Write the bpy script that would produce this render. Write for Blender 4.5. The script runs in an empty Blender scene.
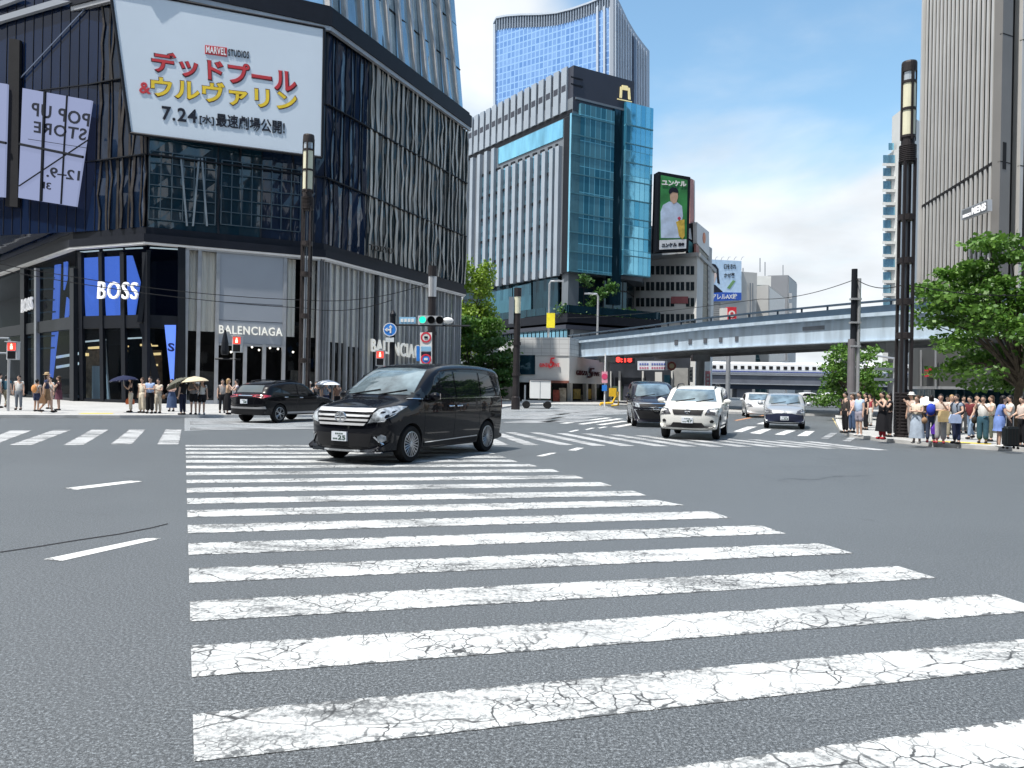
import bpy, bmesh, math, random
from math import sin, cos, tan, radians as R, pi, sqrt, atan2
from mathutils import Vector, Matrix, Euler
from mathutils.bvhtree import BVHTree
random.seed(7)
S = bpy.context.scene
COL = S.collection

# ------------------------------------------------ camera
F = 769.0; CH = 1.65; HC = 385.5; ROLL = R(1.1)
cd = bpy.data.cameras.new('camera'); cam = bpy.data.objects.new('camera', cd); COL.objects.link(cam)
cd.sensor_width = 36.0; cd.lens = F * 36.0 / 1024.0; cd.shift_y = (HC - 384.0) / 1024.0
cd.clip_start = 0.1; cd.clip_end = 3000
cam.location = (0, 0, CH); cam.rotation_euler = (Matrix.Rotation(pi / 2, 3, 'X') @ Matrix.Rotation(ROLL, 3, 'Z')).to_euler()
S.camera = cam

# ------------------------------------------------ world and sun
SUN_EL, SUN_AZ = R(66), R(232)            # azimuth clockwise from +Y
W = bpy.data.worlds.new('World'); S.world = W; W.use_nodes = True
wn = W.node_tree; wn.nodes.clear(); wl = wn.links
def wnode(t, **k):
    n = wn.nodes.new(t)
    for a, b in k.items(): setattr(n, a, b)
    return n
sky = wnode('ShaderNodeTexSky', sky_type='NISHITA', sun_disc=False, sun_elevation=SUN_EL, sun_rotation=SUN_AZ, air_density=1.2, dust_density=0.4, ozone_density=2.0)
tc = wnode('ShaderNodeTexCoord'); sx = wnode('ShaderNodeSeparateXYZ'); wl.new(tc.outputs['Generated'], sx.inputs[0])
def wm(op, a, b=None, c=None, clamp=False):
    n = wnode('ShaderNodeMath', operation=op, use_clamp=clamp)
    for i, v in enumerate((a, b, c)):
        if v is None: continue
        if isinstance(v, (int, float)): n.inputs[i].default_value = v
        else: wl.new(v, n.inputs[i])
    return n.outputs[0]
den = wm('ADD', wm('MAXIMUM', sx.outputs['Z'], 0.0), 0.22)
cx = wm('DIVIDE', sx.outputs['X'], den); cy = wm('DIVIDE', sx.outputs['Y'], den)
cv = wnode('ShaderNodeCombineXYZ'); wl.new(cx, cv.inputs[0]); wl.new(cy, cv.inputs[1]); cv.inputs[2].default_value = 3.4
nz = wnode('ShaderNodeTexNoise'); nz.inputs['Scale'].default_value = 1.15; nz.inputs['Detail'].default_value = 7; nz.inputs['Roughness'].default_value = .52; nz.inputs['Distortion'].default_value = .25
wl.new(cv.outputs[0], nz.inputs['Vector'])
# more cloud low down and to the left
low = wm('MULTIPLY', wm('SUBTRACT', 0.335, sx.outputs['Z']), 2.4)
left = wm('MULTIPLY', wm('SUBTRACT', 0.13, sx.outputs['X']), 2.0)
lmx = wm('MAXIMUM', wm('MAXIMUM', low, left), 0.0)
cm = wm('ADD', wm('MULTIPLY', nz.outputs['Fac'], 0.66), wm('MINIMUM', lmx, 0.27))
mr = wnode('ShaderNodeMapRange', interpolation_type='SMOOTHSTEP'); wl.new(cm, mr.inputs[0]); mr.inputs[1].default_value = .40; mr.inputs[2].default_value = .60; mr.inputs[3].default_value = .0
n2 = wnode('ShaderNodeTexNoise'); n2.inputs['Scale'].default_value = 2.6; n2.inputs['Detail'].default_value = 5; wl.new(cv.outputs[0], n2.inputs['Vector'])
cr = wnode('ShaderNodeMapRange'); wl.new(n2.outputs['Fac'], cr.inputs[0]); cr.inputs[1].default_value = .3; cr.inputs[2].default_value = .7; cr.inputs[3].default_value = 5.0; cr.inputs[4].default_value = 6.8
cc = wnode('ShaderNodeMix', data_type='RGBA', blend_type='MULTIPLY'); cc.inputs['Factor'].default_value = 1; cc.inputs['A'].default_value = (.90, .95, 1.0, 1); wl.new(cr.outputs[0], cc.inputs['B'])
mx = wnode('ShaderNodeMix', data_type='RGBA'); wl.new(mr.outputs[0], mx.inputs['Factor']); tn = wnode('ShaderNodeMix', data_type='RGBA', blend_type='MULTIPLY'); tn.inputs['Factor'].default_value = 1; tn.inputs['B'].default_value = (1.12, 1.28, 1.22, 1); wl.new(sky.outputs[0], tn.inputs['A']); wl.new(tn.outputs['Result'], mx.inputs['A']); wl.new(cc.outputs['Result'], mx.inputs['B'])
bg = wnode('ShaderNodeBackground'); bg.inputs['Strength'].default_value = 0.105; wl.new(mx.outputs['Result'], bg.inputs[0])
wo = wnode('ShaderNodeOutputWorld'); wl.new(bg.outputs[0], wo.inputs[0])

ld = bpy.data.lights.new('sun', 'SUN'); ld.energy = 4.0; ld.angle = R(0.8); ld.color = (1, .96, .90)
sun = bpy.data.objects.new('sun', ld); COL.objects.link(sun)
sdir = Vector((sin(SUN_AZ) * cos(SUN_EL), cos(SUN_AZ) * cos(SUN_EL), sin(SUN_EL)))
sun.rotation_euler = sdir.to_track_quat('Z', 'Y').to_euler(); sun.location = (20, -30, 80)
S.view_settings.view_transform = 'Standard'; S.view_settings.look = 'None'; S.view_settings.gamma = 1; S.view_settings.use_curve_mapping = False
S.view_settings.exposure = 0.72
S.render.engine = 'CYCLES'
S.cycles.use_denoising = True; S.cycles.max_bounces = 8; S.cycles.transparent_max_bounces = 12; S.cycles.caustics_reflective = False; S.cycles.caustics_refractive = False
S.cycles.sample_clamp_indirect = 6

# ------------------------------------------------ pixel to place
def ray(px, py):
    u = px - 512.0; v = HC - py
    return (u * cos(ROLL) - v * sin(ROLL)) / F, (u * sin(ROLL) + v * cos(ROLL)) / F
def G(px, py, z=0.0):                     # ground point seen at a pixel
    a, b = ray(px, py); t = (z - CH) / b
    return Vector((a * t, t, z))
def at(px, py, Y):                        # point seen at a pixel at depth Y
    a, b = ray(px, py)
    return Vector((a * Y, Y, CH + b * Y))
def xz(px, py, Y): p = at(px, py, Y); return p.x, p.z
def pl(px, Y, py=385.5): p = at(px, py, Y); return (p.x, p.y)

# ------------------------------------------------ materials
MATS = {}
def nodes(name):
    m = bpy.data.materials.new(name); m.use_nodes = True
    nt = m.node_tree; nt.nodes.clear()
    o = nt.nodes.new('ShaderNodeOutputMaterial'); b = nt.nodes.new('ShaderNodeBsdfPrincipled')
    nt.links.new(b.outputs[0], o.inputs[0])
    return m, nt, b, o
def rgba(c): return (c[0], c[1], c[2], 1)
def noise(nt, scale, detail=4, coord='Object', mapping=None, rough=.55, dist=0):
    t = nt.nodes.new('ShaderNodeTexCoord'); n = nt.nodes.new('ShaderNodeTexNoise')
    n.inputs['Scale'].default_value = scale; n.inputs['Detail'].default_value = detail; n.inputs['Roughness'].default_value = rough; n.inputs['Distortion'].default_value = dist
    if mapping:
        mp = nt.nodes.new('ShaderNodeMapping'); mp.inputs['Scale'].default_value = mapping
        nt.links.new(t.outputs[coord], mp.inputs[0]); nt.links.new(mp.outputs[0], n.inputs['Vector'])
    else: nt.links.new(t.outputs[coord], n.inputs['Vector'])
    return n.outputs['Fac']
def ramp(nt, fac, stops):
    r = nt.nodes.new('ShaderNodeValToRGB'); e = r.color_ramp.elements
    while len(e) < len(stops): e.new(.5)
    for i, (p, c) in enumerate(stops):
        e[i].position = p; e[i].color = rgba(c) if not isinstance(c, (int, float)) else (c, c, c, 1)
    nt.links.new(fac, r.inputs[0]); return r.outputs[0]
def mixc(nt, fac, a, b, blend='MIX'):
    m = nt.nodes.new('ShaderNodeMix'); m.data_type = 'RGBA'; m.blend_type = blend
    for s, v in (('Factor', fac), ('A', a), ('B', b)):
        if isinstance(v, (int, float)): m.inputs[s].default_value = v
        elif isinstance(v, tuple): m.inputs[s].default_value = rgba(v)
        else: nt.links.new(v, m.inputs[s])
    return m.outputs['Result']
def bump(nt, b, h, strength=.3, dist=.02):
    n = nt.nodes.new('ShaderNodeBump'); n.inputs['Strength'].default_value = strength; n.inputs['Distance'].default_value = dist
    nt.links.new(h, n.inputs['Height']); nt.links.new(n.outputs[0], b.inputs['Normal'])
def mat(name, col, rough=.5, metal=0, var=.12, scale=1.5, bmp=0, emit=0, spec=.5, coat=0, mapping=None, ecol=None):
    if name in MATS: return MATS[name]
    m, nt, b, o = nodes(name)
    f = noise(nt, scale, 4, 'Object', mapping)
    c = ramp(nt, f, [(.3, tuple(x * (1 - var) for x in col)), (.7, tuple(min(1, x * (1 + var)) for x in col))])
    nt.links.new(c, b.inputs['Base Color'])
    b.inputs['Roughness'].default_value = rough; b.inputs['Metallic'].default_value = metal
    b.inputs['Specular IOR Level'].default_value = spec if (max(col) > .06 or spec != .5) else .22; b.inputs['Coat Weight'].default_value = coat; b.inputs['Coat Roughness'].default_value = .03
    if bmp: bump(nt, b, noise(nt, scale * 6, 3), bmp, .01)
    if emit:
        b.inputs['Emission Color'].default_value = rgba(ecol or col); b.inputs['Emission Strength'].default_value = emit
    MATS[name] = m; return m
def glass_wall(name, col, metal=.6, rough=.04, wob=.12, wscale=.35, mapping=(1, 1, .25), spec=.5):   # coated facade glass
    if name in MATS: return MATS[name]
    m, nt, b, o = nodes(name)
    f = noise(nt, .5, 3, 'Object', mapping)
    c = ramp(nt, f, [(.35, tuple(x * .75 for x in col)), (.65, tuple(min(1, x * 1.2) for x in col))])
    nt.links.new(c, b.inputs['Base Color']); b.inputs['Metallic'].default_value = metal; b.inputs['Roughness'].default_value = rough
    b.inputs['Specular IOR Level'].default_value = spec
    bump(nt, b, noise(nt, wscale, 2, 'Object', mapping), wob, .5)
    MATS[name] = m; return m
def clear_glass(name, tint=(.8, .88, .9), refl=1.0):
    if name in MATS: return MATS[name]
    m = bpy.data.materials.new(name); m.use_nodes = True; nt = m.node_tree; nt.nodes.clear()
    o = nt.nodes.new('ShaderNodeOutputMaterial'); t = nt.nodes.new('ShaderNodeBsdfTransparent'); g = nt.nodes.new('ShaderNodeBsdfGlossy')
    t.inputs[0].default_value = rgba(tint); g.inputs['Roughness'].default_value = .02; g.inputs[0].default_value = (refl, refl, refl, 1)
    fr = nt.nodes.new('ShaderNodeFresnel'); fr.inputs[0].default_value = 1.5
    mx = nt.nodes.new('ShaderNodeMixShader'); ge = nt.nodes.new('ShaderNodeNewGeometry'); mu = nt.nodes.new('ShaderNodeMath'); mu.operation = 'MULTIPLY_ADD'; mu.inputs[1].default_value = -1; mu.inputs[2].default_value = 1; nt.links.new(ge.outputs['Backfacing'], mu.inputs[0]); m2 = nt.nodes.new('ShaderNodeMath'); m2.operation = 'MULTIPLY'; nt.links.new(mu.outputs[0], m2.inputs[0]); nt.links.new(fr.outputs[0], m2.inputs[1]); nt.links.new(m2.outputs[0], mx.inputs[0]); nt.links.new(t.outputs[0], mx.inputs[1]); nt.links.new(g.outputs[0], mx.inputs[2]); nt.links.new(mx.outputs[0], o.inputs[0])
    MATS[name] = m; return m
def grid_mat(name, cell, line, bw, bh, mortar=.06, rough=.15, metal=.4, var=.3, cell2=None):   # window grid laid out in metres along the wall
    if name in MATS: return MATS[name]
    m, nt, b, o = nodes(name)
    t = nt.nodes.new('ShaderNodeUVMap'); br = nt.nodes.new('ShaderNodeTexBrick'); br.offset = 0; br.squash = 1
    nt.links.new(t.outputs[0], br.inputs['Vector'])
    br.inputs['Scale'].default_value = 1; br.inputs['Brick Width'].default_value = bw; br.inputs['Row Height'].default_value = bh
    br.inputs['Mortar Size'].default_value = mortar; br.inputs['Mortar Smooth'].default_value = .1; br.inputs['Bias'].default_value = 0
    c2 = cell2 or tuple(x * (1 - var) for x in cell)
    br.inputs['Color1'].default_value = rgba(cell); br.inputs['Color2'].default_value = rgba(c2); br.inputs['Mortar'].default_value = rgba(line)
    nt.links.new(br.outputs['Color'], b.inputs['Base Color'])
    mr_ = nt.nodes.new('ShaderNodeMapRange'); nt.links.new(br.outputs['Fac'], mr_.inputs[0]); mr_.inputs[3].default_value = rough; mr_.inputs[4].default_value = .6
    nt.links.new(mr_.outputs[0], b.inputs['Roughness'])
    mt = nt.nodes.new('ShaderNodeMapRange'); nt.links.new(br.outputs['Fac'], mt.inputs[0]); mt.inputs[3].default_value = metal; mt.inputs[4].default_value = 0
    nt.links.new(mt.outputs[0], b.inputs['Metallic'])
    bump(nt, b, noise(nt, .3, 2), .06, .4)
    MATS[name] = m; return m

# ------------------------------------------------ objects
def link(o): COL.objects.link(o); return o
def tag(o, label=None, cat=None, group=None, kind=None):
    if label: o['label'] = label
    if cat: o['category'] = cat
    if group: o['group'] = group
    if kind: o['kind'] = kind
    return o
def thing(name, label, cat, loc=(0, 0, 0), rz=0, group=None):
    o = bpy.data.objects.new(name, None); link(o); o.empty_display_size = .3
    o.location = loc; o.rotation_euler = (0, 0, rz)
    return tag(o, label, cat, group)
def root_of(o):
    while o.parent: o = o.parent
    return o
class Wall:                               # a vertical plane between two plan points
    def __init__(s, p0, p1):
        s.p = Vector((p0[0], p0[1], 0)); d = Vector((p1[0] - p0[0], p1[1] - p0[1], 0)); s.L = d.length; s.d = d.normalized(); s.n = Vector((s.d.y, -s.d.x, 0))
    def pt(s, a, z, o=0): q = s.p + s.d * a + s.n * o; return Vector((q.x, q.y, z))
    def hit(s, px, py, o=0):
        a, b = ray(px, py); r = Vector((a, 1, 0)); q = s.p + s.n * o
        t = q.dot(s.n) / r.dot(s.n)
        h = r * t - q
        return h.dot(s.d), CH + b * t
    def hits(s, pts, o=0): return [s.hit(x, y, o) for x, y in pts]
class MB:
    def __init__(s): s.v = []; s.f = []; s.u = []; s.m = []
    def add(s, vs, fs, uv=None, mi=0):
        k = len(s.v); s.v += [tuple(x) for x in vs]; s.u += list(uv) if uv else [(x[0] + x[1], x[2]) for x in vs]
        s.f += [tuple(i + k for i in f) for f in fs]; s.m += [mi] * len(fs); return s
    def prism(s, w, pts, o0, o1, mi=0):   # outline (s,z) on a wall, from offset o0 to o1
        n = len(pts); ar = sum(pts[i][0] * pts[(i + 1) % n][1] - pts[(i + 1) % n][0] * pts[i][1] for i in range(n))
        if ar < 0: pts = pts[::-1]
        if o1 < o0: o0, o1 = o1, o0
        vs = [w.pt(a, z, o0) for a, z in pts] + [w.pt(a, z, o1) for a, z in pts]
        fs = [tuple(range(n, 2 * n)), tuple(range(n - 1, -1, -1))] + [(i, (i + 1) % n, n + (i + 1) % n, n + i) for i in range(n)]
        return s.add(vs, fs, list(pts) * 2, mi)
    def wbox(s, w, a0, a1, z0, z1, o0, o1, mi=0): return s.prism(w, [(a0, z0), (a1, z0), (a1, z1), (a0, z1)], o0, o1, mi)
    def pxprism(s, w, pp, o0, o1, mi=0): return s.prism(w, w.hits(pp, o1), o0, o1, mi)
    def box(s, x0, x1, y0, y1, z0, z1, mi=0):
        vs = [(x0, y0, z0), (x1, y0, z0), (x1, y1, z0), (x0, y1, z0), (x0, y0, z1), (x1, y0, z1), (x1, y1, z1), (x0, y1, z1)]
        return s.add(vs, [(3, 2, 1, 0), (4, 5, 6, 7), (0, 1, 5, 4), (1, 2, 6, 5), (2, 3, 7, 6), (3, 0, 4, 7)], None, mi)
    def slab(s, poly, z0, z1, mi=0):      # plan outline, ccw
        n = len(poly); ar = sum(poly[i][0] * poly[(i + 1) % n][1] - poly[(i + 1) % n][0] * poly[i][1] for i in range(n))
        if ar < 0: poly = poly[::-1]
        per = [0]
        for i in range(n - 1): per.append(per[-1] + math.dist(poly[i][:2], poly[i + 1][:2]))
        vs = [(p[0], p[1], z0) for p in poly] + [(p[0], p[1], z1) for p in poly]
        fs = [tuple(range(n, 2 * n)), tuple(range(n - 1, -1, -1))] + [(i, (i + 1) % n, n + (i + 1) % n, n + i) for i in range(n)]
        return s.add(vs, fs, [(a, z0) for a in per] + [(a, z1) for a in per], mi)
    def tube(s, pts, rad, n=8, mi=0, cap=True):
        pts = [Vector(p) for p in pts]
        if isinstance(rad, (int, float)): rad = [rad] * len(pts)
        vs = []; fs = []; up = None
        for i, p in enumerate(pts):
            t = (pts[min(i + 1, len(pts) - 1)] - pts[max(i - 1, 0)]).normalized()
            if up is None:
                up = Vector((0, 0, 1)) if abs(t.z) < .9 else Vector((1, 0, 0))
            x = up.cross(t)
            if x.length < 1e-6: x = Vector((1, 0, 0)).cross(t)
            x.normalize(); y = t.cross(x).normalized(); up = y.cross(t) * -1 if False else up
            for k in range(n):
                a = 2 * pi * k / n; vs.append(p + (x * cos(a) + y * sin(a)) * rad[i])
        for i in range(len(pts) - 1):
            for k in range(n):
                fs.append((i * n + k, i * n + (k + 1) % n, (i + 1) * n + (k + 1) % n, (i + 1) * n + k))
        if cap: fs.append(tuple(range(n - 1, -1, -1))); fs.append(tuple(range((len(pts) - 1) * n, len(pts) * n)))
        return s.add(vs, fs, None, mi)
    def lathe(s, prof, c=(0, 0, 0), n=16, mi=0, M=None):
        vs = []; fs = []
        for r, z in prof:
            for k in range(n):
                a = 2 * pi * k / n; p = Vector((r * cos(a), r * sin(a), z))
                if M: p = M @ p
                vs.append(p + Vector(c))
        for i in range(len(prof) - 1):
            for k in range(n): fs.append((i * n + k, i * n + (k + 1) % n, (i + 1) * n + (k + 1) % n, (i + 1) * n + k))
        m = len(prof) - 1
        if m > 1 and abs(prof[0][1] - prof[-1][1]) < 1e-6:   # a ring: join its ends instead of capping
            for k in range(n): fs.append((m * n + k, m * n + (k + 1) % n, (k + 1) % n, k))
        else: fs.append(tuple(range(n - 1, -1, -1))); fs.append(tuple(range(m * n, (m + 1) * n)))
        return s.add(vs, fs, None, mi)
    def ell(s, c, r, n=10, m=7, mi=0, rot=None):
        prof = []
        vs = []; fs = []
        for i in range(m + 1):
            th = pi * i / m
            for k in range(n):
                a = 2 * pi * k / n; p = Vector((r[0] * sin(th) * cos(a), r[1] * sin(th) * sin(a), -r[2] * cos(th)))
                if rot: p = rot @ p
                vs.append(p + Vector(c))
        for i in range(m):
            for k in range(n): fs.append((i * n + k, i * n + (k + 1) % n, (i + 1) * n + (k + 1) % n, (i + 1) * n + k))
        return s.add(vs, fs, None, mi)
    def mesh(s, name, mats, off=(0, 0, 0), smooth=False, sharp=None):
        me = bpy.data.meshes.new(name); ox, oy, oz = off
        me.from_pydata([(x - ox, y - oy, z - oz) for x, y, z in s.v], [], s.f)
        for m in (mats if isinstance(mats, (list, tuple)) else [mats]): me.materials.append(m)
        uv = me.uv_layers.new(name='UVMap')
        li = [0] * len(me.loops); me.loops.foreach_get('vertex_index', li)
        fl = []
        for i in li: fl += [s.u[i][0], s.u[i][1]]
        uv.data.foreach_set('uv', fl)
        if any(s.m): me.polygons.foreach_set('material_index', s.m)
        if smooth:
            me.polygons.foreach_set('use_smooth', [True] * len(me.polygons))
            me.set_sharp_from_angle(angle=sharp or R(40))
        me.update(); return me
    def build(s, name, mats, parent=None, smooth=False, local=False, sharp=None, base=None):
        off = (0, 0, 0)
        if parent is not None and not local: off = tuple(root_of(parent).location)
        if parent is None and base is not None: off = base
        me = s.mesh(name, mats, off, smooth, sharp)
        o = bpy.data.objects.new(name, me); link(o)
        if parent is not None: o.parent = parent
        elif base is not None: o.location = base
        return o
def struct(name, mb, m, **k): return tag(mb.build(name, m, **k), kind='structure')
def copy_tree(o, parent=None):
    c = o.copy(); COL.objects.link(c); c.parent = parent
    for ch in list(o.children): copy_tree(ch, c)
    return c

_tc = {}
def text_curve(txt, bold=0.0):
    key = (txt, bold)
    if key in _tc: return _tc[key]
    cu = bpy.data.curves.new('lettering', 'FONT'); cu.body = txt; cu.size = 1; cu.offset = bold; cu.space_character = 1.12 if txt.isascii() and len(txt) > 3 else 1.0; cu.resolution_u = 3
    ob = bpy.data.objects.new('lettering', cu); COL.objects.link(ob)
    dg = bpy.context.evaluated_depsgraph_get(); me = bpy.data.meshes.new_from_object(ob.evaluated_get(dg))
    vs = [v.co.copy() for v in me.vertices]; fs = [tuple(p.vertices) for p in me.polygons]
    bpy.data.objects.remove(ob); bpy.data.meshes.remove(me)
    x0 = min(v.x for v in vs); x1 = max(v.x for v in vs); y0 = min(v.y for v in vs); y1 = max(v.y for v in vs)
    vs = [((v.x - x0) / (x1 - x0), (v.y - y0) / (y1 - y0)) for v in vs]
    _tc[key] = (vs, fs); return _tc[key]
def solid2d(mb, vs, fs, fn, thick, mi=0):   # 2D mesh -> thick letters, fn(u,v,o) gives the point
    k = len(vs); P = [fn(u, v, thick) for u, v in vs] + [fn(u, v, 0) for u, v in vs]
    ec = {}
    for f in fs:
        for i in range(len(f)):
            e = (f[i], f[(i + 1) % len(f)]); ec[e] = 1
    sides = [(a, b, b + k, a + k) for (a, b) in ec if (b, a) not in ec]
    return mb.add(P, [tuple(f) for f in fs] + [(d, c, b, a) for a, b, c, d in sides], None, mi)
def wall_text(mb, w, txt, quad, o, thick=.05, bold=.01, mirror=False, shear=0):   # quad: 4 (s,z): BL BR TR TL
    vs, fs = text_curve(txt, bold)
    BL, BR, TR, TL = quad
    def fn(u, v, t):
        if mirror: u = 1 - u
        a = (1 - u) * (1 - v) * BL[0] + u * (1 - v) * BR[0] + u * v * TR[0] + (1 - u) * v * TL[0]
        z = (1 - u) * (1 - v) * BL[1] + u * (1 - v) * BR[1] + u * v * TR[1] + (1 - u) * v * TL[1]
        return w.pt(a, z, o + t)
    if mirror: fs = [tuple(reversed(f)) for f in fs]
    return solid2d(mb, vs, fs, fn, thick)

# ================================================ GROUND
def asphalt(name, base, light):
    m, nt, b, o = nodes(name)
    big = noise(nt, .09, 5, rough=.6, dist=.6); mid = noise(nt, .8, 4); fine = noise(nt, 54, 4, rough=.95); grit = noise(nt, 130, 2, rough=.7)
    c0 = ramp(nt, big, [(.3, tuple(x * .76 for x in base)), (.7, tuple(x * 1.2 for x in base))])
    c1 = mixc(nt, ramp(nt, mid, [(.35, 0), (.75, .35)]), c0, light)
    c2 = mixc(nt, ramp(nt, fine, [(.40, 1), (.49, 0)]), c1, tuple(x * .25 for x in base))
    c3 = mixc(nt, ramp(nt, fine, [(.53, 0), (.62, 1)]), c2, tuple(min(1, x * 3.8) for x in base))
    c4 = mixc(nt, ramp(nt, grit, [(.60, 0), (.68, .9)]), c3, tuple(min(1, x * 3.6) for x in base))
    # cracks and rubber
    t = nt.nodes.new('ShaderNodeTexCoord'); v = nt.nodes.new('ShaderNodeTexVoronoi'); v.feature = 'DISTANCE_TO_EDGE'; v.inputs['Scale'].default_value = .16
    ds = nt.nodes.new('ShaderNodeTexNoise'); ds.inputs['Scale'].default_value = 1.3; ds.inputs['Detail'].default_value = 6
    nt.links.new(t.outputs['Object'], ds.inputs['Vector'])
    va = nt.nodes.new('ShaderNodeVectorMath'); va.operation = 'MULTIPLY_ADD'; va.inputs[1].default_value = (.9, .9, 0)
    nt.links.new(ds.outputs['Color'], va.inputs[0]); nt.links.new(t.outputs['Object'], va.inputs[2]); nt.links.new(va.outputs[0], v.inputs['Vector'])
    ck = ramp(nt, v.outputs['Distance'], [(.0015, .75), (.0035, 0)])
    gate = ramp(nt, noise(nt, .22, 2), [(.5, 0), (.6, 1)])
    mm = nt.nodes.new('ShaderNodeMath'); mm.operation = 'MULTIPLY'; nt.links.new(ck, mm.inputs[0]); nt.links.new(gate, mm.inputs[1])
    c5 = mixc(nt, mm.outputs[0], c4, (.012, .012, .014))
    nt.links.new(c5, b.inputs['Base Color']); b.inputs['Roughness'].default_value = .62; b.inputs['Specular IOR Level'].default_value = .5; b.inputs['Sheen Weight'].default_value = .38; b.inputs['Sheen Roughness'].default_value = .35; b.inputs['Sheen Tint'].default_value = (.85, .94, 1, 1)
    bump(nt, b, fine, .5, .004)
    return m
M_asph = asphalt('asphalt', (.072, .079, .085), (.10, .108, .115))
M_asph2 = asphalt('asphalt_pale', (.21, .222, .23), (.26, .27, .28))

def paint_mat(name, col, wear=.5, crack=True, under=(.075, .081, .086)):
    m, nt, b, o = nodes(name)
    t = nt.nodes.new('ShaderNodeTexCoord')
    wr = noise(nt, 1.1, 7, 'Object', (.55, 1.6, 1), rough=.72, dist=.4); sp = noise(nt, 26, 4, rough=.75)
    ad = nt.nodes.new('ShaderNodeMath'); ad.operation = 'ADD'; nt.links.new(wr, ad.inputs[0])
    s2 = nt.nodes.new('ShaderNodeMath'); s2.operation = 'MULTIPLY'; nt.links.new(sp, s2.inputs[0]); s2.inputs[1].default_value = .62; nt.links.new(s2.outputs[0], ad.inputs[1])
    mask = ramp(nt, ad.outputs[0], [(.93 - .2 * wear * .35 - .08, 0), (1.04 - .2 * wear * .35 - .04, .85)])
    c = mixc(nt, noise(nt, 2.2, 4), tuple(x * .9 for x in col), col)
    c = mixc(nt, mask, c, under)
    if crack:
        for sc, lo, hi, g0 in ((7, .015, .036, .45), (15, .022, .055, .49), (1.5, .005, .011, .44)):
            v = nt.nodes.new('ShaderNodeTexVoronoi'); v.feature = 'DISTANCE_TO_EDGE'; v.inputs['Scale'].default_value = sc
            d = nt.nodes.new('ShaderNodeTexNoise'); d.inputs['Scale'].default_value = sc * 1.6; d.inputs['Detail'].default_value = 4; nt.links.new(t.outputs['Object'], d.inputs['Vector'])
            va = nt.nodes.new('ShaderNodeVectorMath'); va.operation = 'MULTIPLY_ADD'; va.inputs[1].default_value = (.5 / sc, .5 / sc, 0)
            nt.links.new(d.outputs['Color'], va.inputs[0]); nt.links.new(t.outputs['Object'], va.inputs[2]); nt.links.new(va.outputs[0], v.inputs['Vector'])
            ck = ramp(nt, v.outputs['Distance'], [(lo, .95), (hi, 0)])
            gate = ramp(nt, noise(nt, .9 + sc * .07, 3), [(g0, 0), (g0 + .14, 1)])
            mm = nt.nodes.new('ShaderNodeMath'); mm.operation = 'MULTIPLY'; nt.links.new(ck, mm.inputs[0]); nt.links.new(gate, mm.inputs[1])
            c = mixc(nt, mm.outputs[0], c, (.035, .037, .04))
    # chipped edges: distance across the stripe (uv y) against noise
    uvn = nt.nodes.new('ShaderNodeUVMap'); sp3 = nt.nodes.new('ShaderNodeSeparateXYZ'); nt.links.new(uvn.outputs[0], sp3.inputs[0])
    def mth(op, x, y=None):
        n_ = nt.nodes.new('ShaderNodeMath'); n_.operation = op
        for i_, v_ in enumerate((x, y)):
            if v_ is None: continue
            if isinstance(v_, (int, float)): n_.inputs[i_].default_value = v_
            else: nt.links.new(v_, n_.inputs[i_])
        return n_.outputs[0]
    ed = mth('MINIMUM', sp3.outputs['Y'], mth('SUBTRACT', 1.0, sp3.outputs['Y']))
    ch = mth('SUBTRACT', mth('MULTIPLY', mth('SUBTRACT', noise(nt, 9, 6, rough=.75), .47), .9), ed)
    c = mixc(nt, ramp(nt, ch, [(.0, 0), (.03, .9)]), c, under)
    track = mth('MULTIPLY', mth('SUBTRACT', noise(nt, .55, 3), .50), 3.2)
    grime = mth('MULTIPLY', mth('MAXIMUM', track, 0.0), noise(nt, 14, 4, rough=.8))
    c = mixc(nt, ramp(nt, grime, [(.10, 0), (.45, .6)]), c, tuple(x * 1.5 for x in under))
    nt.links.new(c, b.inputs['Base Color']); b.inputs['Roughness'].default_value = .7
    bump(nt, b, sp, .3, .004)
    return m
M_paint = paint_mat('road_paint', (.53, .545, .545), .55)
M_paint2 = paint_mat('road_paint_far', (.44, .45, .455), 1.0, False)
M_paint3 = paint_mat('road_paint_faded', (.36, .375, .39), 1.4, False)
M_paintc = paint_mat('road_paint_fresh', (.64, .65, .64), -1.0, False)
M_pave = None
def paving(name, col, bw, bh):
    m, nt, b, o = nodes(name)
    t = nt.nodes.new('ShaderNodeTexCoord'); br = nt.nodes.new('ShaderNodeTexBrick'); nt.links.new(t.outputs['Object'], br.inputs['Vector'])
    br.inputs['Scale'].default_value = 1; br.inputs['Brick Width'].default_value = bw; br.inputs['Row Height'].default_value = bh; br.inputs['Mortar Size'].default_value = .012
    br.inputs['Color1'].default_value = rgba(col); br.inputs['Color2'].default_value = rgba(tuple(x * .86 for x in col)); br.inputs['Mortar'].default_value = rgba(tuple(x * .5 for x in col))
    c = mixc(nt, ramp(nt, noise(nt, .5, 5), [(.4, 0), (.75, .45)]), br.outputs['Color'], tuple(x * .62 for x in col))
    nt.links.new(c, b.inputs['Base Color']); b.inputs['Roughness'].default_value = .75
    return m
M_pave = paving('sidewalk_paving', (.46, .46, .45), .6, .3)
M_kerb = mat('kerb_stone', (.48, .48, .47), .8, var=.2, scale=2)

N = 60; g = MB()
g.add([(-700, -80, 0), (700, -80, 0), (700, 1200, 0), (-700, 1200, 0)], [(0, 1, 2, 3)])
struct('road', g, M_asph)

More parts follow.
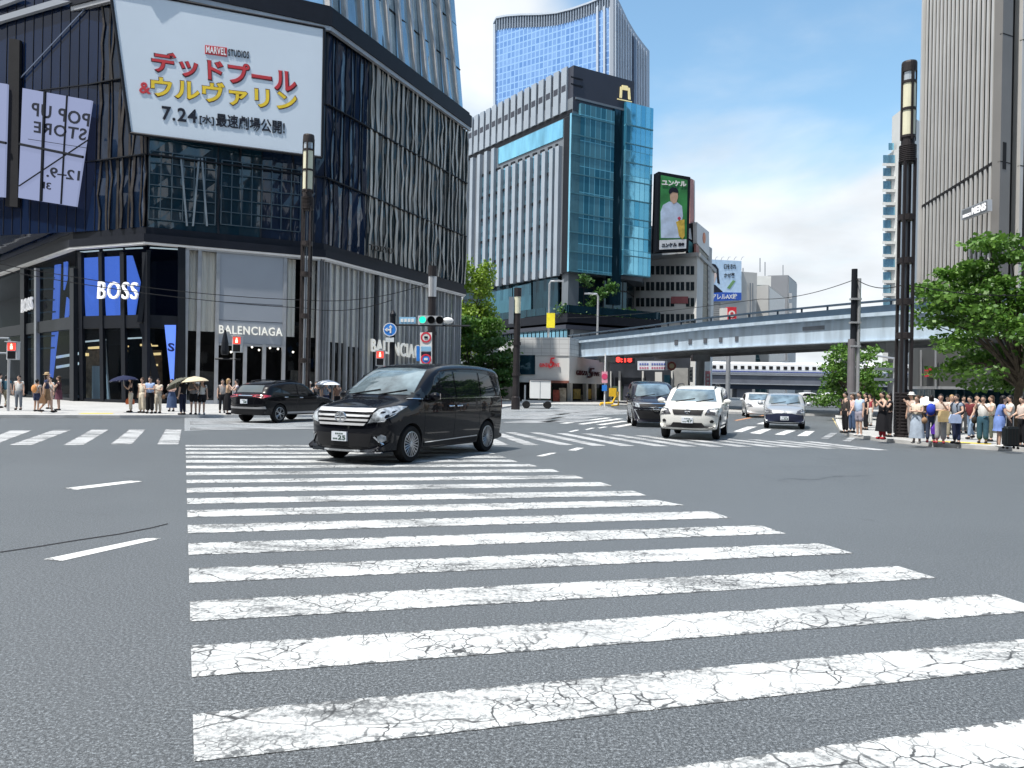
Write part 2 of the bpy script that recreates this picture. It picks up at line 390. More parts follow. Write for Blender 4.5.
def marks(name, quads, m, z=.004):
    k = MB()
    for q in quads: k.add([G(x, y, z) for x, y in q], [(0, 1, 2, 3)], [(0, 0), (0, 1), (1, 1), (1, 0)])
    # faces up
    for i, f in enumerate(k.f):
        a, b_, c = (Vector(k.v[j]) for j in f[:3])
        if (b_ - a).cross(c - a).z < 0: k.f[i] = tuple(reversed(f))
    return struct(name, k, m)
# pale resurfaced patch beyond the near crossing, and a darker seam
marks('road_patch', [[(184.5, 431), (184.5, 417), (600, 404), (632, 414), (560, 424), (430, 431)]], M_asph2, .003)
# near crossing: left edge (yt, yb), right end top corner, right end bottom corner
ZE = [
 (444.9, 446.4, (468, 445.2), (474, 446.8)), (448, 449.8, (482, 448.6), (488, 450.2)), (451.7, 453.7, (490, 452), (496, 453.9)),
 (455.7, 458.1, (500, 455.6), (507, 457.8)), (460.1, 462.8, (511, 459.5), (518, 462)), (465.7, 468.6, (530, 464), (538, 466.4)),
 (472, 475.4, (552, 469), (560, 471.9)), (479.8, 483.2, (574, 475), (585, 478.5)), (487.8, 492.6, (600, 482), (613, 486)),
 (498.2, 504, (633, 490.6), (647, 495.6)), (510.1, 517.2, (655, 499.6), (685, 505.2)), (524.8, 533.3, (709.5, 511), (731, 518)),
 (543.1, 555, (760, 525), (786, 533.5)), (568, 583, (820, 543), (854, 553.3)), (601, 621.5, (898, 566), (937, 578)),
 (645.5, 677, (996, 594), (1046, 610.5)), (713.5, 761.5, (1135, 629), (1200, 648))]
def lx(y): return 185.5 + (y - 445) * .0273
qs = [[(lx(a), a), (lx(b), b), d, c] for a, b, c, d in ZE]
qs.append([(197.5, 832), (199.5, 905), (1300, 720), (1200, 694.5)])
marks('crosswalk_marking', qs, M_paint)
# crossing on the left street
marks('side_crosswalk_marking', [[(-28, 445.5), (-6, 445), (32, 430.5), (10, 430.5)], [(9, 445), (32, 445), (71, 430), (53, 430)], [(63, 445), (83.5, 445), (109, 429.7), (91, 429.7)],
    [(110, 444.3), (132, 444.3), (145.6, 429.7), (129, 429.7)], [(157, 444.3), (179, 444.3), (181.7, 429.4), (165.5, 429.4)]], M_paint2)
marks('lane_dash', [[(63, 488.3), (129, 480.6), (143.6, 481.2), (77, 489.6)], [(43.4, 559.2), (146.5, 537.8), (161, 538.4), (60, 561.2)]], M_paintc)
marks('lane_dash', [[(536, 456), (551, 452.7), (557.5, 452.8), (542, 456.5)], [(567.6, 450.4), (577, 447.5), (584.5, 447.8), (575.5, 450.6)], [(567.6, 431.8), (576, 429.8), (580, 430), (571, 432)],
    [(584.4, 429.6), (592, 427.7), (595.5, 427.9), (587, 429.8)], [(597.5, 428), (604, 426.6), (608, 426.8), (600, 428.3)]], M_paintc)
# crossing of the right street
nr = [(509, 445), (539.5, 445), (574.5, 445), (607, 445.7), (636, 446), (669.6, 446.2), (698, 446.5), (725, 446.7), (753, 446.8), (784, 447.2), (811, 447.7), (840.6, 448.7), (866, 449.4), (889.5, 450.2)]
fr_ = [(486, 434.3), (503.5, 433.6), (516, 432.4), (540, 432.4), (566, 433.2), (592, 433.6), (619, 434.5), (645, 435.4), (672, 436.4), (700, 437.4), (728, 438.4), (757, 439.4), (785, 440.4), (813, 441.4)]
marks('right_crosswalk_marking', [[(a - 15, b), (a, b), (c, d), (c - 11, d)] for (a, b), (c, d) in zip(nr, fr_)], M_paint2)
# long thin stripes before the minivan, stripes before the hatchback, faded far crossing
marks('far_crosswalk_marking', [[(559, 423.2), (566, 423.6), (613, 417.8), (606, 417.6)], [(577, 424), (584, 424.4), (624, 418.8), (617, 418.4)], [(596, 424.6), (603, 425), (629, 421.2), (622, 420.8)], [(611, 426.9), (618, 427.3), (640, 423.5), (633, 423)],
    [(733, 431.5), (742, 432), (757, 426.6), (747, 426.6)], [(749, 433), (760.5, 434), (772, 429), (762.5, 429)], [(774, 434.4), (784, 435), (796, 430.5), (786, 430.3)], [(796.7, 435.8), (808, 436), (815, 431), (805.5, 431)],
    [(756, 424), (764, 424.2), (774, 421), (767, 421)]], M_paintc)
marks('faded_crosswalk_marking', [[(x, y), (x + 40, y + .6), (x + 62, y - 2.0), (x + 24, y - 2.4)] for x, y in ((505, 419), (545, 418.4), (500, 422.5), (538, 421.8), (510, 415.5), (552, 414.6), (580, 412), (536, 412))] +
      [[(820, 438.5), (829, 438.8), (838, 433), (830, 433)], [(842, 441), (851, 441.4), (858, 436.5), (851, 436.4)]] +
      [[(190, 421.5), (330, 421), (330, 423.5), (190, 424.5)], [(190, 427.5), (330, 426.6), (330, 429), (190, 430)]], M_paint3, .0075)
M_orange = mat('lane_orange', (.5, .24, .12), .8, var=.2)
marks('lane_line', [[(734, 420.3), (737, 420.6), (766, 415.2), (763, 415)]], M_orange)
marks('lane_line', [[(840, 432), (842, 432), (833, 418), (832, 418)]], mat('lane_yellow', (.5, .42, .22), .8), .006)
# tar seam on the left
k = MB(); pts = [(0, 552), (40, 546), (80, 539.5), (118, 534), (152, 527.5), (168, 523.5)]
for (x0, y0), (x1, y1) in zip(pts, pts[1:]):
    k.add([G(x0, y0 + .5, .004), G(x1, y1 + .5, .004), G(x1, y1 - .3, .004), G(x0, y0 - .3, .004)], [(0, 1, 2, 3)])
struct('tar_seam', k, mat('tar', (.02, .02, .023), .7))

def sidewalk(name, px, extra, h=.12):     # front kerb line given by pixels on the road, extra plan points close it behind
    front = [G(x, y) for x, y in px]; front = [(p.x, p.y) for p in front]
    poly = front + extra
    k = MB(); k.slab(poly, -.3, h); o = struct(name, k, M_pave)
    kk = MB()
    for a, b in zip(front, front[1:]):
        w = Wall(a, b); kk.wbox(w, 0, w.L, .002, h + .006, -.16, .008)
    struct(name + '_kerb', kk, M_kerb)
    return o
sidewalk('sidewalk', [(-160, 418), (0, 418), (120, 418.3), (186, 418), (300, 417.5), (430, 414), (500, 409), (512, 407), (515, 403)], [(9, 105), (-20, 140), (-120, 140), (-120, 40)])
sidewalk('sidewalk', [(835, 412), (836, 424), (840, 432.5), (850, 437), (880, 441.5), (930, 446.5), (1024, 452), (1120, 457)], [(70, 24), (70, 70), (34, 70)])
sidewalk('sidewalk', [(512, 405.5), (560, 405.6), (640, 406), (690, 407)], [(24, 96), (24, 190), (-6, 190), (0, 78)])
sidewalk('traffic_island', [(716, 413.5), (760, 414.5), (834, 416.5)], [(31.8, 45), (36, 62), (18, 62)], .14)

k = MB(); k.add([G(x, y, .124) for x, y in ((78, 413.9), (112, 413.9), (114, 413), (82, 413))], [(0, 1, 2, 3)]); struct('tactile_strip', k, mat('tactile_yellow', (.6, .45, .08), .8))
k = MB(); k.add([G(x, y, .124) for x, y in ((930, 441.4), (990, 444.5), (992, 443.4), (932, 440.3))], [(0, 1, 2, 3)]); struct('tactile_strip', k, MATS['tactile_yellow'])

# ================================================ CORNER DEPARTMENT STORE (dark faceted glass)
M_navy = glass_wall('navy_glass', (.010, .022, .05), metal=.0, rough=.05, wob=.35, wscale=.8, spec=.55)
M_teal = glass_wall('teal_glass', (.008, .034, .055), metal=.0, rough=.05, wob=.5, wscale=.6, spec=.8)
M_dteal = glass_wall('dark_teal_glass', (.008, .02, .027), metal=.0, rough=.06, wob=.5, wscale=.6, spec=.5)
M_navyf = glass_wall('flat_navy_glass', (.006, .015, .045), metal=.0, rough=.05, wob=.05, wscale=.3, spec=.3)
M_blackm = mat('black_metal', (.010, .012, .017), .5, .0)
M_band = mat('dark_band', (.010, .012, .019), .5)
M_slat = mat('reflection_slat', (.44, .42, .385), .45, .15, var=.45, scale=.7, mapping=(1, 1, .3))  # beige puts the sunlit street mirrored in the glass into the slat colour
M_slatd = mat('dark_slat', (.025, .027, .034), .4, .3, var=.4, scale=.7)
M_frame = mat('pale_frame', (.36, .37, .39), .4, .3)
M_greyd = mat('dark_grey_frame', (.07, .075, .085), .5)
M_greyp = mat('grey_panel', (.30, .325, .365), .5, .1, var=.05, scale=.3)
M_curt = mat('pale_curtain', (.88, .86, .82), .9, var=.12, scale=2, mapping=(4, 4, .1))
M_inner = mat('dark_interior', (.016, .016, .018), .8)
M_glass = clear_glass('shop_glass', (.92, .92, .91), .7)
M_glassd = clear_glass('shop_glass_dark', (.66, .74, .80), .10)
M_steel = mat('pale_steel', (.55, .56, .58), .35, .6, var=.1)
M_white = mat('white_paint', (.74, .74, .73), .5, var=.05)
M_letter = mat('lit_letter', (.85, .83, .76), .5, emit=.2)
M_letterw = mat('white_letter', (.85, .85, .87), .5, emit=.2)
M_blue = mat('blue_screen', (.05, .10, .40), .4, ecol=(.10, .20, .70), emit=.8, var=.2, scale=.5)
M_warm = mat('warm_light', (1, .62, .25), .5, emit=1.0)
M_strip = mat('strip_light', (.9, .9, .85), .5, emit=.5)
M_lilac = mat('lilac_screen', (.03, .035, .06), .4, emit=1, ecol=(.16, .185, .29), var=.08, scale=.4)
M_ink = mat('dark_ink', (.015, .018, .03), .5)

pts = {'a': pl(24, 57.5), 'b': pl(72, 49.5), 'c': pl(144, 47.0), 'd': pl(320, 51.5), 'e': pl(461, 71.0)}
dv = (Vector(pts['a']) - Vector(pts['b'])).normalized(); pts['z'] = tuple(Vector(pts['b']) + dv * 34)
back = [(pts['e'][0] - 22, pts['e'][1] + 8), (pts['z'][0] - 6, pts['z'][1] + 14)]
mall = thing('department_store', 'dark faceted glass department store with folded slats coloured like street reflections on the left corner', 'department store', (-18, 60, 0))
w1 = Wall(pts['z'], pts['b']); w2 = Wall(pts['b'], pts['c']); w3 = Wall(pts['c'], pts['d']); w4 = Wall(pts['d'], pts['e'])
ZB0, ZB1, ZR0, ZR1 = 9.95, 10.75, 25.3, 26.7
ring = [pts['z'], pts['b'], pts['c'], pts['d'], pts['e']] + back
def inset(ws, o):                          # offset the front ring by o (outwards positive), mitred
    P = []
    for i in range(len(ws) + 1):
        if i == 0: q = ws[0].pt(0, 0, o)
        elif i == len(ws): q = ws[-1].pt(ws[-1].L, 0, o)
        else:
            a, b_ = ws[i - 1], ws[i]; q = a.pt(a.L, 0, 0); bis = (a.n + b_.n).normalized(); q = q + bis * (o / bis.dot(a.n))
        P.append((q.x, q.y))
    return P
ws = [w1, w2, w3, w4]
# core and bands
k = MB(); k.slab(inset(ws, -.35) + back, ZB1, ZR0 + .2); k.build('core_wall', M_navy, mall)
k = MB(); k.slab(inset(ws, .35) + back, ZB0, ZB0 + .5); k.slab(inset(ws, .12) + back, ZB0 + .5, ZB1 + .15); k.build('canopy_band', M_band, mall)
k = MB()
P0, P1 = inset(ws, .42), inset(ws, .30)
for i, w in enumerate(ws):
    ww = Wall(P0[i], P0[i + 1]); k.wbox(ww, 0, ww.L, ZB0 - .12, ZB0 - .002, -.5, -.1)
k.build('canopy_light_strip', mat('soffit_strip', (.5, .5, .5), .5, emit=.12), mall)
k = MB(); k.slab(inset(ws, .6)[1:] + back[:1] + [inset(ws, -14)[1]], ZR0, ZR1 - .35); k.slab(inset(ws, .35)[1:] + back[:1] + [inset(ws, -14)[1]], ZR1 - .35, ZR1); k.build('roof_band', M_band, mall)

k = MB()
for i, w in enumerate(ws):
    if i == 0: continue
    q = inset(ws, .5); ww = Wall(q[i], q[i + 1]); k.wbox(ww, 0, ww.L, ZR0 - .3, ZR0 - .01, -.25, .02)
k.build('roof_trim', M_frame, mall)
# folded upper facade: each storey of each facet is one pleated panel, with slats on its ridges
FL = [ZB1 + .15, 15.3, 20.2, ZR0 - .3]
def pleats(w, a0, a1, z0, z1, step, depth, jit, glass, slat, dens, name, wd=(.02, .06), rows=4):
    n = max(2, int((a1 - a0) / step)); xs = [a0 + (a1 - a0) * i / n for i in range(n + 1)]
    zz = [z0 + (z1 - z0) * j / rows for j in range(rows + 1)]; off = [random.uniform(-jit, jit) for _ in xs]
    P = [[(xs[i] + (0 if i in (0, n) else off[i] * .5 + random.uniform(-jit, jit) * .7), depth * (i % 2) * random.uniform(.3, 1) + random.uniform(0, .04)) for i in range(n + 1)] for _ in zz]
    vs = [w.pt(a, z, o) for z, row in zip(zz, P) for a, o in row]; m = n + 1
    kk = MB(); kk.add(vs, [(r_ * m + i, r_ * m + i + 1, (r_ + 1) * m + i + 1, (r_ + 1) * m + i) for r_ in range(rows) for i in range(n)]); ks = kk
    for i in range(n + 1):
        if random.random() > dens: continue
        wd_ = random.uniform(*wd)
        pp = [w.pt(P[j][i][0], zz[j], P[j][i][1] + .02) for j in range(rows + 1)]
        q = []
        for p in pp:
            ww_ = wd_ * random.uniform(.6, 1.4); d = w.d * ww_; n_ = w.n * .06; q += [p - d, p + d, p + d + n_, p - d + n_]
        fs = [(3, 2, 1, 0), tuple(4 * rows + x for x in (0, 1, 2, 3))]
        for j in range(rows):
            for c_ in range(4): fs.append((4 * j + c_, 4 * j + (c_ + 1) % 4, 4 * j + 4 + (c_ + 1) % 4, 4 * j + 4 + c_))
        ks.add(q, fs, None, 1)
    kk.build(name, [glass, slat], mall)
sx4 = w4.hit(367, 100)[0]
for z0, z1 in zip(FL, FL[1:]):
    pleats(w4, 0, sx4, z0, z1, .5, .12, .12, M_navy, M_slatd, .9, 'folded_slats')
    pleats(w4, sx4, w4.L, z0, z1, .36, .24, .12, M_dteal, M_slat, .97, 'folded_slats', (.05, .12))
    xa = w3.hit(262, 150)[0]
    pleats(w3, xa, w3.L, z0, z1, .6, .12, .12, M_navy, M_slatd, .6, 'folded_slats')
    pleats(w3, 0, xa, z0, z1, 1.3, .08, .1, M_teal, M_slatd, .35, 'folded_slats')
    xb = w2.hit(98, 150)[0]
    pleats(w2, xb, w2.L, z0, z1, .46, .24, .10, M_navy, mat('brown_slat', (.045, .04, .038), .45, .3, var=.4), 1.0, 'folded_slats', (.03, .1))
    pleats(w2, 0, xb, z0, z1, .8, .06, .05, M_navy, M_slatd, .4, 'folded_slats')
# floor joints
for z in FL[1:3]:
    for w in (w2, w3, w4):
        k = MB(); k.wbox(w, 0, w.L, z - .035, z + .035, .1, .32); k.build('floor_joint', M_blackm, mall)
# lattice seen in the glass under the billboard: the inner grid frames
for x0, x1, y0, y1, nx, ny in ((150, 215, 150, 225, 6, 6), (222, 300, 160, 232, 8, 5)):
    k = MB(); a0, z1 = w3.hit(x0, y0, .2); a1, z0 = w3.hit(x1, y1, .2)
    for i in range(nx + 1): k.wbox(w3, a0 + (a1 - a0) * i / nx - .03, a0 + (a1 - a0) * i / nx + .03, z0, z1, .16, .24)
    for i in range(ny + 1): k.wbox(w3, a0, a1, z0 + (z1 - z0) * i / ny - .025, z0 + (z1 - z0) * i / ny + .025, .16, .23)
    k.build('glazing_grid', mat('lattice_metal', (.07, .10, .12), .4, .4), mall)
for x0, x1 in ((186, 180), (192, 198), (206, 201)):
    k = MB(); k.pxprism(w3, [(x0, 226), (x0 + 2, 226), (x1 + 2, 158), (x1, 158)], .2, .26); k.build('reflected_strut', mat('strut_grey', (.20, .24, .27), .5, .2), mall)  # solid struts stand for pale ones reflected in the glass
# left wall: a smooth navy block standing out over the canopy, with thin cable lines
w0 = Wall(pl(-70, 52.5), pl(98, 48.4))
k = MB(); k.slab([w0.pt(0, 0)[:2], w0.pt(w0.L, 0)[:2], pts['b'], w1.pt(0, 0)[:2]], ZB1 + .16, 44); k.build('upper_wall', M_navyf, mall)
for i in range(15):
    a = w0.L - .5 - i * .75
    k = MB(); k.wbox(w0, a - .015, a + .015, ZB1 + .2, 43.9, -.01, .04); k.build('glazing_bar', M_slatd, mall)
for z in (15.3, 20.2):
    k = MB(); k.wbox(w0, 0, w0.L, z - .03, z + .03, -.01, .05); k.build('floor_joint', M_blackm, mall)
k = MB(); k.pxprism(w0, [(18.6, 79), (19.6, 79.3), (93, 0.5), (92, 0)], .1, .14); k.build('diagonal_rail', mat('rail', (.10, .13, .2), .5, .1), mall)
k = MB(); k.pxprism(w0, [(5, 206), (17.5, 207), (19.5, 40), (9, 38)], .05, .25); k.build('corner_column', M_inner, mall)
for q in ([(-8, 25), (0, 21.5), (70, 1), (56, -1), (0, 15.5), (-8, 18)], [(-8, 8), (0, 6), (22, -2), (14, -3), (-8, 3)]):
    k = MB(); k.pxprism(w0, q, .1, .35); k.build('eaves_strip', M_greyp, mall)

# glazed crown leaning back above the roof band
crn = MB(); MC = glass_wall('crown_glass', (.42, .55, .62), metal=.75, rough=.06, wob=.5, wscale=.5)
B = inset(ws, -.3); T = inset(ws, -2.3); zt = 43
fins = []
for i, w in enumerate(ws):
    if i == 0: continue
    wb = Wall(B[i], B[i + 1]); wt = Wall(T[i], T[i + 1]); n = max(3, int(w.L / 1.9))
    for j in range(n):
        u0, u1 = j / n, (j + 1) / n
        o0 = .25 * (j % 2)
        crn.add([wb.pt(wb.L * u0, ZR1, 0), wb.pt(wb.L * u1, ZR1, o0), wt.pt(wt.L * u1, zt, .25 - o0), wt.pt(wt.L * u0, zt, 0)], [(0, 1, 2, 3)])
        p, q = wb.pt(wb.L * u0, ZR1, .12), wt.pt(wt.L * u0, zt, .12); fins.append((p, q, w))
    for zz in (30.8, 35, 39.2):
        u = (zz - ZR1) / (zt - ZR1)
        p = wb.pt(0, zz, .1) * (1 - u) + wt.pt(0, zz, .1) * u; q = wb.pt(wb.L, zz, .1) * (1 - u) + wt.pt(wt.L, zz, .1) * u
        kk = MB(); kk.tube([p, q], .05, 6); kk.build('crown_rail', M_blackm, mall)
crn.build('crown_glazing', MC, mall)
for p, q, w in fins:
    kk = MB(); d = w.d * .13; n_ = w.n * .4
    kk.add([p - d, p + d, q + d, q - d, p - d + n_, p + d + n_, q + d + n_, q - d + n_], [(4, 5, 6, 7), (1, 0, 3, 2), (0, 1, 5, 4), (1, 2, 6, 5), (2, 3, 7, 6), (3, 0, 4, 7)])
    kk.build('crown_fin', mat('crown_fin_steel', (.50, .49, .48), .4, .4), mall)

# ------------------------------------------------ ground floor
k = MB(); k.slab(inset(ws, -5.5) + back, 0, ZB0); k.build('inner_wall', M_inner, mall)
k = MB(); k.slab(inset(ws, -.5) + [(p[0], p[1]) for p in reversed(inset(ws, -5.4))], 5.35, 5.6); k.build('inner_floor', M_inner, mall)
def w2part(name, w, px, o0, o1, m): kk = MB(); kk.pxprism(w, px, o0, o1); return kk.build(name, m, mall)
ZT = ZB0 - .02
# left shop, facets 1 and 2
for w, a0, a1 in ((w1, w1.L - 26, w1.L), (w2, 0, w2.L), (w3, 0, w3.hit(184, 300)[0])):
    k = MB(); k.wbox(w, a0, a1, .1, ZT, -.12, -.08); k.build('shop_window', M_glassd, mall)
    k = MB(); k.wbox(w, a0, a1, 4.75, 5.55, -.3, .05); k.build('lintel', M_blackm, mall)
    k = MB(); k.wbox(w, a0, a1, .1, .3, -.2, .06); k.build('plinth', M_blackm, mall)
for q in ([(82.5, 258), (99, 257), (104, 322.5), (86, 322.5)], [(102.5, 257), (121, 256), (124.5, 322.5), (106.5, 322.5)], [(125, 255.5), (131.5, 255.5), (139.5, 282), (133.5, 320), (128, 320.5)]):
    w2part('blue_screen', w2, q, -.9, -.8, M_blue)
for q in ([(54.5, 265), (60, 264), (57.5, 330), (52, 378), (49.5, 378)], [(63.5, 262), (67, 261.5), (66.5, 279), (63.5, 290)], [(66.5, 297), (71, 303), (66, 323), (64, 323)]):
    w2part('blue_screen', w1, q, -.7, -.62, M_blue)
w2part('blue_screen', w3, [(164.5, 325), (176, 325), (174.8, 383), (170.5, 382)], -.06, .08, M_blue)
for x0, x1 in ((79.5, 83), (100, 103.5), (121.5, 125.5), (142, 147)):
    w2part('window_post', w2, [(x0, 400.5), (x1, 400.5), (x1 - (2 if x0 < 140 else 0), 252), (x0 - (2 if x0 < 140 else 0), 252)], -.1, .12, M_blackm)
for x0, x1, tp in ((69.5, 73.5, 0), (34, 36, 0), (20, 24, 0)):
    w2part('window_post', w1, [(x0, 402), (x1, 402), (x1, 268), (x0, 268)], -.1, .15, M_blackm if x0 != 34 else M_frame)
for q in ([(139, 324), (146, 324), (160, 380), (166, 402), (158, 402)], [(176, 330), (184.5, 330), (184.5, 402), (173, 402)], [(146, 250), (151, 250), (142, 322), (137, 322)]):
    w2part('slanted_pier', w3 if q[0][0] > 143 or q[2][0] > 150 else w2, q, -.2, .14, M_blackm)
w2part('corner_pier', w3, [(178, 402.5), (185.5, 402.5), (185.5, 246), (178, 246)], -.3, .2, M_blackm)
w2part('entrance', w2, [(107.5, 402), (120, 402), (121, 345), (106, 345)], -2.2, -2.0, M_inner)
# lit fittings behind the glass
for w, q in ((w2, [(84, 341), (105, 339), (105, 340.6), (84, 342.4)]), (w2, [(122, 338), (141, 337), (141, 338.4), (122, 339.4)]), (w2, [(80, 251.4), (98, 250), (98, 251.2), (80, 252.6)]), (w2, [(103, 249.4), (122, 248.2), (122, 249.4), (103, 250.6)]), (w2, [(125, 248), (142, 247.2), (142, 248.4), (125, 249.2)]), (w3, [(150, 247), (178, 248.6), (178, 249.8), (150, 248.2)])):
    w2part('light_strip', w, q, -.7, -.62, M_strip)
for w, q in ((w2, [(88, 347), (101, 346), (101, 348.6), (88, 349)]), (w2, [(84, 353), (87, 353), (87, 356), (84, 356)]), (w2, [(121, 346), (127, 345.5), (127, 347), (121, 347.4)]), (w2, [(121, 350), (126, 349.8), (126, 352), (121, 352)]), (w2, [(121, 358), (126, 358), (126, 359.4), (121, 359.4)]),
             (w2, [(140, 344), (150, 343.6), (150, 345.6), (140, 346)]), (w3, [(150, 353), (161, 352.5), (161, 355), (150, 355.5)]), (w3, [(152, 364), (158, 364), (158, 366), (152, 366)]), (w3, [(150, 345), (158, 345), (158, 346.4), (150, 346.4)])):
    w2part('shop_lamp', w, q, -2.2, -2.05, M_warm)
for w, q in ((w2, [(86, 350), (100, 350), (101, 398), (86, 398)]), (w3, [(148, 350), (162, 350), (163, 398), (148, 398)])):
    w2part('display_shelf', w, q, -3.2, -2.9, mat('shop_brown', (.16, .10, .06), .7, var=.6, scale=2.5, emit=.05))
for q in ([(92, 366), (105, 366), (107.5, 401), (92, 401)], [(103, 339), (104.5, 339), (109, 401.5), (105, 401.5)]):
    w2part('pale_drape', w2, q, -1.2, -1.1, M_curt)
k = MB()
for i, (x0, x1, y) in enumerate(((26, 54, 350), (27, 54, 338), (28, 55, 326), (28, 55, 314), (29, 54, 302), (29, 54, 291), (29, 54, 280), (30, 53, 270))):
    k.pxprism(w1, [(x0, y), (x1, y - 1.5), (x1, y - 3), (x0, y - 1.5)], -.55, -.5)
k.build('reflection_bars', mat('reflection_blue', (.06, .12, .17), .5), mall)  # bars stand for the opposite building's reflection in this window
for y in (352, 362):
    w2part('window_lamp', w1, [(56, y + 4), (80, y), (80, y + 2.4), (56, y + 6.5)], -1.2, -1.1, M_strip)

# ------------------------------------------------ pale shop, facets 3 and 4
sB = w3.hit(185.5, 300)[0]
k = MB(); k.wbox(w3, sB, w3.L, .1, ZT, -.12, -.08); k.build('shop_window', M_glass, mall)
k = MB(); k.wbox(w4, 0, w4.L, .1, ZT, -.12, -.08); k.build('shop_window', M_glass, mall)
k = MB(); k.wbox(w4, 0, w4.L, .1, .35, -.15, .08); k.build('plinth', M_greyp, mall)
k = MB(); k.wbox(w3, sB, w3.L, .1, .35, -.15, .08); k.build('plinth', M_greyp, mall)
sp0, sp1 = w3.hit(217, 300)[0], w3.hit(286, 300)[0]; zp = w3.hit(250, 344)[1]
k = MB(); k.wbox(w3, sp0, sp1, zp, ZT - .12, -.05, .1); fascia = k.build('fascia_panel', M_greyp, mall)
k = MB()
for zz in (zp + 1.45, zp + 2.6): k.wbox(w3, sp0, sp1, zz - .012, zz + .012, .1, .112)
k.build('panel_joint', M_blackm, fascia)
for x in (186.5, 199, 217.5, 246, 265, 284.5):
    a, _ = w3.hit(x, 300); top = ZT if x in (186.5, 199, 217.5, 284.5) else zp
    k = MB(); k.wbox(w3, a - .11, a + .11, .1, top, -.2, .16); k.build('mullion', M_frame, mall)
for x in (305, 318):
    a, _ = w3.hit(x, 300); k = MB(); k.wbox(w3, a - .08, a + .08, .1, ZT, -.2, .16); k.build('mullion', M_frame, mall)
k = MB(); k.wbox(w3, sB, w3.L, ZT - .2, ZT, -.1, .2); k.wbox(w4, 0, w4.L, ZT - .2, ZT, -.1, .2); k.build('head_rail', M_steel, mall)
k = MB(); a0, a1 = w3.hit(218, 350)[0], w3.hit(284, 350)[0]; k.wbox(w3, a0, a1, zp - .15, zp - .02, -.2, .14); k.build('head_rail', M_frame, mall)
def curtain_at(w, a0, a1, z0, z1, o=-.5):
    n = max(6, int((a1 - a0) / .11)); vs = []; fs = []
    for i in range(n + 1):
        oo = o + .07 * sin(i * 1.9 + random.uniform(-.5, .5)); a = a0 + (a1 - a0) * i / n
        vs += [w.pt(a, z0, oo), w.pt(a, z1, oo * .98)]
    for i in range(n): fs.append((2 * i, 2 * i + 2, 2 * i + 3, 2 * i + 1))
    kk = MB(); kk.add(vs, fs); return kk.build('curtain', M_curt, mall, smooth=True)
mx4 = [319.5, 328, 346, 362, 377, 393, 408, 419, 434, 443, 453.5, 459.5]
for x0, x1 in ((188, 198), (200, 216)):
    curtain_at(w3, w3.hit(x0, 300)[0], w3.hit(x1, 300)[0], 4.7, ZT - .2, -.28)
for x0, x1 in ((287, 296), (307, 316)):
    curtain_at(w3, w3.hit(x0, 300)[0], w3.hit(x1, 300)[0], 4.6, ZT - .2, -.35)
aa = [w4.hit(x, 330)[0] for x in mx4]
for i, (a0, a1) in enumerate(zip(aa, aa[1:])):
    curtain_at(w4, a0 + .1, a1 - .1, (4.4, 4.4, 4.2, 2.2, 1.6, 1.2, 1.6, .5, .5, .5, .5)[i], ZT - .2, -.2)
for i, a in enumerate(aa):
    k = MB(); k.wbox(w4, a - .08, a + .08, .1, ZT, -.18, .12); k.build('mullion', M_frame if i % 4 else M_greyd, mall)
for a0, a1 in zip(aa, aa[1:]):
    for u in (.33, .67):
        a = a0 + (a1 - a0) * u; k = MB(); k.wbox(w4, a - .025, a + .025, .35, ZT - .2, -.12, .08); k.build('window_fin', M_frame, mall)
for x0, x1, y in ((330, 345, 392), (348, 361, 392), (288, 316, 392), (188, 216, 392)):
    w = w4 if x0 > 318 else w3
    w2part('window_display', w, [(x0, 402), (x1, 402), (x1, 372), (x0 + 3, 370)], -2.6, -2.4, mat('display_grey', (.10, .095, .09), .8, var=.5, scale=2))
for x, y in ((225, 349), (235, 348), (243, 350), (252, 347), (259, 350), (270, 348), (278, 349), (293, 352), (302, 351), (231, 352)):
    k = MB(); p = w3.pt(*w3.hit(x, y, -2.0), -2.0); k.ell(p, (.06, .06, .06), 8, 5); k.build('spot_lamp', mat('spot_glow', (1, .95, .85), .5, emit=5), mall)

# signs on the store
def sign(name, label, w, text, px, o, m, bold=.02, thick=.12, cat='sign', group=None):
    kk = MB(); q = w.hits(px, o); wall_text(kk, w, text, q, o, thick, bold)
    c = kk.v[0]
    ob = kk.build(name, m, base=(c[0], c[1], c[2])); return tag(ob, label, cat, group)
sign('shop_sign', 'large white four-letter shop name in front of blue screens', w2, 'BOSS', [(98.5, 299), (138.5, 299.5), (138.8, 282.5), (99.5, 281.5)], .3, M_letterw, .004)
sign('shop_sign', 'small white four-letter shop name on the receding left wall of the dark store', w1, 'BOSS', [(22.5, 313), (33.5, 309), (33.5, 296.5), (22.8, 299.5)], .3, M_letterw, .004)
sign('shop_sign', 'white lit shop name on the pale grey panel over the shop doors', w3, 'BALENCIAGA', [(219, 333.5), (282.3, 336.3), (282.3, 328), (219, 325)], .12, M_letter, .012)
sign('shop_sign', 'white lit shop name along the curtained side windows, behind the road signs', w4, 'BALENCIAGA', [(370.5, 351.5), (425, 360.2), (425, 346), (370.5, 338.5)], .25, M_letter, .012)
kk = MB(); wall_text(kk, w3, 'S', w3.hits([(167.5, 351), (174.5, 352), (174.7, 343.5), (168, 342.5)], .1), .1, .03, .03); tag(kk.build('letter_decal', mat('navy_letter', (.01, .02, .12), .4), base=kk.v[0]), 'dark blue letter S on the narrow blue window strip by the corner pier', 'letter decal')
sign('wall_lettering', 'faint dark lettering high on the slatted right face of the store', w4, 'TOKYU', [(369, 250), (392, 254), (392, 248.5), (369, 244)], .75, mat('bronze_letter', (.10, .09, .08), .4, .5), .01)

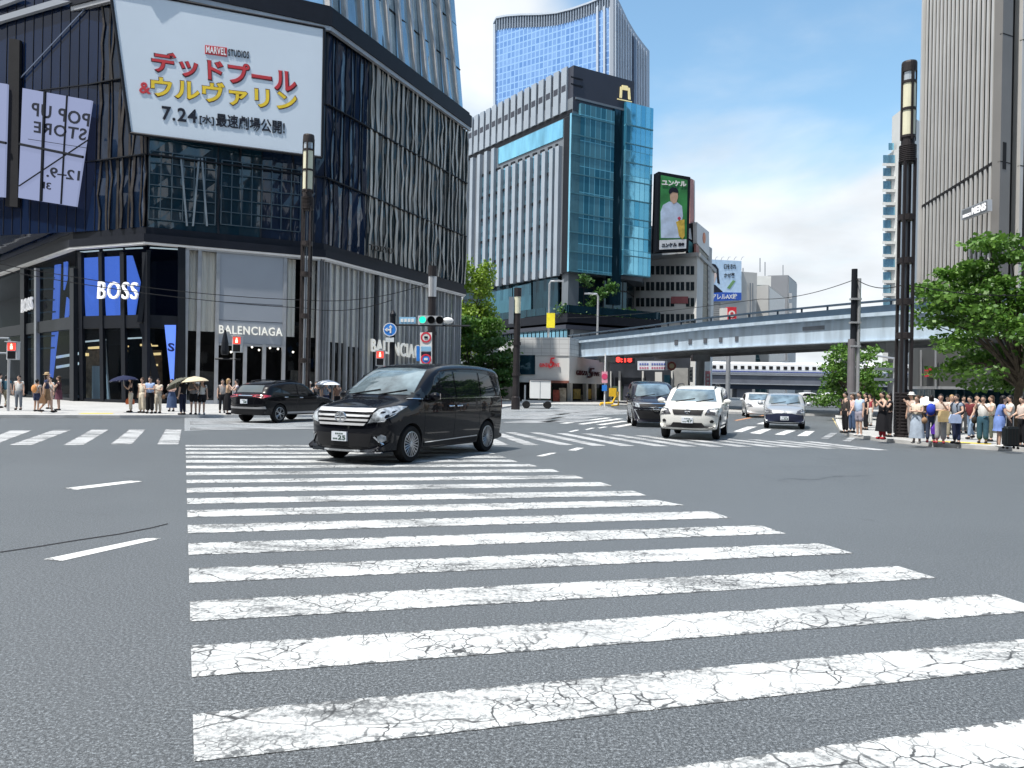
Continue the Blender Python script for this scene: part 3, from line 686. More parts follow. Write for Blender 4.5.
# hoarding with the film title
bw = Wall(pl(108, 46.3), pl(324, 50.6))
bb = thing('billboard', 'huge white film billboard with red and yellow Japanese title on the dark store', 'billboard', tuple(bw.pt(8, 16)))
q = bw.hits([(130, 133), (322, 157.6), (324.3, 28), (110, -12)], .3)
k = MB(); k.prism(bw, q, .05, .3); k.build('board', mat('billboard_sheet', (.66, .74, .82), .6, var=.03, scale=.2), bb)
k = MB()
fr4 = [bw.pt(a, z, .3) for a, z in q]
for a, b_ in zip(fr4, fr4[1:] + fr4[:1]): k.tube([a, b_], .09, 6)
k.build('frame', M_blackm, bb)
def btext(txt, px, m, bold, th=.03):
    kk = MB(); wall_text(kk, bw, txt, bw.hits(px, .31), .31, th, bold); return kk.build('lettering', m, bb)
M_red = mat('title_red', (.55, .03, .04), .5); M_redd = mat('title_maroon', (.08, .01, .015), .5); M_yel = mat('title_yellow', (.85, .60, .03), .5)
btext('デッドプール', [(151.5, 72.2), (298, 95.5), (296.5, 70), (150.5, 49.5)], M_redd, .044, .012)
btext('デッドプール', [(152, 71), (296.5, 94), (295.5, 70), (152, 50.5)], M_red, .024, .03)
btext('ウルヴァリン', [(150, 97.5), (298.2, 113), (297.2, 90), (150, 74.5)], M_redd, .044, .012)
btext('ウルヴァリン', [(151, 96.5), (297, 112), (296.5, 91), (151, 75.5)], M_yel, .026, .03)
btext('&', [(139.2, 93.2), (151, 94.2), (150.6, 82.8), (139.2, 82)], M_red, .02)
btext('7.24', [(161.8, 119.5), (197, 123.5), (197, 109.8), (161.8, 105.8)], M_ink, .02)
btext('[水]', [(199.5, 124.2), (214, 125.8), (214, 116), (199.5, 114.5)], M_ink, .018)
btext('最速劇場公開!', [(216, 126.4), (284.8, 134.6), (284.8, 121.2), (216, 113)], M_ink, .018)
kk = MB(); kk.prism(bw, bw.hits([(205, 53.6), (227, 56.6), (227, 47.6), (205, 45)], .34), .30, .335); kk.build('logo_patch', M_red, bb)
btext('MARVEL', [(206, 52.8), (226.2, 55.6), (226.2, 48.6), (206, 46)], mat('logo_white', (.85, .85, .85), .5), .03, .045)
btext('STUDIOS', [(228.2, 55.7), (249, 58.7), (249, 51.6), (228.2, 48.9)], M_ink, .02)

# screens behind the left wall
def screen(label, px, lines, lets):
    k = MB(); q = w0.hits(px, .5); t = thing('window_screen', label, 'screen', tuple(w0.pt(*q[0], .5)))
    k.prism(w0, q, .36, .5); k.build('panel', M_lilac, t)
    k = MB()
    for (x0, y0), (x1, y1), wd in lines: k.tube([w0.pt(*w0.hit(x0, y0, .55), .55), w0.pt(*w0.hit(x1, y1, .55), .55)], wd, 5)
    k.build('glazing_bar', M_blackm, t)
    for s_, pp, mir in lets:
        k = MB(); wall_text(k, w0, s_, w0.hits(pp, .5), .505, .02, .02, mir); k.build('lettering', M_ink, t)
screen('pale lilac window screen with POP UP STORE in mirror writing on the dark store', [(18.2, 197.5), (75.8, 206.5), (91.5, 100.5), (22.5, 88)],
       [((45, 91.5), (41, 201), .10), ((67, 95.5), (61, 204), .06), ((19.5, 144), (83, 157), .09), ((19, 186), (88, 140), .045), ((28, 139), (87, 148), .02)],
       [('POP UP', [(31.5, 115.5), (89, 127), (90.5, 114), (32, 102)], True), ('STORE', [(34, 132.5), (85.5, 141), (87.5, 129), (34, 121)], True), ('12–9.', [(46.5, 177), (79.5, 181), (80.5, 171), (47, 166.5)], True), ('3F', [(40, 188), (51, 190), (51.5, 183), (40.5, 181)], True)])
screen('pale lilac window screen without lettering at the left edge of the dark store', [(-14, 196), (4, 197), (7, 84), (-14, 81)], [((-14, 139), (6, 143), .09)], [])

# ================================================ HOTEL TOWER with grey fins and blue glass
def bthing(name, label, cat, p, group=None): return thing(name, label, cat, (p[0], p[1], 0), 0, group)
def part(name, m, parent, fn):
    k = MB(); fn(k); return k.build(name, m, parent)
M_hgrey = mat('hotel_grey', (.17, .195, .225), .55, .1, var=.08, scale=.2)
M_fin = mat('hotel_fin', (.34, .39, .45), .5, .15, var=.08, scale=.3)
M_hwin = glass_wall('hotel_window', (.26, .52, .66), .75, .05, .05)
M_cyan = glass_wall('cyan_glass', (.05, .28, .40), .7, .05, .10, .5)
M_cyan2 = glass_wall('cyan_glass_light', (.26, .60, .76), .7, .06, .05, .5)
M_dblue = glass_wall('deep_blue_glass', (.015, .05, .075), .45, .05, .12, .5)
M_dgrid = grid_mat('dark_glass_grid', (.03, .085, .115), (.012, .016, .022), 1.8, 3.2, .12, .06, .5, .5)
M_cgrid = grid_mat('cyan_glass_grid', (.06, .33, .52), (.13, .44, .60), .9, 3.6, .05, .05, .6, .5, (.24, .62, .80))
M_rec = glass_wall('recess_blue_glass', (.06, .16, .22), .5, .05, .2)
M_slate = mat('slate_panel', (.045, .05, .07), .5, .2, var=.06, scale=.2)
hc = pl(567.5, 107); hl = pl(462, 131); hr = pl(646, 114)
ho = bthing('hotel', 'grey finned hotel tower with a cyan glass end and a dark top box', 'hotel', hc)
wl_ = Wall(hl, hc); wr_ = Wall(hc, hr)
zt = at(567.5, 65, 107).z; zb = at(566, 272, 107).z; zd = at(567.5, 110, 107).z; zw0 = at(563, 132, 107).z; zw1 = at(563, 119.5, 107).z
deep = [(hr[0] + 4, hr[1] + 22), (hl[0] + 8, hl[1] + 18)]
zg = at(640, 116, 114).z
part('wall', M_hgrey, ho, lambda k: k.slab([hl, wl_.pt(wl_.L - .01, 0)[:2], wr_.pt(wr_.L, 0, -1.5)[:2]] + deep, zb, zg))
part('top_box', M_slate, ho, lambda k: k.slab([(hl[0], hl[1] + .5), hc, wr_.pt(wr_.hit(634, 100)[0], 0)[:2], (hc[0] + 12, hc[1] + 24), (hl[0] + 8, hl[1] + 16)], zd, zt))
part('box_soffit', M_hgrey, ho, lambda k: k.wbox(wr_, .4, wr_.hit(632, 100)[0], zd + 1.6, zd + 1.9, .0, .15))
nf = 15
for i in range(nf):
    a = 1.0 + (wl_.L - 1.6) * i / nf
    part('crown_fin', M_fin, ho, lambda k: k.wbox(wl_, a, a + 1.25, zd + .2, zt + .15, .0, .3))
    part('crown_slot', M_slate, ho, lambda k: k.wbox(wl_, a + .1, a + 1.1, zd + 3.0, zd + 3.9, .2, .31))
part('dark_joint', M_blackm, ho, lambda k: k.wbox(wl_, .2, wl_.L - .1, zd - .5, zd + .2, -.2, .08))
s0 = wl_.hit(499, 140)[0]
part('clerestory_glass', M_cyan2, ho, lambda k: k.prism(wl_, [(s0, zw0 - .2), (wl_.L - 2, zw0 - .2), (wl_.L - 2, zw1 + .6), (s0, zw1 + .6)], .0, .14))
fx = [466.5, 473, 480, 487, 494, 501, 508.5, 515.5, 522.5, 530, 537.5, 545, 552.5, 558.5]
for i, x in enumerate(fx):
    a = wl_.hit(x, 250)[0]; top = zw0 - 1.4 if x > 500 else zd - .6
    part('facade_fin', M_fin, ho, lambda k: k.wbox(wl_, a - .42, a + .42, zb - .3, top, .0, .62))
nrow = 9
for i, (x0, x1) in enumerate(zip(fx, fx[1:])):
    a0, a1 = wl_.hit(x0, 250)[0] + .45, wl_.hit(x1, 250)[0] - .45
    if x0 < 480: continue
    for r_ in range(nrow):
        z = zb + 1.0 + r_ * (zw0 - zb - 3) / nrow
        part('window', M_hwin, ho, lambda k: k.wbox(wl_, a0 + .05, a0 + (a1 - a0) * .8, z, z + 2.6, .0, .12))
        if r_ % 2 == 0: part('vent_slot', M_blackm, ho, lambda k: k.wbox(wl_, a0 + .0, a1 - .1, z + 2.62, z + 3.0, .0, .2))
part('corner_strip', M_blackm, ho, lambda k: k.wbox(wl_, wl_.L - 1.6, wl_.L - .02, zb, zw1 + .6, .0, .25))
# end glass
e0, e1, e2, e3 = (wr_.hit(x, 200)[0] for x in (568, 577, 611, 622))
part('corner_glass', M_cyan2, ho, lambda k: k.wbox(wr_, e0, e1, zb, zd - .6, .1, .5))
part('curtain_wall', M_cgrid, ho, lambda k: k.wbox(wr_, e1, e2, zb, zg - .8, .0, .5))
part('recessed_bay', M_dblue, ho, lambda k: k.wbox(wr_, e2, e3, zb - 4, zg, -.8, .1))  # set-back bay in deep blue glass
part('curtain_wall', M_cgrid, ho, lambda k: k.wbox(wr_, e3, wr_.L, zb + .4, zg + 1.0, .0, .5))
for j in range(9):
    z = zb + (zg - zb) * j / 9
    part('transom', mat('transom_blue', (.10, .27, .34), .4, .3), ho, lambda k: k.wbox(wr_, e0, e2, z, z + .16, .5, .56))
    part('transom', MATS['transom_blue'], ho, lambda k: k.wbox(wr_, e3, wr_.L, z + .4, z + .56, .5, .56))
part('logo', mat('gold_logo', (.8, .68, .35), .4, emit=.3), ho, lambda k: [k.pxprism(wr_, q, .02, .12) for q in
    ([(620, 97.5), (622, 98), (622.5, 87), (620.5, 86.5)], [(628.5, 99), (630.8, 99.6), (630, 88), (628, 87.4)], [(622, 89.5), (628.2, 90.5), (628, 86), (622.3, 85)], [(617.5, 99.2), (632, 102.2), (632, 101.4), (617.5, 98.4)])])
part('slot_vent', M_blackm, ho, lambda k: [k.pxprism(wr_, [(571, y), (583, y + 3), (583, y + 4.4), (571, y + 1.4)], .02, .08) for y in (76, 83)])
# recessed glass storeys below and the planted terrace
zp1 = at(567, 309, 107).z; zp2 = at(567, 341, 107).z
part('recessed_glass', M_dgrid, ho, lambda k: k.slab([(hl[0], hl[1]), wl_.pt(wl_.L - 2, 0, -2.5)[:2], wr_.pt(wr_.L - 2, 0, -2.5)[:2]] + deep, zp1, zb))
part('recess_pane', M_dblue, ho, lambda k: k.pxprism(wl_, [(533, 314), (558, 314), (558, 277), (533, 281)], -.5, -.2))
part('recess_pane', M_rec, ho, lambda k: k.pxprism(wl_, [(513, 320), (531, 316), (531, 283), (513, 287)], -.6, -.3))
part('recess_pane', M_rec, ho, lambda k: k.pxprism(wl_, [(482, 318), (512, 315), (512, 288), (482, 294)], -.6, -.35))
part('recess_column', M_hgrey, ho, lambda k: k.wbox(wr_, 0.2, 2.0, zp1, zb, -2.2, -.6))
podl = pl(455, 124); podc = pl(566, 100); podr = pl(660, 108)
wpl, wpr = Wall(podl, podc), Wall(podc, podr)
part('terrace_band', M_band, ho, lambda k: k.slab([podl, podc, podr, deep[0], deep[1]], at(566, 322, 100).z, at(566, 313, 100).z))
part('terrace_band', M_slate, ho, lambda k: k.slab([wpl.pt(0, 0, .6)[:2], wpl.pt(wpl.L + .5, 0, .6)[:2], wpr.pt(wpr.L, 0, .6)[:2], deep[0], deep[1]], at(566, 329, 100).z, at(566, 325, 100).z))
part('podium_wall', M_hgrey, ho, lambda k: k.slab([wpl.pt(0, 0, -1)[:2], wpl.pt(wpl.L, 0, -1)[:2], wpr.pt(wpr.L, 0, -1)[:2], deep[0], deep[1]], 0, at(566, 326, 100).z))
for i in range(22):
    x = 480 + i * 4 if i < 22 else 0
    part('podium_window', M_hwin if i > 9 else M_dblue, ho, lambda k: k.pxprism(wpl, [(x, 343), (x + 3, 343), (x + 3, 330), (x, 330)], -1, -.8))
for i in range(16):
    x = 568 + i * 5
    part('podium_window', M_hwin if i % 3 else M_dblue, ho, lambda k: k.pxprism(wpr, [(x, 343), (x + 3.6, 343), (x + 3.6, 330), (x, 330)], -1, -.8))
zr = at(566, 313, 100).z
for i in range(15):
    a = 4 + i * 2.2
    if a < wpl.L - 1: part('railing_post', M_blackm, ho, lambda k: k.wbox(wpl, a, a + .08, zr, zr + 1.1, -.3, -.2))
part('railing', M_dblue, ho, lambda k: (k.wbox(wpl, 2, wpl.L, zr + .1, zr + 1.1, -.28, -.22), k.wbox(wpr, 0, wpr.L, zr + .1, zr + 1.1, -.28, -.22)))

# ================================================ FAR BLUE GLASS TOWER
M_tw = grid_mat('tower_glass', (.13, .28, .60), (.24, .42, .72), 1.7, 2.2, .22, .08, .45, .3, (.24, .42, .74))
M_tw2 = mat('tower_side', (.30, .34, .40), .5, .2, var=.06, scale=.05, mapping=(1, 1, .2))
M_tfr = mat('tower_frame', (.44, .50, .58), .5, .2, var=.08, scale=.1)
t0, t1, t2 = pl(493, 268), pl(613.5, 240), pl(649.5, 262)
tw = bthing('glass_tower', 'tall pale blue glass office tower with a dipping curved top, farthest behind the hotel', 'tower', t1)
wa, wb_ = Wall(t0, t1), Wall(t1, t2)
top = [(493, 22), (496, 16.5), (506, 14.5), (520, 13.5), (540, 13), (556, 11.5), (572, 7.5), (588, 2), (602, -4), (613.5, -9)]
part('curtain_wall', M_tw, tw, lambda k: k.prism(wa, [(0, 0), (wa.L, 0)] + wa.hits(list(reversed([(x, y + 14) for x, y in top]))), -4, 0))
part('grille_wall', M_tfr, tw, lambda k: k.prism(wa, wa.hits([(x, y + 14) for x, y in top] + list(reversed(top))), -3, -.4))
def grille(k):
    for i in range(46):
        u = i / 45; x = 494 + 119 * u
        yt = next(y0 + (y1 - y0) * (x - x0) / (x1 - x0) for (x0, y0), (x1, y1) in zip(top, top[1:]) if x0 <= x <= x1)
        k.pxprism(wa, [(x - .55, yt + 14), (x + .55, yt + 14), (x + .55, yt + 1.6), (x - .55, yt + 1.6)], -.4, .25)
part('grille_bars', mat('grille_dark', (.20, .25, .32), .5, .3), tw, grille)
def rimt(k):
    for (x0, y0), (x1, y1) in zip(top, top[1:]):
        k.pxprism(wa, [(x0, y0 + 1.8), (x1, y1 + 1.8), (x1, y1), (x0, y0)], -2, .5)
part('roof_rim', M_tfr, tw, rimt)
side = [(613.5, -9), (620, 3), (628, 20), (636, 33.5), (643, 43), (649.5, 51)]
part('side_wall', M_tw2, tw, lambda k: k.prism(wb_, [(wb_.L, 0), (0, 0)] + wb_.hits(side), -1.2, 0))
def sidebars(k):
    for i in range(1, 14):
        u = i / 14; x = 613.5 + 36 * u; yt = next(y0 + (y1 - y0) * (x - x0) / (x1 - x0) for (x0, y0), (x1, y1) in zip(side, side[1:]) if x0 <= x <= x1)
        k.pxprism(wb_, [(x - .3, 250), (x + .3, 250), (x + .3, yt + 3), (x - .3, yt + 3)], 0, .5)
part('side_fins', M_tfr, tw, sidebars)
part('side_recess', mat('recess_blue', (.10, .13, .19), .4, .3), tw, lambda k: k.pxprism(wb_, [(634, 250), (636.5, 250), (636.5, 40), (634, 36)], 0, .7))
for x0, x1 in ((493, 495), (596, 598), (603, 605), (609, 613.5)):
    part('corner_mullion', M_tfr, tw, lambda k: k.pxprism(wa, [(x0, 360), (x1, 360), (x1, 5 if x0 > 500 else 24), (x0, 7 if x0 > 500 else 24)], 0, .7))
part('core_wall', M_tfr, tw, lambda k: k.slab([wa.pt(0, 0, -4)[:2], wa.pt(wa.L, 0, -4)[:2], wb_.pt(wb_.L, 0, -20)[:2], (t0[0] + 6, t0[1] + 30)], 0, at(600, 60, 240).z))

# ================================================ SHOP BOX under the road deck
M_tile = grid_mat('white_tile', (.56, .565, .56), (.40, .40, .40), .9, .45, .03, .4, 0, .05)
M_wpan = mat('white_cladding', (.62, .62, .60), .5, var=.06, scale=.4)
sc = pl(569, 76); sl = pl(515, 77.5); sr = pl(604, 90)
g5 = bthing('shop_building', 'low white tiled shop building with a red emblem, tucked beside the elevated road', 'shop', sc)
wg, wh = Wall(sl, sc), Wall(sc, sr)
z0, z1, z2 = at(569, 383, 76).z, at(569, 356, 76).z, at(569, 337.5, 76).z
part('wall', M_wpan, g5, lambda k: k.slab([sl, sc, sr, (sr[0] - 2, sr[1] + 12), (sl[0] - 2, sl[1] + 18)], z0, z1))
part('parapet_wall', M_tile, g5, lambda k: k.slab([wg.pt(0, 0, .08)[:2], wg.pt(wg.L, 0, .08)[:2], wh.pt(wh.L * .35, 0, .08)[:2], (sr[0] - 6, sr[1] + 12), (sl[0] - 2, sl[1] + 18)], z1 + .02, z2))
part('wall_opening', M_dblue, g5, lambda k: k.pxprism(wg, [(518.5, 374.5), (535, 374.5), (535, 355), (518.5, 355)], -.05, .1))
def emblem(k):
    wall_text(k, wg, 'GINZA', wg.hits([(539.5, 367), (550, 367), (550, 363.3), (539.5, 363.3)], .2), .12, .1, .012)
    wall_text(k, wg, '5', wg.hits([(548.5, 368.5), (553.5, 366.8), (555, 357.3), (550, 357.8)], .2), .12, .1, .012)
    wall_text(k, wg, 'FIVE', wg.hits([(552.5, 366.8), (559.3, 366.8), (559.3, 363.3), (552.5, 363.3)], .2), .12, .1, .012)
part('emblem', mat('emblem_red', (.62, .03, .04), .5, emit=.12), g5, emblem)
def emblem2(k):
    wall_text(k, wh, 'GINZA', wh.hits([(577, 375.2), (588, 375.4), (588, 371), (577, 370.2)], .2), .1, .1, .012)
    wall_text(k, wh, '5', wh.hits([(588, 378.2), (593, 377.6), (595, 368), (590.4, 368)], .2), .1, .1, .012)
    wall_text(k, wh, 'FIVE', wh.hits([(593, 376), (600, 376.3), (600, 372.3), (593, 371.6)], .2), .1, .1, .012)
part('emblem', mat('emblem_dark', (.06, .012, .016), .6), g5, emblem2)
part('shop_front', M_inner, g5, lambda k: k.slab([wg.pt(0, 0, -1.2)[:2], wg.pt(wg.L - 1, 0, -1.2)[:2], wh.pt(wh.L, 0, -1.2)[:2], (sr[0] - 2, sr[1] + 11), (sl[0] - 2, sl[1] + 16)], 0, z0))
M_shopc = [mat('shop_red', (.35, .08, .05), .7, var=.4, scale=3), mat('shop_ochre', (.5, .36, .07), .7, var=.4, scale=3), mat('shop_cream', (.42, .36, .28), .7, var=.4, scale=3), mat('shop_green', (.06, .09, .06), .7, var=.4, scale=3)]
for i, (x0, x1, y0, y1, c) in enumerate(((533, 546, 386, 384, 2), (541, 552, 402, 387, 3), (553, 560, 402, 390, 0), (559, 566, 402, 388, 2), (538, 541, 402, 388, 2), (549, 551, 402, 385, 0))):
    part('shop_window', M_shopc[c], g5, lambda k: k.pxprism(wg, [(x0, y0), (x1, y0), (x1, y1), (x0, y1)], -1.1, -.95))
for x0, x1, y0, y1, c in ((574.5, 580.5, 399, 389, 1), (588, 594.5, 399, 389, 1), (582, 586, 401, 395, 2), (597, 602, 401, 388, 3)):
    part('shop_window', M_shopc[c], g5, lambda k: k.pxprism(wh, [(x0, y0), (x1, y0), (x1, y1), (x0, y1)], -1.1, -.95))
for x in (571, 586.5, 595):
    part('column', M_wpan, g5, lambda k: k.pxprism(wh, [(x, 404), (x + 1.6, 404), (x + 1.6, 383), (x, 383)], -.9, -.5))
part('awning', mat('shop_awning', (.20, .07, .05), .7, var=.3), g5, lambda k: k.wbox(wg, wg.hit(530, 386)[0], wg.L, z0 - .02, z0 + .22, .0, .35))

# dark building below the deck with its signs
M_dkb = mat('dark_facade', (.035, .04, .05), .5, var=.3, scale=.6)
da, db = pl(604, 91), pl(690, 86)
wd = Wall(da, db)
sb = bthing('shop_building', 'dark shopfront building behind the minivan under the elevated road', 'shop', da)
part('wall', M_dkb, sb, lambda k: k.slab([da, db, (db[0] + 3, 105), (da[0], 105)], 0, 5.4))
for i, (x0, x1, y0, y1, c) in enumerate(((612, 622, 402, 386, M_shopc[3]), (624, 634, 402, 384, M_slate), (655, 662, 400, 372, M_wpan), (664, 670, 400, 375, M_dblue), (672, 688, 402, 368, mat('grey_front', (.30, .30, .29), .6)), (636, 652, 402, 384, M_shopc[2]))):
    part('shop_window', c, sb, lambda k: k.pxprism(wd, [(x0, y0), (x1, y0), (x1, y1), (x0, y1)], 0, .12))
for x in (609.5, 618.5, 642, 671):
    part('column', M_wpan, sb, lambda k: k.pxprism(wd, [(x, 404), (x + 1.6, 404), (x + 1.6, 371), (x, 371)], .1, .4))
def flat_sign(name, label, w, px, o, m, th=.12, cat='sign', group=None):
    k = MB(); q = w.hits(px, o); k.prism(w, q, o - th, o); p = w.pt(*q[0], o)
    t = thing(name, label, cat, tuple(p), 0, group); k.build('board', m, t); return t
t = flat_sign('clock_sign', 'red lit digit sign on black board under the elevated road', wd, [(608, 363.5), (634.5, 363.5), (634.5, 354.5), (608, 354.5)], 1.2, M_blackm)
k = MB(); wall_text(k, wd, '8:18', wd.hits([(616, 362.3), (632, 362.3), (632, 357), (616, 357)], 1.22), 1.205, .03, .05); k.build('digits', mat('led_red', (1, .04, .03), .5, emit=1.4), t)
t = flat_sign('banner_sign', 'long white board with two rows of blue and red marks over the minivan', wd, [(637.5, 370), (667, 370), (667, 361), (637.5, 361)], 1.3, mat('banner_white', (.62, .66, .74), .5))
for y, m_ in ((363.2, mat('banner_blue', (.10, .14, .42), .5)), (367, mat('banner_red', (.45, .16, .24), .5))):
    k = MB()
    for i in range(11):
        if i in (4,): continue
        x = 639.5 + i * 2.4
        k.pxprism(wd, [(x, y + 1.9), (x + 1.7, y + 1.9), (x + 1.7, y), (x, y)], 1.3, 1.33)
    k.build('row_of_marks', m_, t)
k = MB(); w_ = Wall(pl(660, 80), pl(700, 80))
c = w_.pt(*w_.hit(671.5, 366)); t = thing('round_sign', 'round red and cream sign beside the white board', 'sign', tuple(c))
k = MB(); Mx = Matrix.Rotation(pi / 2, 4, 'X'); k.lathe([(.46, 0), (.46, .1)], c, 20, M=Mx); k.build('board', mat('sign_brick', (.42, .12, .10), .5), t)
k = MB(); k.lathe([(.27, .0), (.27, .13)], c, 20, M=Mx); k.build('disc', mat('sign_cream', (.75, .66, .45), .5), t)
for x0, x1, y0, y1, m_, lb in ((697, 702, 387, 354, mat('banner_crimson', (.42, .05, .07), .6), 'tall crimson banner hanging under the deck left of the train bridge'), (705.5, 710.3, 387, 371, mat('banner_pink', (.72, .30, .33), .6), 'short pink and white banner beside the crimson banner'), (689, 693, 382, 367, M_white, 'narrow white board left of the crimson banner')):
    t = flat_sign('banner_sign', lb, w_, [(x0, y0), (x1, y0), (x1, y1), (x0, y1)], .4, m_)
    k = MB()
    for j in range(3):
        yy = y1 + 3 + j * (y0 - y1 - 4) / 3; k.pxprism(w_, [(x0 + 1.2, yy + 2.4), (x1 - 1.2, yy + 2.4), (x1 - 1.2, yy), (x0 + 1.2, yy)], .4, .44)
    k.build('row_of_marks', M_white if m_ is not M_white else M_hgrey, t)

# ================================================ ELEVATED ROAD
M_gird = mat('girder_paint', (.46, .555, .65), .5, .1, var=.22, scale=1.4, mapping=(1, 1, .12))
M_under = mat('deck_soffit', (.20, .21, .22), .7, var=.2, scale=.6)
M_rail = mat('rail_blue', (.05, .085, .13), .5, .2)
M_pier = mat('pier_steel', (.30, .32, .35), .5, .2)
gp = [pl(569, 81.5), pl(640, 68), pl(705, 58.5), pl(770, 52.5), pl(850, 47), pl(960, 41.5), pl(1120, 36)]
zb0, zb1, zf = 4.75, 6.15, 7.1
dk = thing('elevated_road', 'long pale grey elevated road with blue railings crossing over the street', 'elevated road', (gp[0][0], gp[0][1], 0))
WP = [Wall(a, b) for a, b in zip(gp, gp[1:])]
fr2 = gp; bk = inset(WP, -11)
for i, w in enumerate(WP):
    part('girder', M_gird, dk, lambda k: k.slab([inset(WP, 0)[i], inset(WP, 0)[i + 1], inset(WP, -.35)[i + 1], inset(WP, -.35)[i]], zb0, zb1))
    part('flange', M_gird, dk, lambda k: k.slab([inset(WP, .22)[i], inset(WP, .22)[i + 1], inset(WP, -.4)[i + 1], inset(WP, -.4)[i]], zb0 - .06, zb0 - .001))
    part('cornice', M_gird, dk, lambda k: k.slab([inset(WP, .3)[i], inset(WP, .3)[i + 1], inset(WP, -.5)[i + 1], inset(WP, -.5)[i]], zb1 + .001, zb1 + .22))
    part('parapet', M_rail, dk, lambda k: k.slab([inset(WP, .12)[i], inset(WP, .12)[i + 1], inset(WP, -.1)[i + 1], inset(WP, -.1)[i]], zb1 + .221, zf - .32))
    part('handrail', M_rail, dk, lambda k: k.slab([inset(WP, .2)[i], inset(WP, .2)[i + 1], inset(WP, -.14)[i + 1], inset(WP, -.14)[i]], zf - .1, zf))
    for j in range(int(w.L / 2)):
        part('rail_post', M_rail, dk, lambda k: k.wbox(w, j * 2 + .5, j * 2 + .58, zf - .32, zf - .1, -.06, .04))
part('deck_slab', M_under, dk, lambda k: k.slab(inset(WP, -.36) + list(reversed(bk)), zb1 - .55, zb1 + .1))
for o in (3.4, 6.6, 10.4):
    part('inner_girder', M_under, dk, lambda k: [k.slab([inset(WP, -o)[i], inset(WP, -o)[i + 1], inset(WP, -o - .3)[i + 1], inset(WP, -o - .3)[i]], zb0 + .1, zb1 - .56) for i in range(len(WP))])
part('far_parapet', M_rail, dk, lambda k: [k.slab([bk[i], bk[i + 1], inset(WP, -11.2)[i + 1], inset(WP, -11.2)[i]], zb1 - .4, zf - .1) for i in range(len(WP))])
for x in (676, 690, 705, 720.5, 736.5):
    w = min(WP, key=lambda w_: 0 if 0 <= w_.hit(x, 340)[0] <= w_.L else 9)
    part('drain_plate', mat('drain_dark', (.09, .10, .12), .5), dk, lambda k: k.pxprism(w, [(x - 1.6, 345 - (x - 676) * .06), (x + 1.6, 345 - (x - 676) * .06), (x + 1.6, 340 - (x - 676) * .06), (x - 1.6, 340 - (x - 676) * .06)], 0, .05))
part('name_plate', mat('plate_grey', (.16, .18, .21), .5), dk, lambda k: k.pxprism(WP[3], [(802.5, 331), (824, 329.5), (824, 325.4), (802.5, 327)], 0, .05))
def pier(x, Y, r_, y1=None):
    p = pl(x, Y); part('pier', M_pier, dk, lambda k: (k.tube([(p[0], p[1], 0), (p[0], p[1], zb0)], r_, 12), k.box(p[0] - .8, p[0] + .8, p[1] - .5, p[1] + .5, zb0 - .5, zb0 + .1)))
pier(607, 80, .32); pier(894, 49.5, .38); pier(846, 53.5, .4); pier(1030, 44, .4); pier(700, 72, .4)

# ================================================ TRAIN ON ITS VIADUCT
M_trw = mat('train_white', (.72, .73, .74), .35, var=.04, scale=.3, coat=.4)
va, vb = pl(680, 168), pl(1000, 160); wv = Wall(va, vb)
zt0, zt1 = at(800, 375.5, 164).z, at(800, 362, 164).z
vd = bthing('rail_viaduct', 'dark grey rail bridge carrying the white train across the street', 'rail bridge', va)
M_via = mat('viaduct_grey', (.13, .14, .17), .6, var=.2, scale=.4); M_via2 = mat('viaduct_dark', (.03, .04, .06), .6)
part('deck_wall', M_via, vd, lambda k: k.wbox(wv, 0, wv.L, zt0 - 2.0, zt0 - .1, -9, 0))
part('ledge', M_pier, vd, lambda k: (k.wbox(wv, 0, wv.L, zt0 - .1, zt0 + .12, -.5, .3), k.wbox(wv, 0, wv.L, zt0 - 2.1, zt0 - 1.9, -.5, .35)))
part('girder', M_via2, vd, lambda k: k.wbox(wv, 0, wv.L, zt0 - 3.1, zt0 - 2.1, -9, -.1))
for x in (712, 745, 884, 960):
    a = wv.hit(x, 390)[0]; part('pier', M_via, vd, lambda k: k.wbox(wv, a - 1.6, a + 1.6, 0, zt0 - 2.9, -7, -.6))
tr = thing('train', 'white high-speed train with a row of dark windows passing on the bridge', 'train', tuple(wv.pt(4, zt0, -3)))
def trn(k):
    prof = [(-.0, zt0 + .1), (.35, zt0 + .25), (.45, zt0 + 1.2), (.3, zt1 - .5), (-.2, zt1 - .1), (-1.5, zt1), (-3, zt1 - .1), (-3.2, zt0 + .1)]
    n = len(prof); vs = [wv.pt(a, z, o - 1.5) for a in (2, wv.L) for o, z in prof]
    k.add(vs, [tuple(range(n)), tuple(range(2 * n - 1, n - 1, -1))] + [(i, n + i, n + (i + 1) % n, (i + 1) % n) for i in range(n)])
part('body', M_trw, tr, trn)
nw = 0
a = 4
while a < wv.L - 4 and nw < 62:
    part('window', M_inner, tr, lambda k: k.wbox(wv, a, a + .75, zt0 + 1.25, zt0 + 1.95, -1.2, -1.0)); a += 1.5; nw += 1
part('stripe', mat('train_blue', (.05, .08, .30), .4), tr, lambda k: k.wbox(wv, 2, wv.L, zt0 + .62, zt0 + .8, -1.2, -.98))
part('roof_gear', M_hgrey, tr, lambda k: [k.wbox(wv, a_, a_ + 1.6, zt1 - .06, zt1 + .3, -3.6, -2.2) for a_ in (9, 22, 38)])

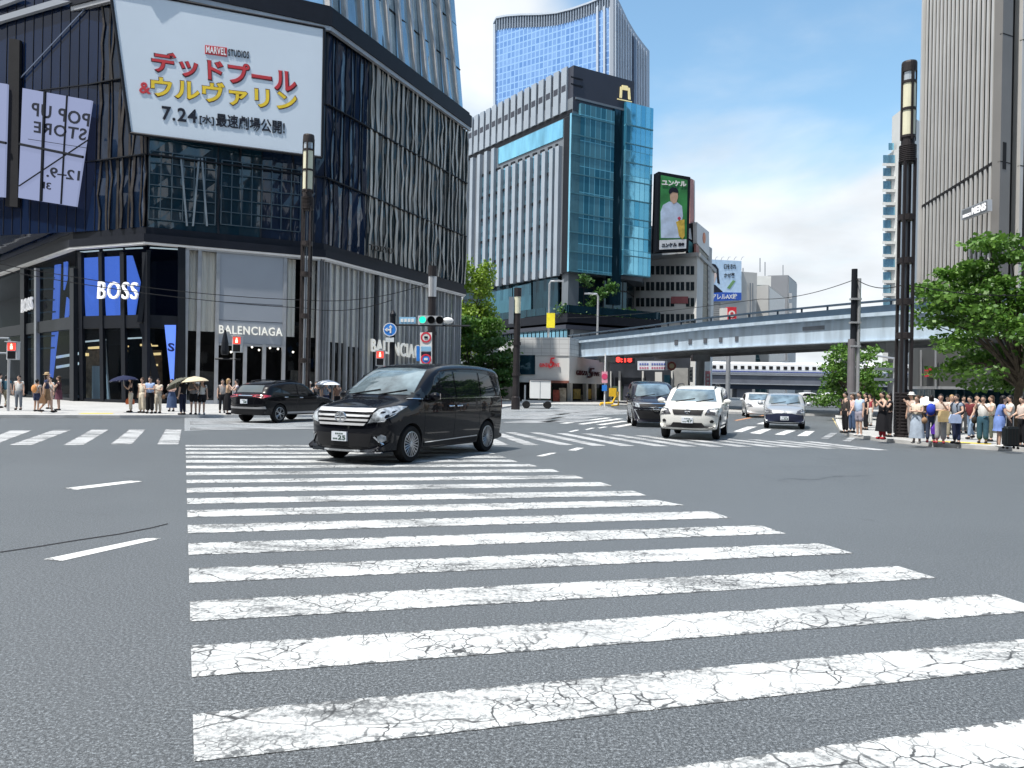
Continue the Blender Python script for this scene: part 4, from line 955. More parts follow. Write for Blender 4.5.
# ================================================ BUILDINGS BEYOND THE ROAD DECK
M_beige = mat('beige_stone', (.66, .665, .65), .7, var=.08, scale=.3)
M_conc = mat('pale_concrete', (.46, .46, .45), .7, var=.08, scale=.2)
M_win = glass_wall('far_window', (.035, .05, .06), .3, .08, .05)
bl0, bl1, bl2 = pl(630, 122), pl(695, 116), pl(712, 132)
be = bthing('office_building', 'beige office building with ribbons of windows under the green poster', 'building', bl1)
wbe, wbf = Wall(bl0, bl1), Wall(bl1, bl2)
zt_ = at(660, 256, 119).z
part('wall', M_beige, be, lambda k: k.slab([bl0, bl1, bl2, (bl2[0], 150), (bl0[0], 150)], 0, zt_))
part('roof_house', M_beige, be, lambda k: k.pxprism(wbe, [(634, 262), (662, 262), (662, 226), (645, 226), (634, 232)], -8, -2))
part('roof_window', M_win, be, lambda k: k.pxprism(wbe, [(643, 243), (647, 243), (647, 239), (643, 239)], -2, -1.9))
for r_, y in enumerate((266, 282, 298, 314, 331)):
    for c in range(6):
        x = 636 + c * 10
        if r_ == 2 and c == 4: continue
        f = part('window', M_win, be, lambda k: k.pxprism(wbe, [(x, y + 8.5), (x + 8, y + 8.5), (x + 8, y), (x, y)], 0, .1))
        k = MB(); k.pxprism(wbe, [(x + 3.7, y + 8.5), (x + 4.3, y + 8.5), (x + 4.3, y), (x + 3.7, y)], .1, .2); k.build('mullion', M_beige, f)
part('red_panel', mat('dull_red', (.36, .12, .13), .6), be, lambda k: k.pxprism(wbe, [(671, 303.5), (688, 303.5), (688, 296.5), (671, 296.5)], .0, .12))
part('cornice', M_conc, be, lambda k: (k.wbox(wbe, 0, wbe.L, zt_ - .5, zt_ + .1, -.2, .4), k.wbox(wbf, 0, wbf.L, zt_ - .5, zt_ + .1, -.2, .4)))
# tall poster on the roof
wpo = Wall(pl(656, 113), pl(690, 114.5))
po = thing('billboard', 'tall green rooftop poster of a man in pale shirt with a yellow glove', 'billboard', tuple(wpo.pt(2, zt_)))
q = wpo.hits([(656.2, 252), (688.6, 250.5), (690.4, 177), (658.6, 171.5)])
part('frame', M_blackm, po, lambda k: k.prism(wpo, q, -1.6, 0))
part('sheet', mat('poster_green', (.035, .20, .06), .5, var=.5, scale=.35), po, lambda k: k.pxprism(wpo, [(659.6, 240), (686.6, 239), (687.6, 180), (661, 175)], 0, .05))
part('sheet', mat('poster_foot', (.62, .65, .70), .5), po, lambda k: k.pxprism(wpo, [(659.4, 249.6), (686.2, 248.4), (686.5, 239.2), (659.6, 240.2)], 0, .05))
def parm(name, c, polys, o=.06): part(name, c, po, lambda k: [k.pxprism(wpo, p_, o - .03, o) for p_ in polys])
parm('shirt', mat('poster_shirt', (.45, .55, .72), .6, var=.25, scale=.6), [[(661, 238), (660.6, 212), (663, 205), (669, 201.5), (677, 202), (682, 206), (683, 216), (681, 224), (680, 238)]], .07)
parm('face', mat('poster_skin', (.50, .33, .24), .6), [[(669.6, 190), (677.8, 190.5), (678, 197), (676.5, 202.5), (673.5, 204), (670.5, 200.5)]], .09)
parm('cap', M_ink, [[(668.8, 192), (669.6, 188.8), (673, 187), (676.5, 188), (678.6, 191.2), (678, 193), (673, 191.8), (670, 194)]], .11)
parm('glove', mat('poster_glove', (.55, .38, .06), .6, var=.3), [[(676, 222), (680, 220), (684.5, 219.5), (684.6, 236), (682.6, 239), (679, 236), (677.6, 228)]], .10)
parm('badge', mat('poster_badge', (.5, .05, .10), .6), [[(677.4, 218), (679.4, 216.4), (681, 218), (679.6, 220.6)]], .115)
def ptext(txt, px, m, bold, o=.08):
    k = MB(); wall_text(k, wpo, txt, wpo.hits(px), o - .02, .03, bold); k.build('lettering', m, po)
ptext('ユンケル', [(661.4, 185.6), (686, 187), (686, 181.4), (661.4, 179.6)], M_white, .05, .13)
ptext('ユンケル', [(661.4, 247.2), (676.5, 246.4), (676.6, 242.6), (661.4, 243.4)], M_ink, .05)
ptext('黄帝', [(678, 246.3), (684, 246), (684, 242.6), (678, 242.8)], M_ink, .04)
# narrow boards right of it
w7 = Wall(pl(688, 118), pl(716, 124))
t = flat_sign('billboard', 'narrow pale pink vertical board right behind the tall poster', w7, [(690, 224), (694, 224), (694, 180), (690, 178)], .0, mat('board_pink', (.62, .30, .27), .6, var=.1), .5, 'billboard')
part('edge', M_white, t, lambda k: k.pxprism(w7, [(694, 224), (695, 224), (695, 181), (694, 180)], -.4, .05))
t = flat_sign('billboard', 'narrow black and teal board below the pale pink vertical board', w7, [(688, 256), (696.6, 262), (696.6, 222), (688, 224)], .4, M_blackm, .4, 'billboard')
part('face', mat('board_teal', (.10, .34, .36), .6), t, lambda k: k.pxprism(w7, [(688.3, 252), (692.5, 255), (692.5, 243), (688.3, 240)], .4, .45))
part('face', M_white, t, lambda k: k.pxprism(w7, [(688.3, 238), (692, 240), (690.6, 228), (688.3, 229)], .4, .45))
br = bthing('office_building', 'narrow olive lattice building with a red upright strip and a white roof sign', 'building', pl(697, 118))
w8 = Wall(pl(695.5, 119), pl(709.5, 127))
part('wall', M_conc, br, lambda k: k.slab([pl(695.5, 119), pl(709.5, 127), (pl(709.5, 127)[0] - 2, 145), (pl(695.5, 119)[0] - 2, 145)], 0, at(700, 240, 120).z))
part('lattice_screen', grid_mat('olive_lattice', (.13, .14, .11), (.26, .24, .19), .9, .9, .12, .4, 0, .4), br, lambda k: k.pxprism(w8, [(699, 340), (708, 340), (708.5, 258), (699, 247)], 0, .2))
part('red_strip', mat('brick_strip', (.40, .16, .13), .6), br, lambda k: k.pxprism(w8, [(696, 340), (699, 340), (699, 247), (696, 244)], 0, .3))
part('white_strip', grid_mat('zebra_strip', (.62, .62, .60), (.22, .22, .22), .5, .9, .2, .5, 0, .05), br, lambda k: k.pxprism(w8, [(708, 340), (709.6, 340), (709.6, 259), (708, 258)], .0, .3))
t = flat_sign('roof_sign', 'white roof sign with an orange disc on the lattice building', w8, [(697, 243), (709.5, 257), (709, 232), (697, 222)], .3, M_white, .6)
k = MB(); c = w8.pt(*w8.hit(704, 238, .3), .31); k.lathe([(.85, 0), (.85, .06)], c, 20, M=Matrix.Rotation(atan2(w8.d.y, w8.d.x), 4, 'Z') @ Matrix.Rotation(pi / 2, 4, 'X')); k.build('disc', mat('sign_orange', (.75, .20, .07), .5), t)
# pale blue poster
w9 = Wall(pl(709, 180), pl(742.5, 183))
b9 = bthing('office_building', 'white slab building carrying the pale blue poster', 'building', pl(742, 183))
part('wall', M_conc, b9, lambda k: k.slab([pl(711, 181), pl(755, 185), (pl(755, 185)[0], 202), (pl(711, 181)[0], 202)], 0, at(748, 272, 184).z))
part('louvre_panel', grid_mat('louvre', (.30, .30, .29), (.18, .18, .18), 9, .5, .12, .6, 0, .1), b9, lambda k: k.pxprism(Wall(pl(711, 180.5), pl(755, 184.5)), [(712, 322), (720.5, 322), (720.5, 302), (712, 302)], .1, .2))
for x in (750, 752.5):
    part('downpipe', M_hgrey, b9, lambda k: k.pxprism(Wall(pl(711, 180.5), pl(755, 184.5)), [(x, 322), (x + .8, 322), (x + .8, 283), (x, 283)], .1, .25))
t = thing('billboard', 'pale blue poster with half a face and a deep blue lower band', 'billboard', tuple(w9.pt(1, at(720, 300, 180).z)))
part('sheet', mat('poster_blue', (.50, .66, .84), .5, var=.08), t, lambda k: k.pxprism(w9, [(710.6, 301.6), (741.5, 300.3), (741.5, 261), (710.8, 259.4)], -.5, 0))
part('band', mat('poster_band', (.02, .09, .45), .5), t, lambda k: k.pxprism(w9, [(710.6, 301.4), (741.4, 300.1), (741.4, 292.6), (710.6, 292)], 0, .04))
part('face', mat('poster_face', (.62, .50, .46), .5), t, lambda k: k.pxprism(w9, [(711, 286), (714, 284), (717, 276), (716, 268), (711, 265)], 0, .03))
part('hair', M_ink, t, lambda k: [k.pxprism(w9, p_, 0, .05) for p_ in ([(711, 266), (711, 263.4), (715.4, 264.2), (718.6, 269), (719, 277), (720, 284), (717.4, 283), (716.6, 274), (714.6, 268.6)], [(711, 293), (711, 286), (715, 284.6), (722, 291), (723, 292)])])
for s_, px, m_ in (('口をきれ', [(724, 269), (736, 269), (736, 264), (724, 264)], M_ink), ('かぜ薬', [(724, 277.6), (734.6, 277.6), (734.6, 273), (724, 273)], M_ink), ('アレルAX錠', [(712, 300), (737, 299), (737, 293.6), (712, 293.6)], M_white)):
    k = MB(); wall_text(k, w9, s_, w9.hits(px), .045, .03, .02); k.build('lettering', m_, t)
part('pill', mat('pill_green', (.15, .30, .12), .5), t, lambda k: k.pxprism(w9, [(727, 288), (730, 289), (735.6, 281), (733, 280)], 0, .05))
for x in (715, 721, 727.5, 734, 741):
    part('spot_lamp', M_hgrey, t, lambda k: k.tube([w9.pt(*w9.hit(x, 260), .0), w9.pt(*w9.hit(x, 257.3), .6), w9.pt(*w9.hit(x + .8, 257.5), .9)], .05, 5))
w10 = Wall(pl(721, 100), pl(737, 100))
t = flat_sign('pillar_sign', 'red and white upright sign with a white ring above the elevated road', w10, [(727.5, 331), (736.5, 331), (736.5, 307), (727.5, 307)], .0, mat('sign_red', (.60, .03, .05), .5), 1.0)
part('side_board', M_white, t, lambda k: k.pxprism(w10, [(721.5, 331), (727.4, 331), (727.4, 308), (721.5, 308)], -1, -.05))
c = w10.pt(*w10.hit(731.8, 313.8)); part('ring', M_white, t, lambda k: k.lathe([(.43, 0), (.43, .05)], c, 18, M=Matrix.Rotation(pi / 2, 4, 'X')))
part('ring_core', mat('sign_red2', (.5, .05, .06), .5), t, lambda k: k.lathe([(.22, 0), (.22, .08)], c, 18, M=Matrix.Rotation(pi / 2, 4, 'X')))
part('row_of_marks', M_white, t, lambda k: [k.pxprism(w10, [(x, 320), (x + 1.4, 320), (x + 1.4, 318.6), (x, 318.6)], 0, .04) for x in (729, 731.2, 733.4)])
part('post', M_pier, t, lambda k: k.tube([w10.pt(w10.hit(730, 330)[0], 0, -.5), w10.pt(*w10.hit(730, 330), -.5)], .3, 10))
# glass block, white slanted block, grey block
b10 = bthing('office_building', 'dark glazed block with a white sloping side wall beyond the deck', 'building', pl(755, 192))
w11 = Wall(pl(755, 192), pl(768.5, 191)); w12 = Wall(pl(768.5, 191), pl(785, 204))
part('wall', M_conc, b10, lambda k: k.prism(w12, [(0, 0), (w12.L, 0)] + w12.hits([(785, 298), (768.5, 285)]), -8, 0))
part('curtain_wall', grid_mat('teal_block', (.02, .07, .085), (.08, .15, .165), 1.3, 3.2, .16, .25, 0, .4), b10, lambda k: k.prism(w11, [(0, 0), (w11.L - .01, 0)] + w11.hits([(768.4, 285), (755, 285)]), -8, 0))
for r_ in range(3):
    for x in (756.2, 762.4):
        y = 301 + r_ * 10; part('window', M_win, b10, lambda k: k.pxprism(w11, [(x, y + 6), (x + 5, y + 6), (x + 5, y), (x, y)], 0, .12))
part('white_cladding', M_white, b10, lambda k: k.prism(w12, [(.4, 0), (w12.L - .3, 0)] + w12.hits([(784.5, 299), (769, 287)]), .01, .12))
part('beige_back', M_beige, b10, lambda k: k.slab([pl(753, 201), pl(769, 201), pl(769, 212), pl(753, 212)], 0, at(760, 276, 201).z))
b11 = bthing('office_building', 'plain grey concrete tower block, rightmost beyond the elevated road', 'building', pl(794, 242))
w13 = Wall(pl(766, 242), pl(786, 240)); w14 = Wall(pl(786, 240), pl(794.5, 256))
M_gblk = mat('grey_block', (.22, .23, .25), .7, var=.06, scale=.1)
part('wall', M_gblk, b11, lambda k: k.slab([pl(766, 242), pl(786, 240), pl(794.5, 256), (pl(794.5, 256)[0] - 3, 272), (pl(766, 242)[0], 272)], 0, at(786, 275, 240).z))
part('pale_side', M_conc, b11, lambda k: k.wbox(w14, .3, w14.L, 0, at(790, 280, 247).z, .01, .2))
for y in (293, 303, 312):
    part('window', M_win, b11, lambda k: k.pxprism(w14, [(789, y + 6), (792, y + 6), (792, y), (789, y)], .2, .3))
for x, y, Y in ((743, 268, 184), (760, 258, 202), (765, 262, 202), (783, 265, 242)):
    k = MB(); p = at(x, y, Y); q_ = at(x, y + 14, Y); k.tube([(q_.x, q_.y, q_.z), p], .12, 6); tag(k.build('antenna_mast', M_hgrey, base=tuple(q_)), f'thin grey antenna mast on the roof of the ' + {743: 'white slab building', 760: 'glazed block, left one', 765: 'glazed block, right one', 783: 'grey tower block'}[x], 'antenna')
# street wall of buildings closing the far street under the bridge
b12 = bthing('office_building', 'low grey building seen under the rail bridge at the end of the street', 'building', pl(760, 290))
part('wall', M_gblk, b12, lambda k: k.slab([pl(640, 290), pl(842, 290), pl(842, 300), pl(640, 300)], 0, 3.0))
for i in range(8): part('window', M_win, b12, lambda k: k.box(pl(700 + i * 16, 289)[0], pl(708 + i * 16, 289)[0], 289.2, 290.5, .8, 2.2))

# pale high-rise left of the ribbed building
b13 = bthing('apartment_tower', 'pale high-rise with balconies peeping out left of the ribbed building', 'tower', pl(882, 170))
w15 = Wall(pl(881.5, 172), pl(897, 165)); w16 = Wall(pl(897, 165), pl(920, 175))
M_pale = mat('pale_tower', (.56, .57, .56), .6, var=.06, scale=.1)
part('wall', M_pale, b13, lambda k: k.slab([pl(882, 172), pl(897, 165), pl(925, 176), pl(925, 195), pl(885, 195)], 0, at(890, 150, 168).z))
part('top_wall', M_pale, b13, lambda k: k.slab([pl(887, 171), pl(897, 166), pl(920, 176), pl(920, 190), pl(888, 190)], at(890, 150, 168).z, at(895, 112, 168).z))
for i in range(13):
    y = 155 + i * 13; part('window', M_hwin, b13, lambda k: k.pxprism(w15, [(883, y + 8), (890 if i % 4 else 894, y + 8), (890 if i % 4 else 894, y), (883, y)], 0, .2))
    part('balcony', M_pale, b13, lambda k: k.pxprism(w15, [(882.3, y + 11), (891, y + 11), (891, y + 8.2), (882.3, y + 8.2)], 0, .9))
part('glass_strip', M_cyan2, b13, lambda k: k.pxprism(w15, [(888.5, 150), (892.5, 150), (892.5, 143), (888.5, 143)], 0, .3))

# ================================================ RIBBED BUILDING ON THE RIGHT
M_rib = mat('rib_white', (.52, .515, .50), .45, .15, var=.08, scale=.3)
M_ribd = mat('rib_backing', (.010, .010, .011), .6)  # near-black colour of the wall behind the ribs
M_ribg = mat('rib_stone', (.17, .165, .16), .6, var=.08, scale=.25)
rb = bthing('department_store', 'tall ribbed grey store with close upright fins rising out of frame on the right', 'department store', pl(988, 54.5))
ra, rb0, rc, rd = pl(917.5, 68), pl(919, 67.6), pl(989, 54.5), pl(1100, 60)
wra, wrb, wrc = Wall(ra, rb0), Wall(rb0, rc), Wall(rc, rd)
zl = at(925, 372, 64).z; ZT2 = 62
zj = at(988, 163, 54.5).z
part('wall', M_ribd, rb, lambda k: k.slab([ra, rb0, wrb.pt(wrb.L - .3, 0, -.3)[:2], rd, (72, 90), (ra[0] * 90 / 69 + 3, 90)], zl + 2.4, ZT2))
part('edge_wall', M_rib, rb, lambda k: k.wbox(wra, 0, wra.L, zl + 2.4, ZT2, -.3, .25))
nr_ = 17
for i in range(nr_):
    a = (i + .3) * wrb.L / nr_
    part('rib', M_rib, rb, lambda k: k.prism(wrb, [(a, zl + 2.4), (a + .33, zl + 2.4), (a + .33, ZT2), (a, ZT2)], -.05, .06))
part('joint_slot', M_inner, rb, lambda k: [k.wbox(wrb, i * wrb.L / nr_, (i + .9) * wrb.L / nr_, zj - .12, zj + .12, -.02, .065) for i in range(nr_)])
cw = [(0, 1.1), (2.2, 2.55), (3.5, 4.4), (5.3, 6.1), (7.3, 8.4), (9.5, 10.3)]
for j, (a0, a1) in enumerate(cw):
    part('corner_pier', M_ribg if j != 1 else M_rib, rb, lambda k: k.wbox(wrc, a0, a1, zl + 2.4, ZT2, -.1, .5))
for z in (zj, zj + 9, zj + 18, zj - 7):
    part('pier_joint', M_inner, rb, lambda k: [k.wbox(wrc, a0, a1, z - .04, z + .04, .3, .51) for a0, a1 in cw])
part('pier_slot', M_inner, rb, lambda k: k.wbox(wrc, .25, .62, zj - .5, zj + 1.4, .4, .52))
part('base_wall', mat('podium_dark', (.10, .105, .105), .5, .2, var=.15, scale=.4), rb, lambda k: k.slab([pl(908, 64), pl(918, 61), pl(935, 58), pl(960, 56), pl(1100, 55), (60, 85), pl(910, 85)], 2.2, zl + 2.4))
part('base_glass', M_dblue, rb, lambda k: k.slab([pl(910, 66), pl(935, 60), pl(1090, 57), (58, 84), pl(912, 84)], 0, 2.2))
part('base_trim', M_steel, rb, lambda k: k.slab([pl(907, 64), pl(918, 60.8), pl(935, 57.8), pl(960, 55.8), pl(1100, 54.8), (60.5, 85.5), pl(909, 85.5)], 2.0, 2.2))
wq = Wall(pl(935, 57.8), pl(960, 55.8)); wq0 = Wall(pl(918, 60.8), pl(935, 57.8))
part('red_mark', mat('mark_red', (.45, .02, .04), .5, emit=.1), rb, lambda k: k.pxprism(wq0, [(924.5, 377), (930.5, 376.3), (930.5, 368), (924.5, 368.8)], .1, .2))
for x in (920, 934.5): part('base_seam', M_steel, rb, lambda k: k.pxprism(wq0, [(x, 386), (x + .5, 386), (x + .5, 350), (x, 350)], .1, .2))
t = flat_sign('shop_sign', 'slanted white-edged shop sign fixed across the grey ribs', wrb, [(961.5, 220.5), (987.5, 211), (987.5, 199.5), (961.5, 210)], .95, M_steel, .3)
part('face', mat('sign_slate', (.14, .15, .16), .5), t, lambda k: k.pxprism(wrb, [(962.3, 219.4), (986.9, 210.2), (986.9, 200.8), (962.3, 210.8)], .95, .98))
for s_, px in (('HANKYU', [(963, 218.4), (971, 215.4), (971, 212.2), (963, 215.2)]), ('MENS', [(972, 215), (986, 209.8), (986, 202.2), (972, 208)])):
    k = MB(); wall_text(k, wrb, s_, wrb.hits(px, .98), .98, .03, .04); k.build('lettering', M_letterw, t)
p0_, p1_ = wrc.pt(2.8, zj - 2, 1.6), wrc.pt(2.8, 0, 1.6)

# ================================================ BUILDINGS ACROSS THE CROSSING, BEHIND AND BESIDE THE VIEWER
M_off1 = grid_mat('office_grid_grey', (.05, .06, .07), (.22, .215, .205), 2.2, 3.4, .5, .1, .1, .4)
M_off2 = grid_mat('office_grid_dark', (.03, .045, .06), (.09, .09, .095), 1.6, 3.6, .3, .1, .2, .4)
M_off3 = grid_mat('office_grid_brown', (.045, .05, .05), (.19, .16, .13), 2.8, 3.5, .7, .1, .1, .4)
for x0, x1, y0, y1, h_, m_, lb in ((-75, -38, -62, -34, 34, M_off2, 'dark gridded office block across the crossing, farthest left behind the viewer'), (-34, -6, -60, -30, 42, M_off1, 'grey gridded office block across the crossing, behind the viewer on the left'), (-2, 26, -64, -33, 31, M_off3, 'brown gridded office block straight behind the viewer'),
        (30, 62, -58, -28, 45, M_off2, 'dark gridded office block behind the viewer on the right'), (58, 84, -20, 16, 38, M_off2, 'dark gridded office block beside the right pavement out of frame'), (-98, -66, -24, 26, 30, M_off3, 'brown gridded office block across the left street out of frame')):
    t = bthing('office_building', lb, 'building', ((x0 + x1) / 2, (y0 + y1) / 2))
    part('wall', m_, t, lambda k: k.slab([(x0, y0), (x1, y0), (x1, y1), (x0, y1)], 0, h_)); part('parapet', M_conc, t, lambda k: k.slab([(x0 - .3, y0 - .3), (x1 + .3, y0 - .3), (x1 + .3, y1 + .3), (x0 - .3, y1 + .3)], h_, h_ + 1.0))
    part('shop_band', M_dkb, t, lambda k: k.slab([(x0 - .2, y0 - .2), (x1 + .2, y0 - .2), (x1 + .2, y1 + .2), (x0 - .2, y1 + .2)], 0, 4.5))

# ================================================ VEHICLES
def spline(pts, step=.05):
    P = [Vector(p) for p in pts]; n = len(P); out = []
    for i in range(n):
        p0, p1, p2, p3 = P[i - 1], P[i], P[(i + 1) % n], P[(i + 2) % n]
        m = max(1, int((p2 - p1).length / step))
        for j in range(m):
            t = j / m; out.append(.5 * ((2 * p1) + (p2 - p0) * t + (2 * p0 - 5 * p1 + 4 * p2 - p3) * t * t + (3 * p1 - p0 - 3 * p2 + p3) * t ** 3) if (p2 - p1).length < 1.0 else p1 + (p2 - p1) * t)
    return out
def car_paint(name, col, metal=.0, rough=.25):
    if name in MATS: return MATS[name]
    m, nt, b, o = nodes(name)
    f = noise(nt, 380, 2); c = ramp(nt, f, [(.35, tuple(x * .9 for x in col)), (.7, tuple(min(1, x * 1.12) for x in col))])
    d = ramp(nt, noise(nt, 1.6, 5), [(.5, 0), (.95, .03)]); c = mixc(nt, d, c, (.08, .08, .075))
    nt.links.new(c, b.inputs['Base Color']); b.inputs['Metallic'].default_value = metal; b.inputs['Roughness'].default_value = rough
    b.inputs['Coat Weight'].default_value = .7; b.inputs['Coat Roughness'].default_value = .02; b.inputs['Coat IOR'].default_value = 1.4; b.inputs['Specular IOR Level'].default_value = .06
    MATS[name] = m; return m
M_cglass = mat('car_glass', (.012, .015, .018), .03, 0, spec=.6)
M_wind = mat('windscreen_glass', (.24, .32, .36), .04, .42, spec=.9, var=.75, scale=1.1, coat=.6)
M_chrome = mat('chrome', (.72, .73, .75), .12, 1, var=.04)
M_satin = mat('satin_chrome', (.62, .63, .65), .3, .35, var=.05)
M_tyre = mat('tyre_rubber', (.016, .016, .017), .85, var=.2, scale=6)
M_rim = mat('alloy_rim', (.50, .51, .53), .28, .9, var=.1)
M_blackp = mat('black_plastic', (.018, .018, .02), .5)
M_lamp = mat('headlamp_glass', (.34, .37, .40), .08, .25, var=.75, scale=12, coat=1)
M_tail = mat('tail_lamp', (.33, .015, .03), .15, 0, var=.3, scale=6, coat=1)
M_plate = mat('plate_white', (.62, .66, .72), .5, var=.06)
M_platei = mat('plate_ink', (.03, .07, .05), .5)

def car_body(sp):
    sil = spline(sp['sil']); n = len(sil); W2 = sp['W'] / 2; belt = sp['belt']; H = sp['H']; L2 = sp['L'] / 2; tum = sp.get('tum', .2)
    def hw(x, z):
        w = W2 * (1 - .07 * abs(x / L2) ** 4 - sp.get('rear', .0) * max(0, -x / L2) ** 3)
        if z > belt: w *= 1 - tum * ((z - belt) / (H - belt)) ** 1.35
        else: w *= 1 - .07 * ((belt - .12 - z) / .7) ** 2
        return w
    ar = sum(sil[i].x * sil[(i + 1) % n].y - sil[(i + 1) % n].x * sil[i].y for i in range(n))
    if ar < 0: sil.reverse()
    Y = [0, .2, .4, .58, .72, .83, .91, .96, 1.0]
    rings = []
    nor = []
    for i in range(n):
        t = (sil[(i + 2) % n] - sil[i - 2]); nn = Vector((t.y, -t.x)).normalized(); nor.append(nn)
    for yk in Y:
        ring = []
        for i in range(n):
            nx, nz_ = nor[i]; p = sil[i]
            Dx = sp.get('Df', .42) if nx > 0 else sp.get('Dr', .28); up = sp.get('Du', .12) if nz_ > 0 else .05
            if nz_ > 0 and p.x > sp.get('hood', 9): up = sp.get('Dh', .2)
            D = Dx * nx * nx + up * nz_ * nz_; e = 2.3 * nx * nx + 3.0 * nz_ * nz_
            q = p - nor[i] * D * (1 - (1 - min(1, yk) ** e) ** (1 / e))
            ring.append((q.x, hw(q.x, q.y) * yk, q.y))
        rings.append(ring)
    bm = bmesh.new(); V = [[bm.verts.new(p) for p in r_] for r_ in rings]
    for a, b_ in zip(V, V[1:]):
        for i in range(n):
            j = (i + 1) % n
            try: bm.faces.new((a[i], a[j], b_[j], b_[i]))
            except ValueError: pass
    f = bm.faces.new(V[-1]); side = [f]
    for axis, lo, hi, st in ((0, -L2, L2, .16), (2, .2, H, .13)):
        v = lo
        while v < hi:
            no = Vector((0, 0, 0)); no[axis] = 1; co = Vector((0, 0, 0)); co[axis] = v
            geom = list({*side, *[e for f_ in side for e in f_.edges], *[v_ for f_ in side for v_ in f_.verts]})
            res = bmesh.ops.bisect_plane(bm, geom=geom, plane_co=co, plane_no=no, dist=1e-4)
            side = [g_ for g_ in set(side) | set(res['geom']) if isinstance(g_, bmesh.types.BMFace) and g_.is_valid]
            v += st
    sv = {v_ for f_ in side for v_ in f_.verts}
    for v_ in sv: v_.co.y = hw(v_.co.x, v_.co.z)
    bmesh.ops.triangulate(bm, faces=[f_ for f_ in bm.faces if len(f_.verts) > 4])
    for v_ in V[0]: v_.co.y = 0
    gm = bm.verts[:] + bm.edges[:] + bm.faces[:]
    bmesh.ops.mirror(bm, geom=gm, axis='Y', merge_dist=1e-4)
    bmesh.ops.remove_doubles(bm, verts=bm.verts[:], dist=1e-4); bmesh.ops.recalc_face_normals(bm, faces=bm.faces[:])
    me = bpy.data.meshes.new('body'); bm.to_mesh(me); bm.free()
    return me
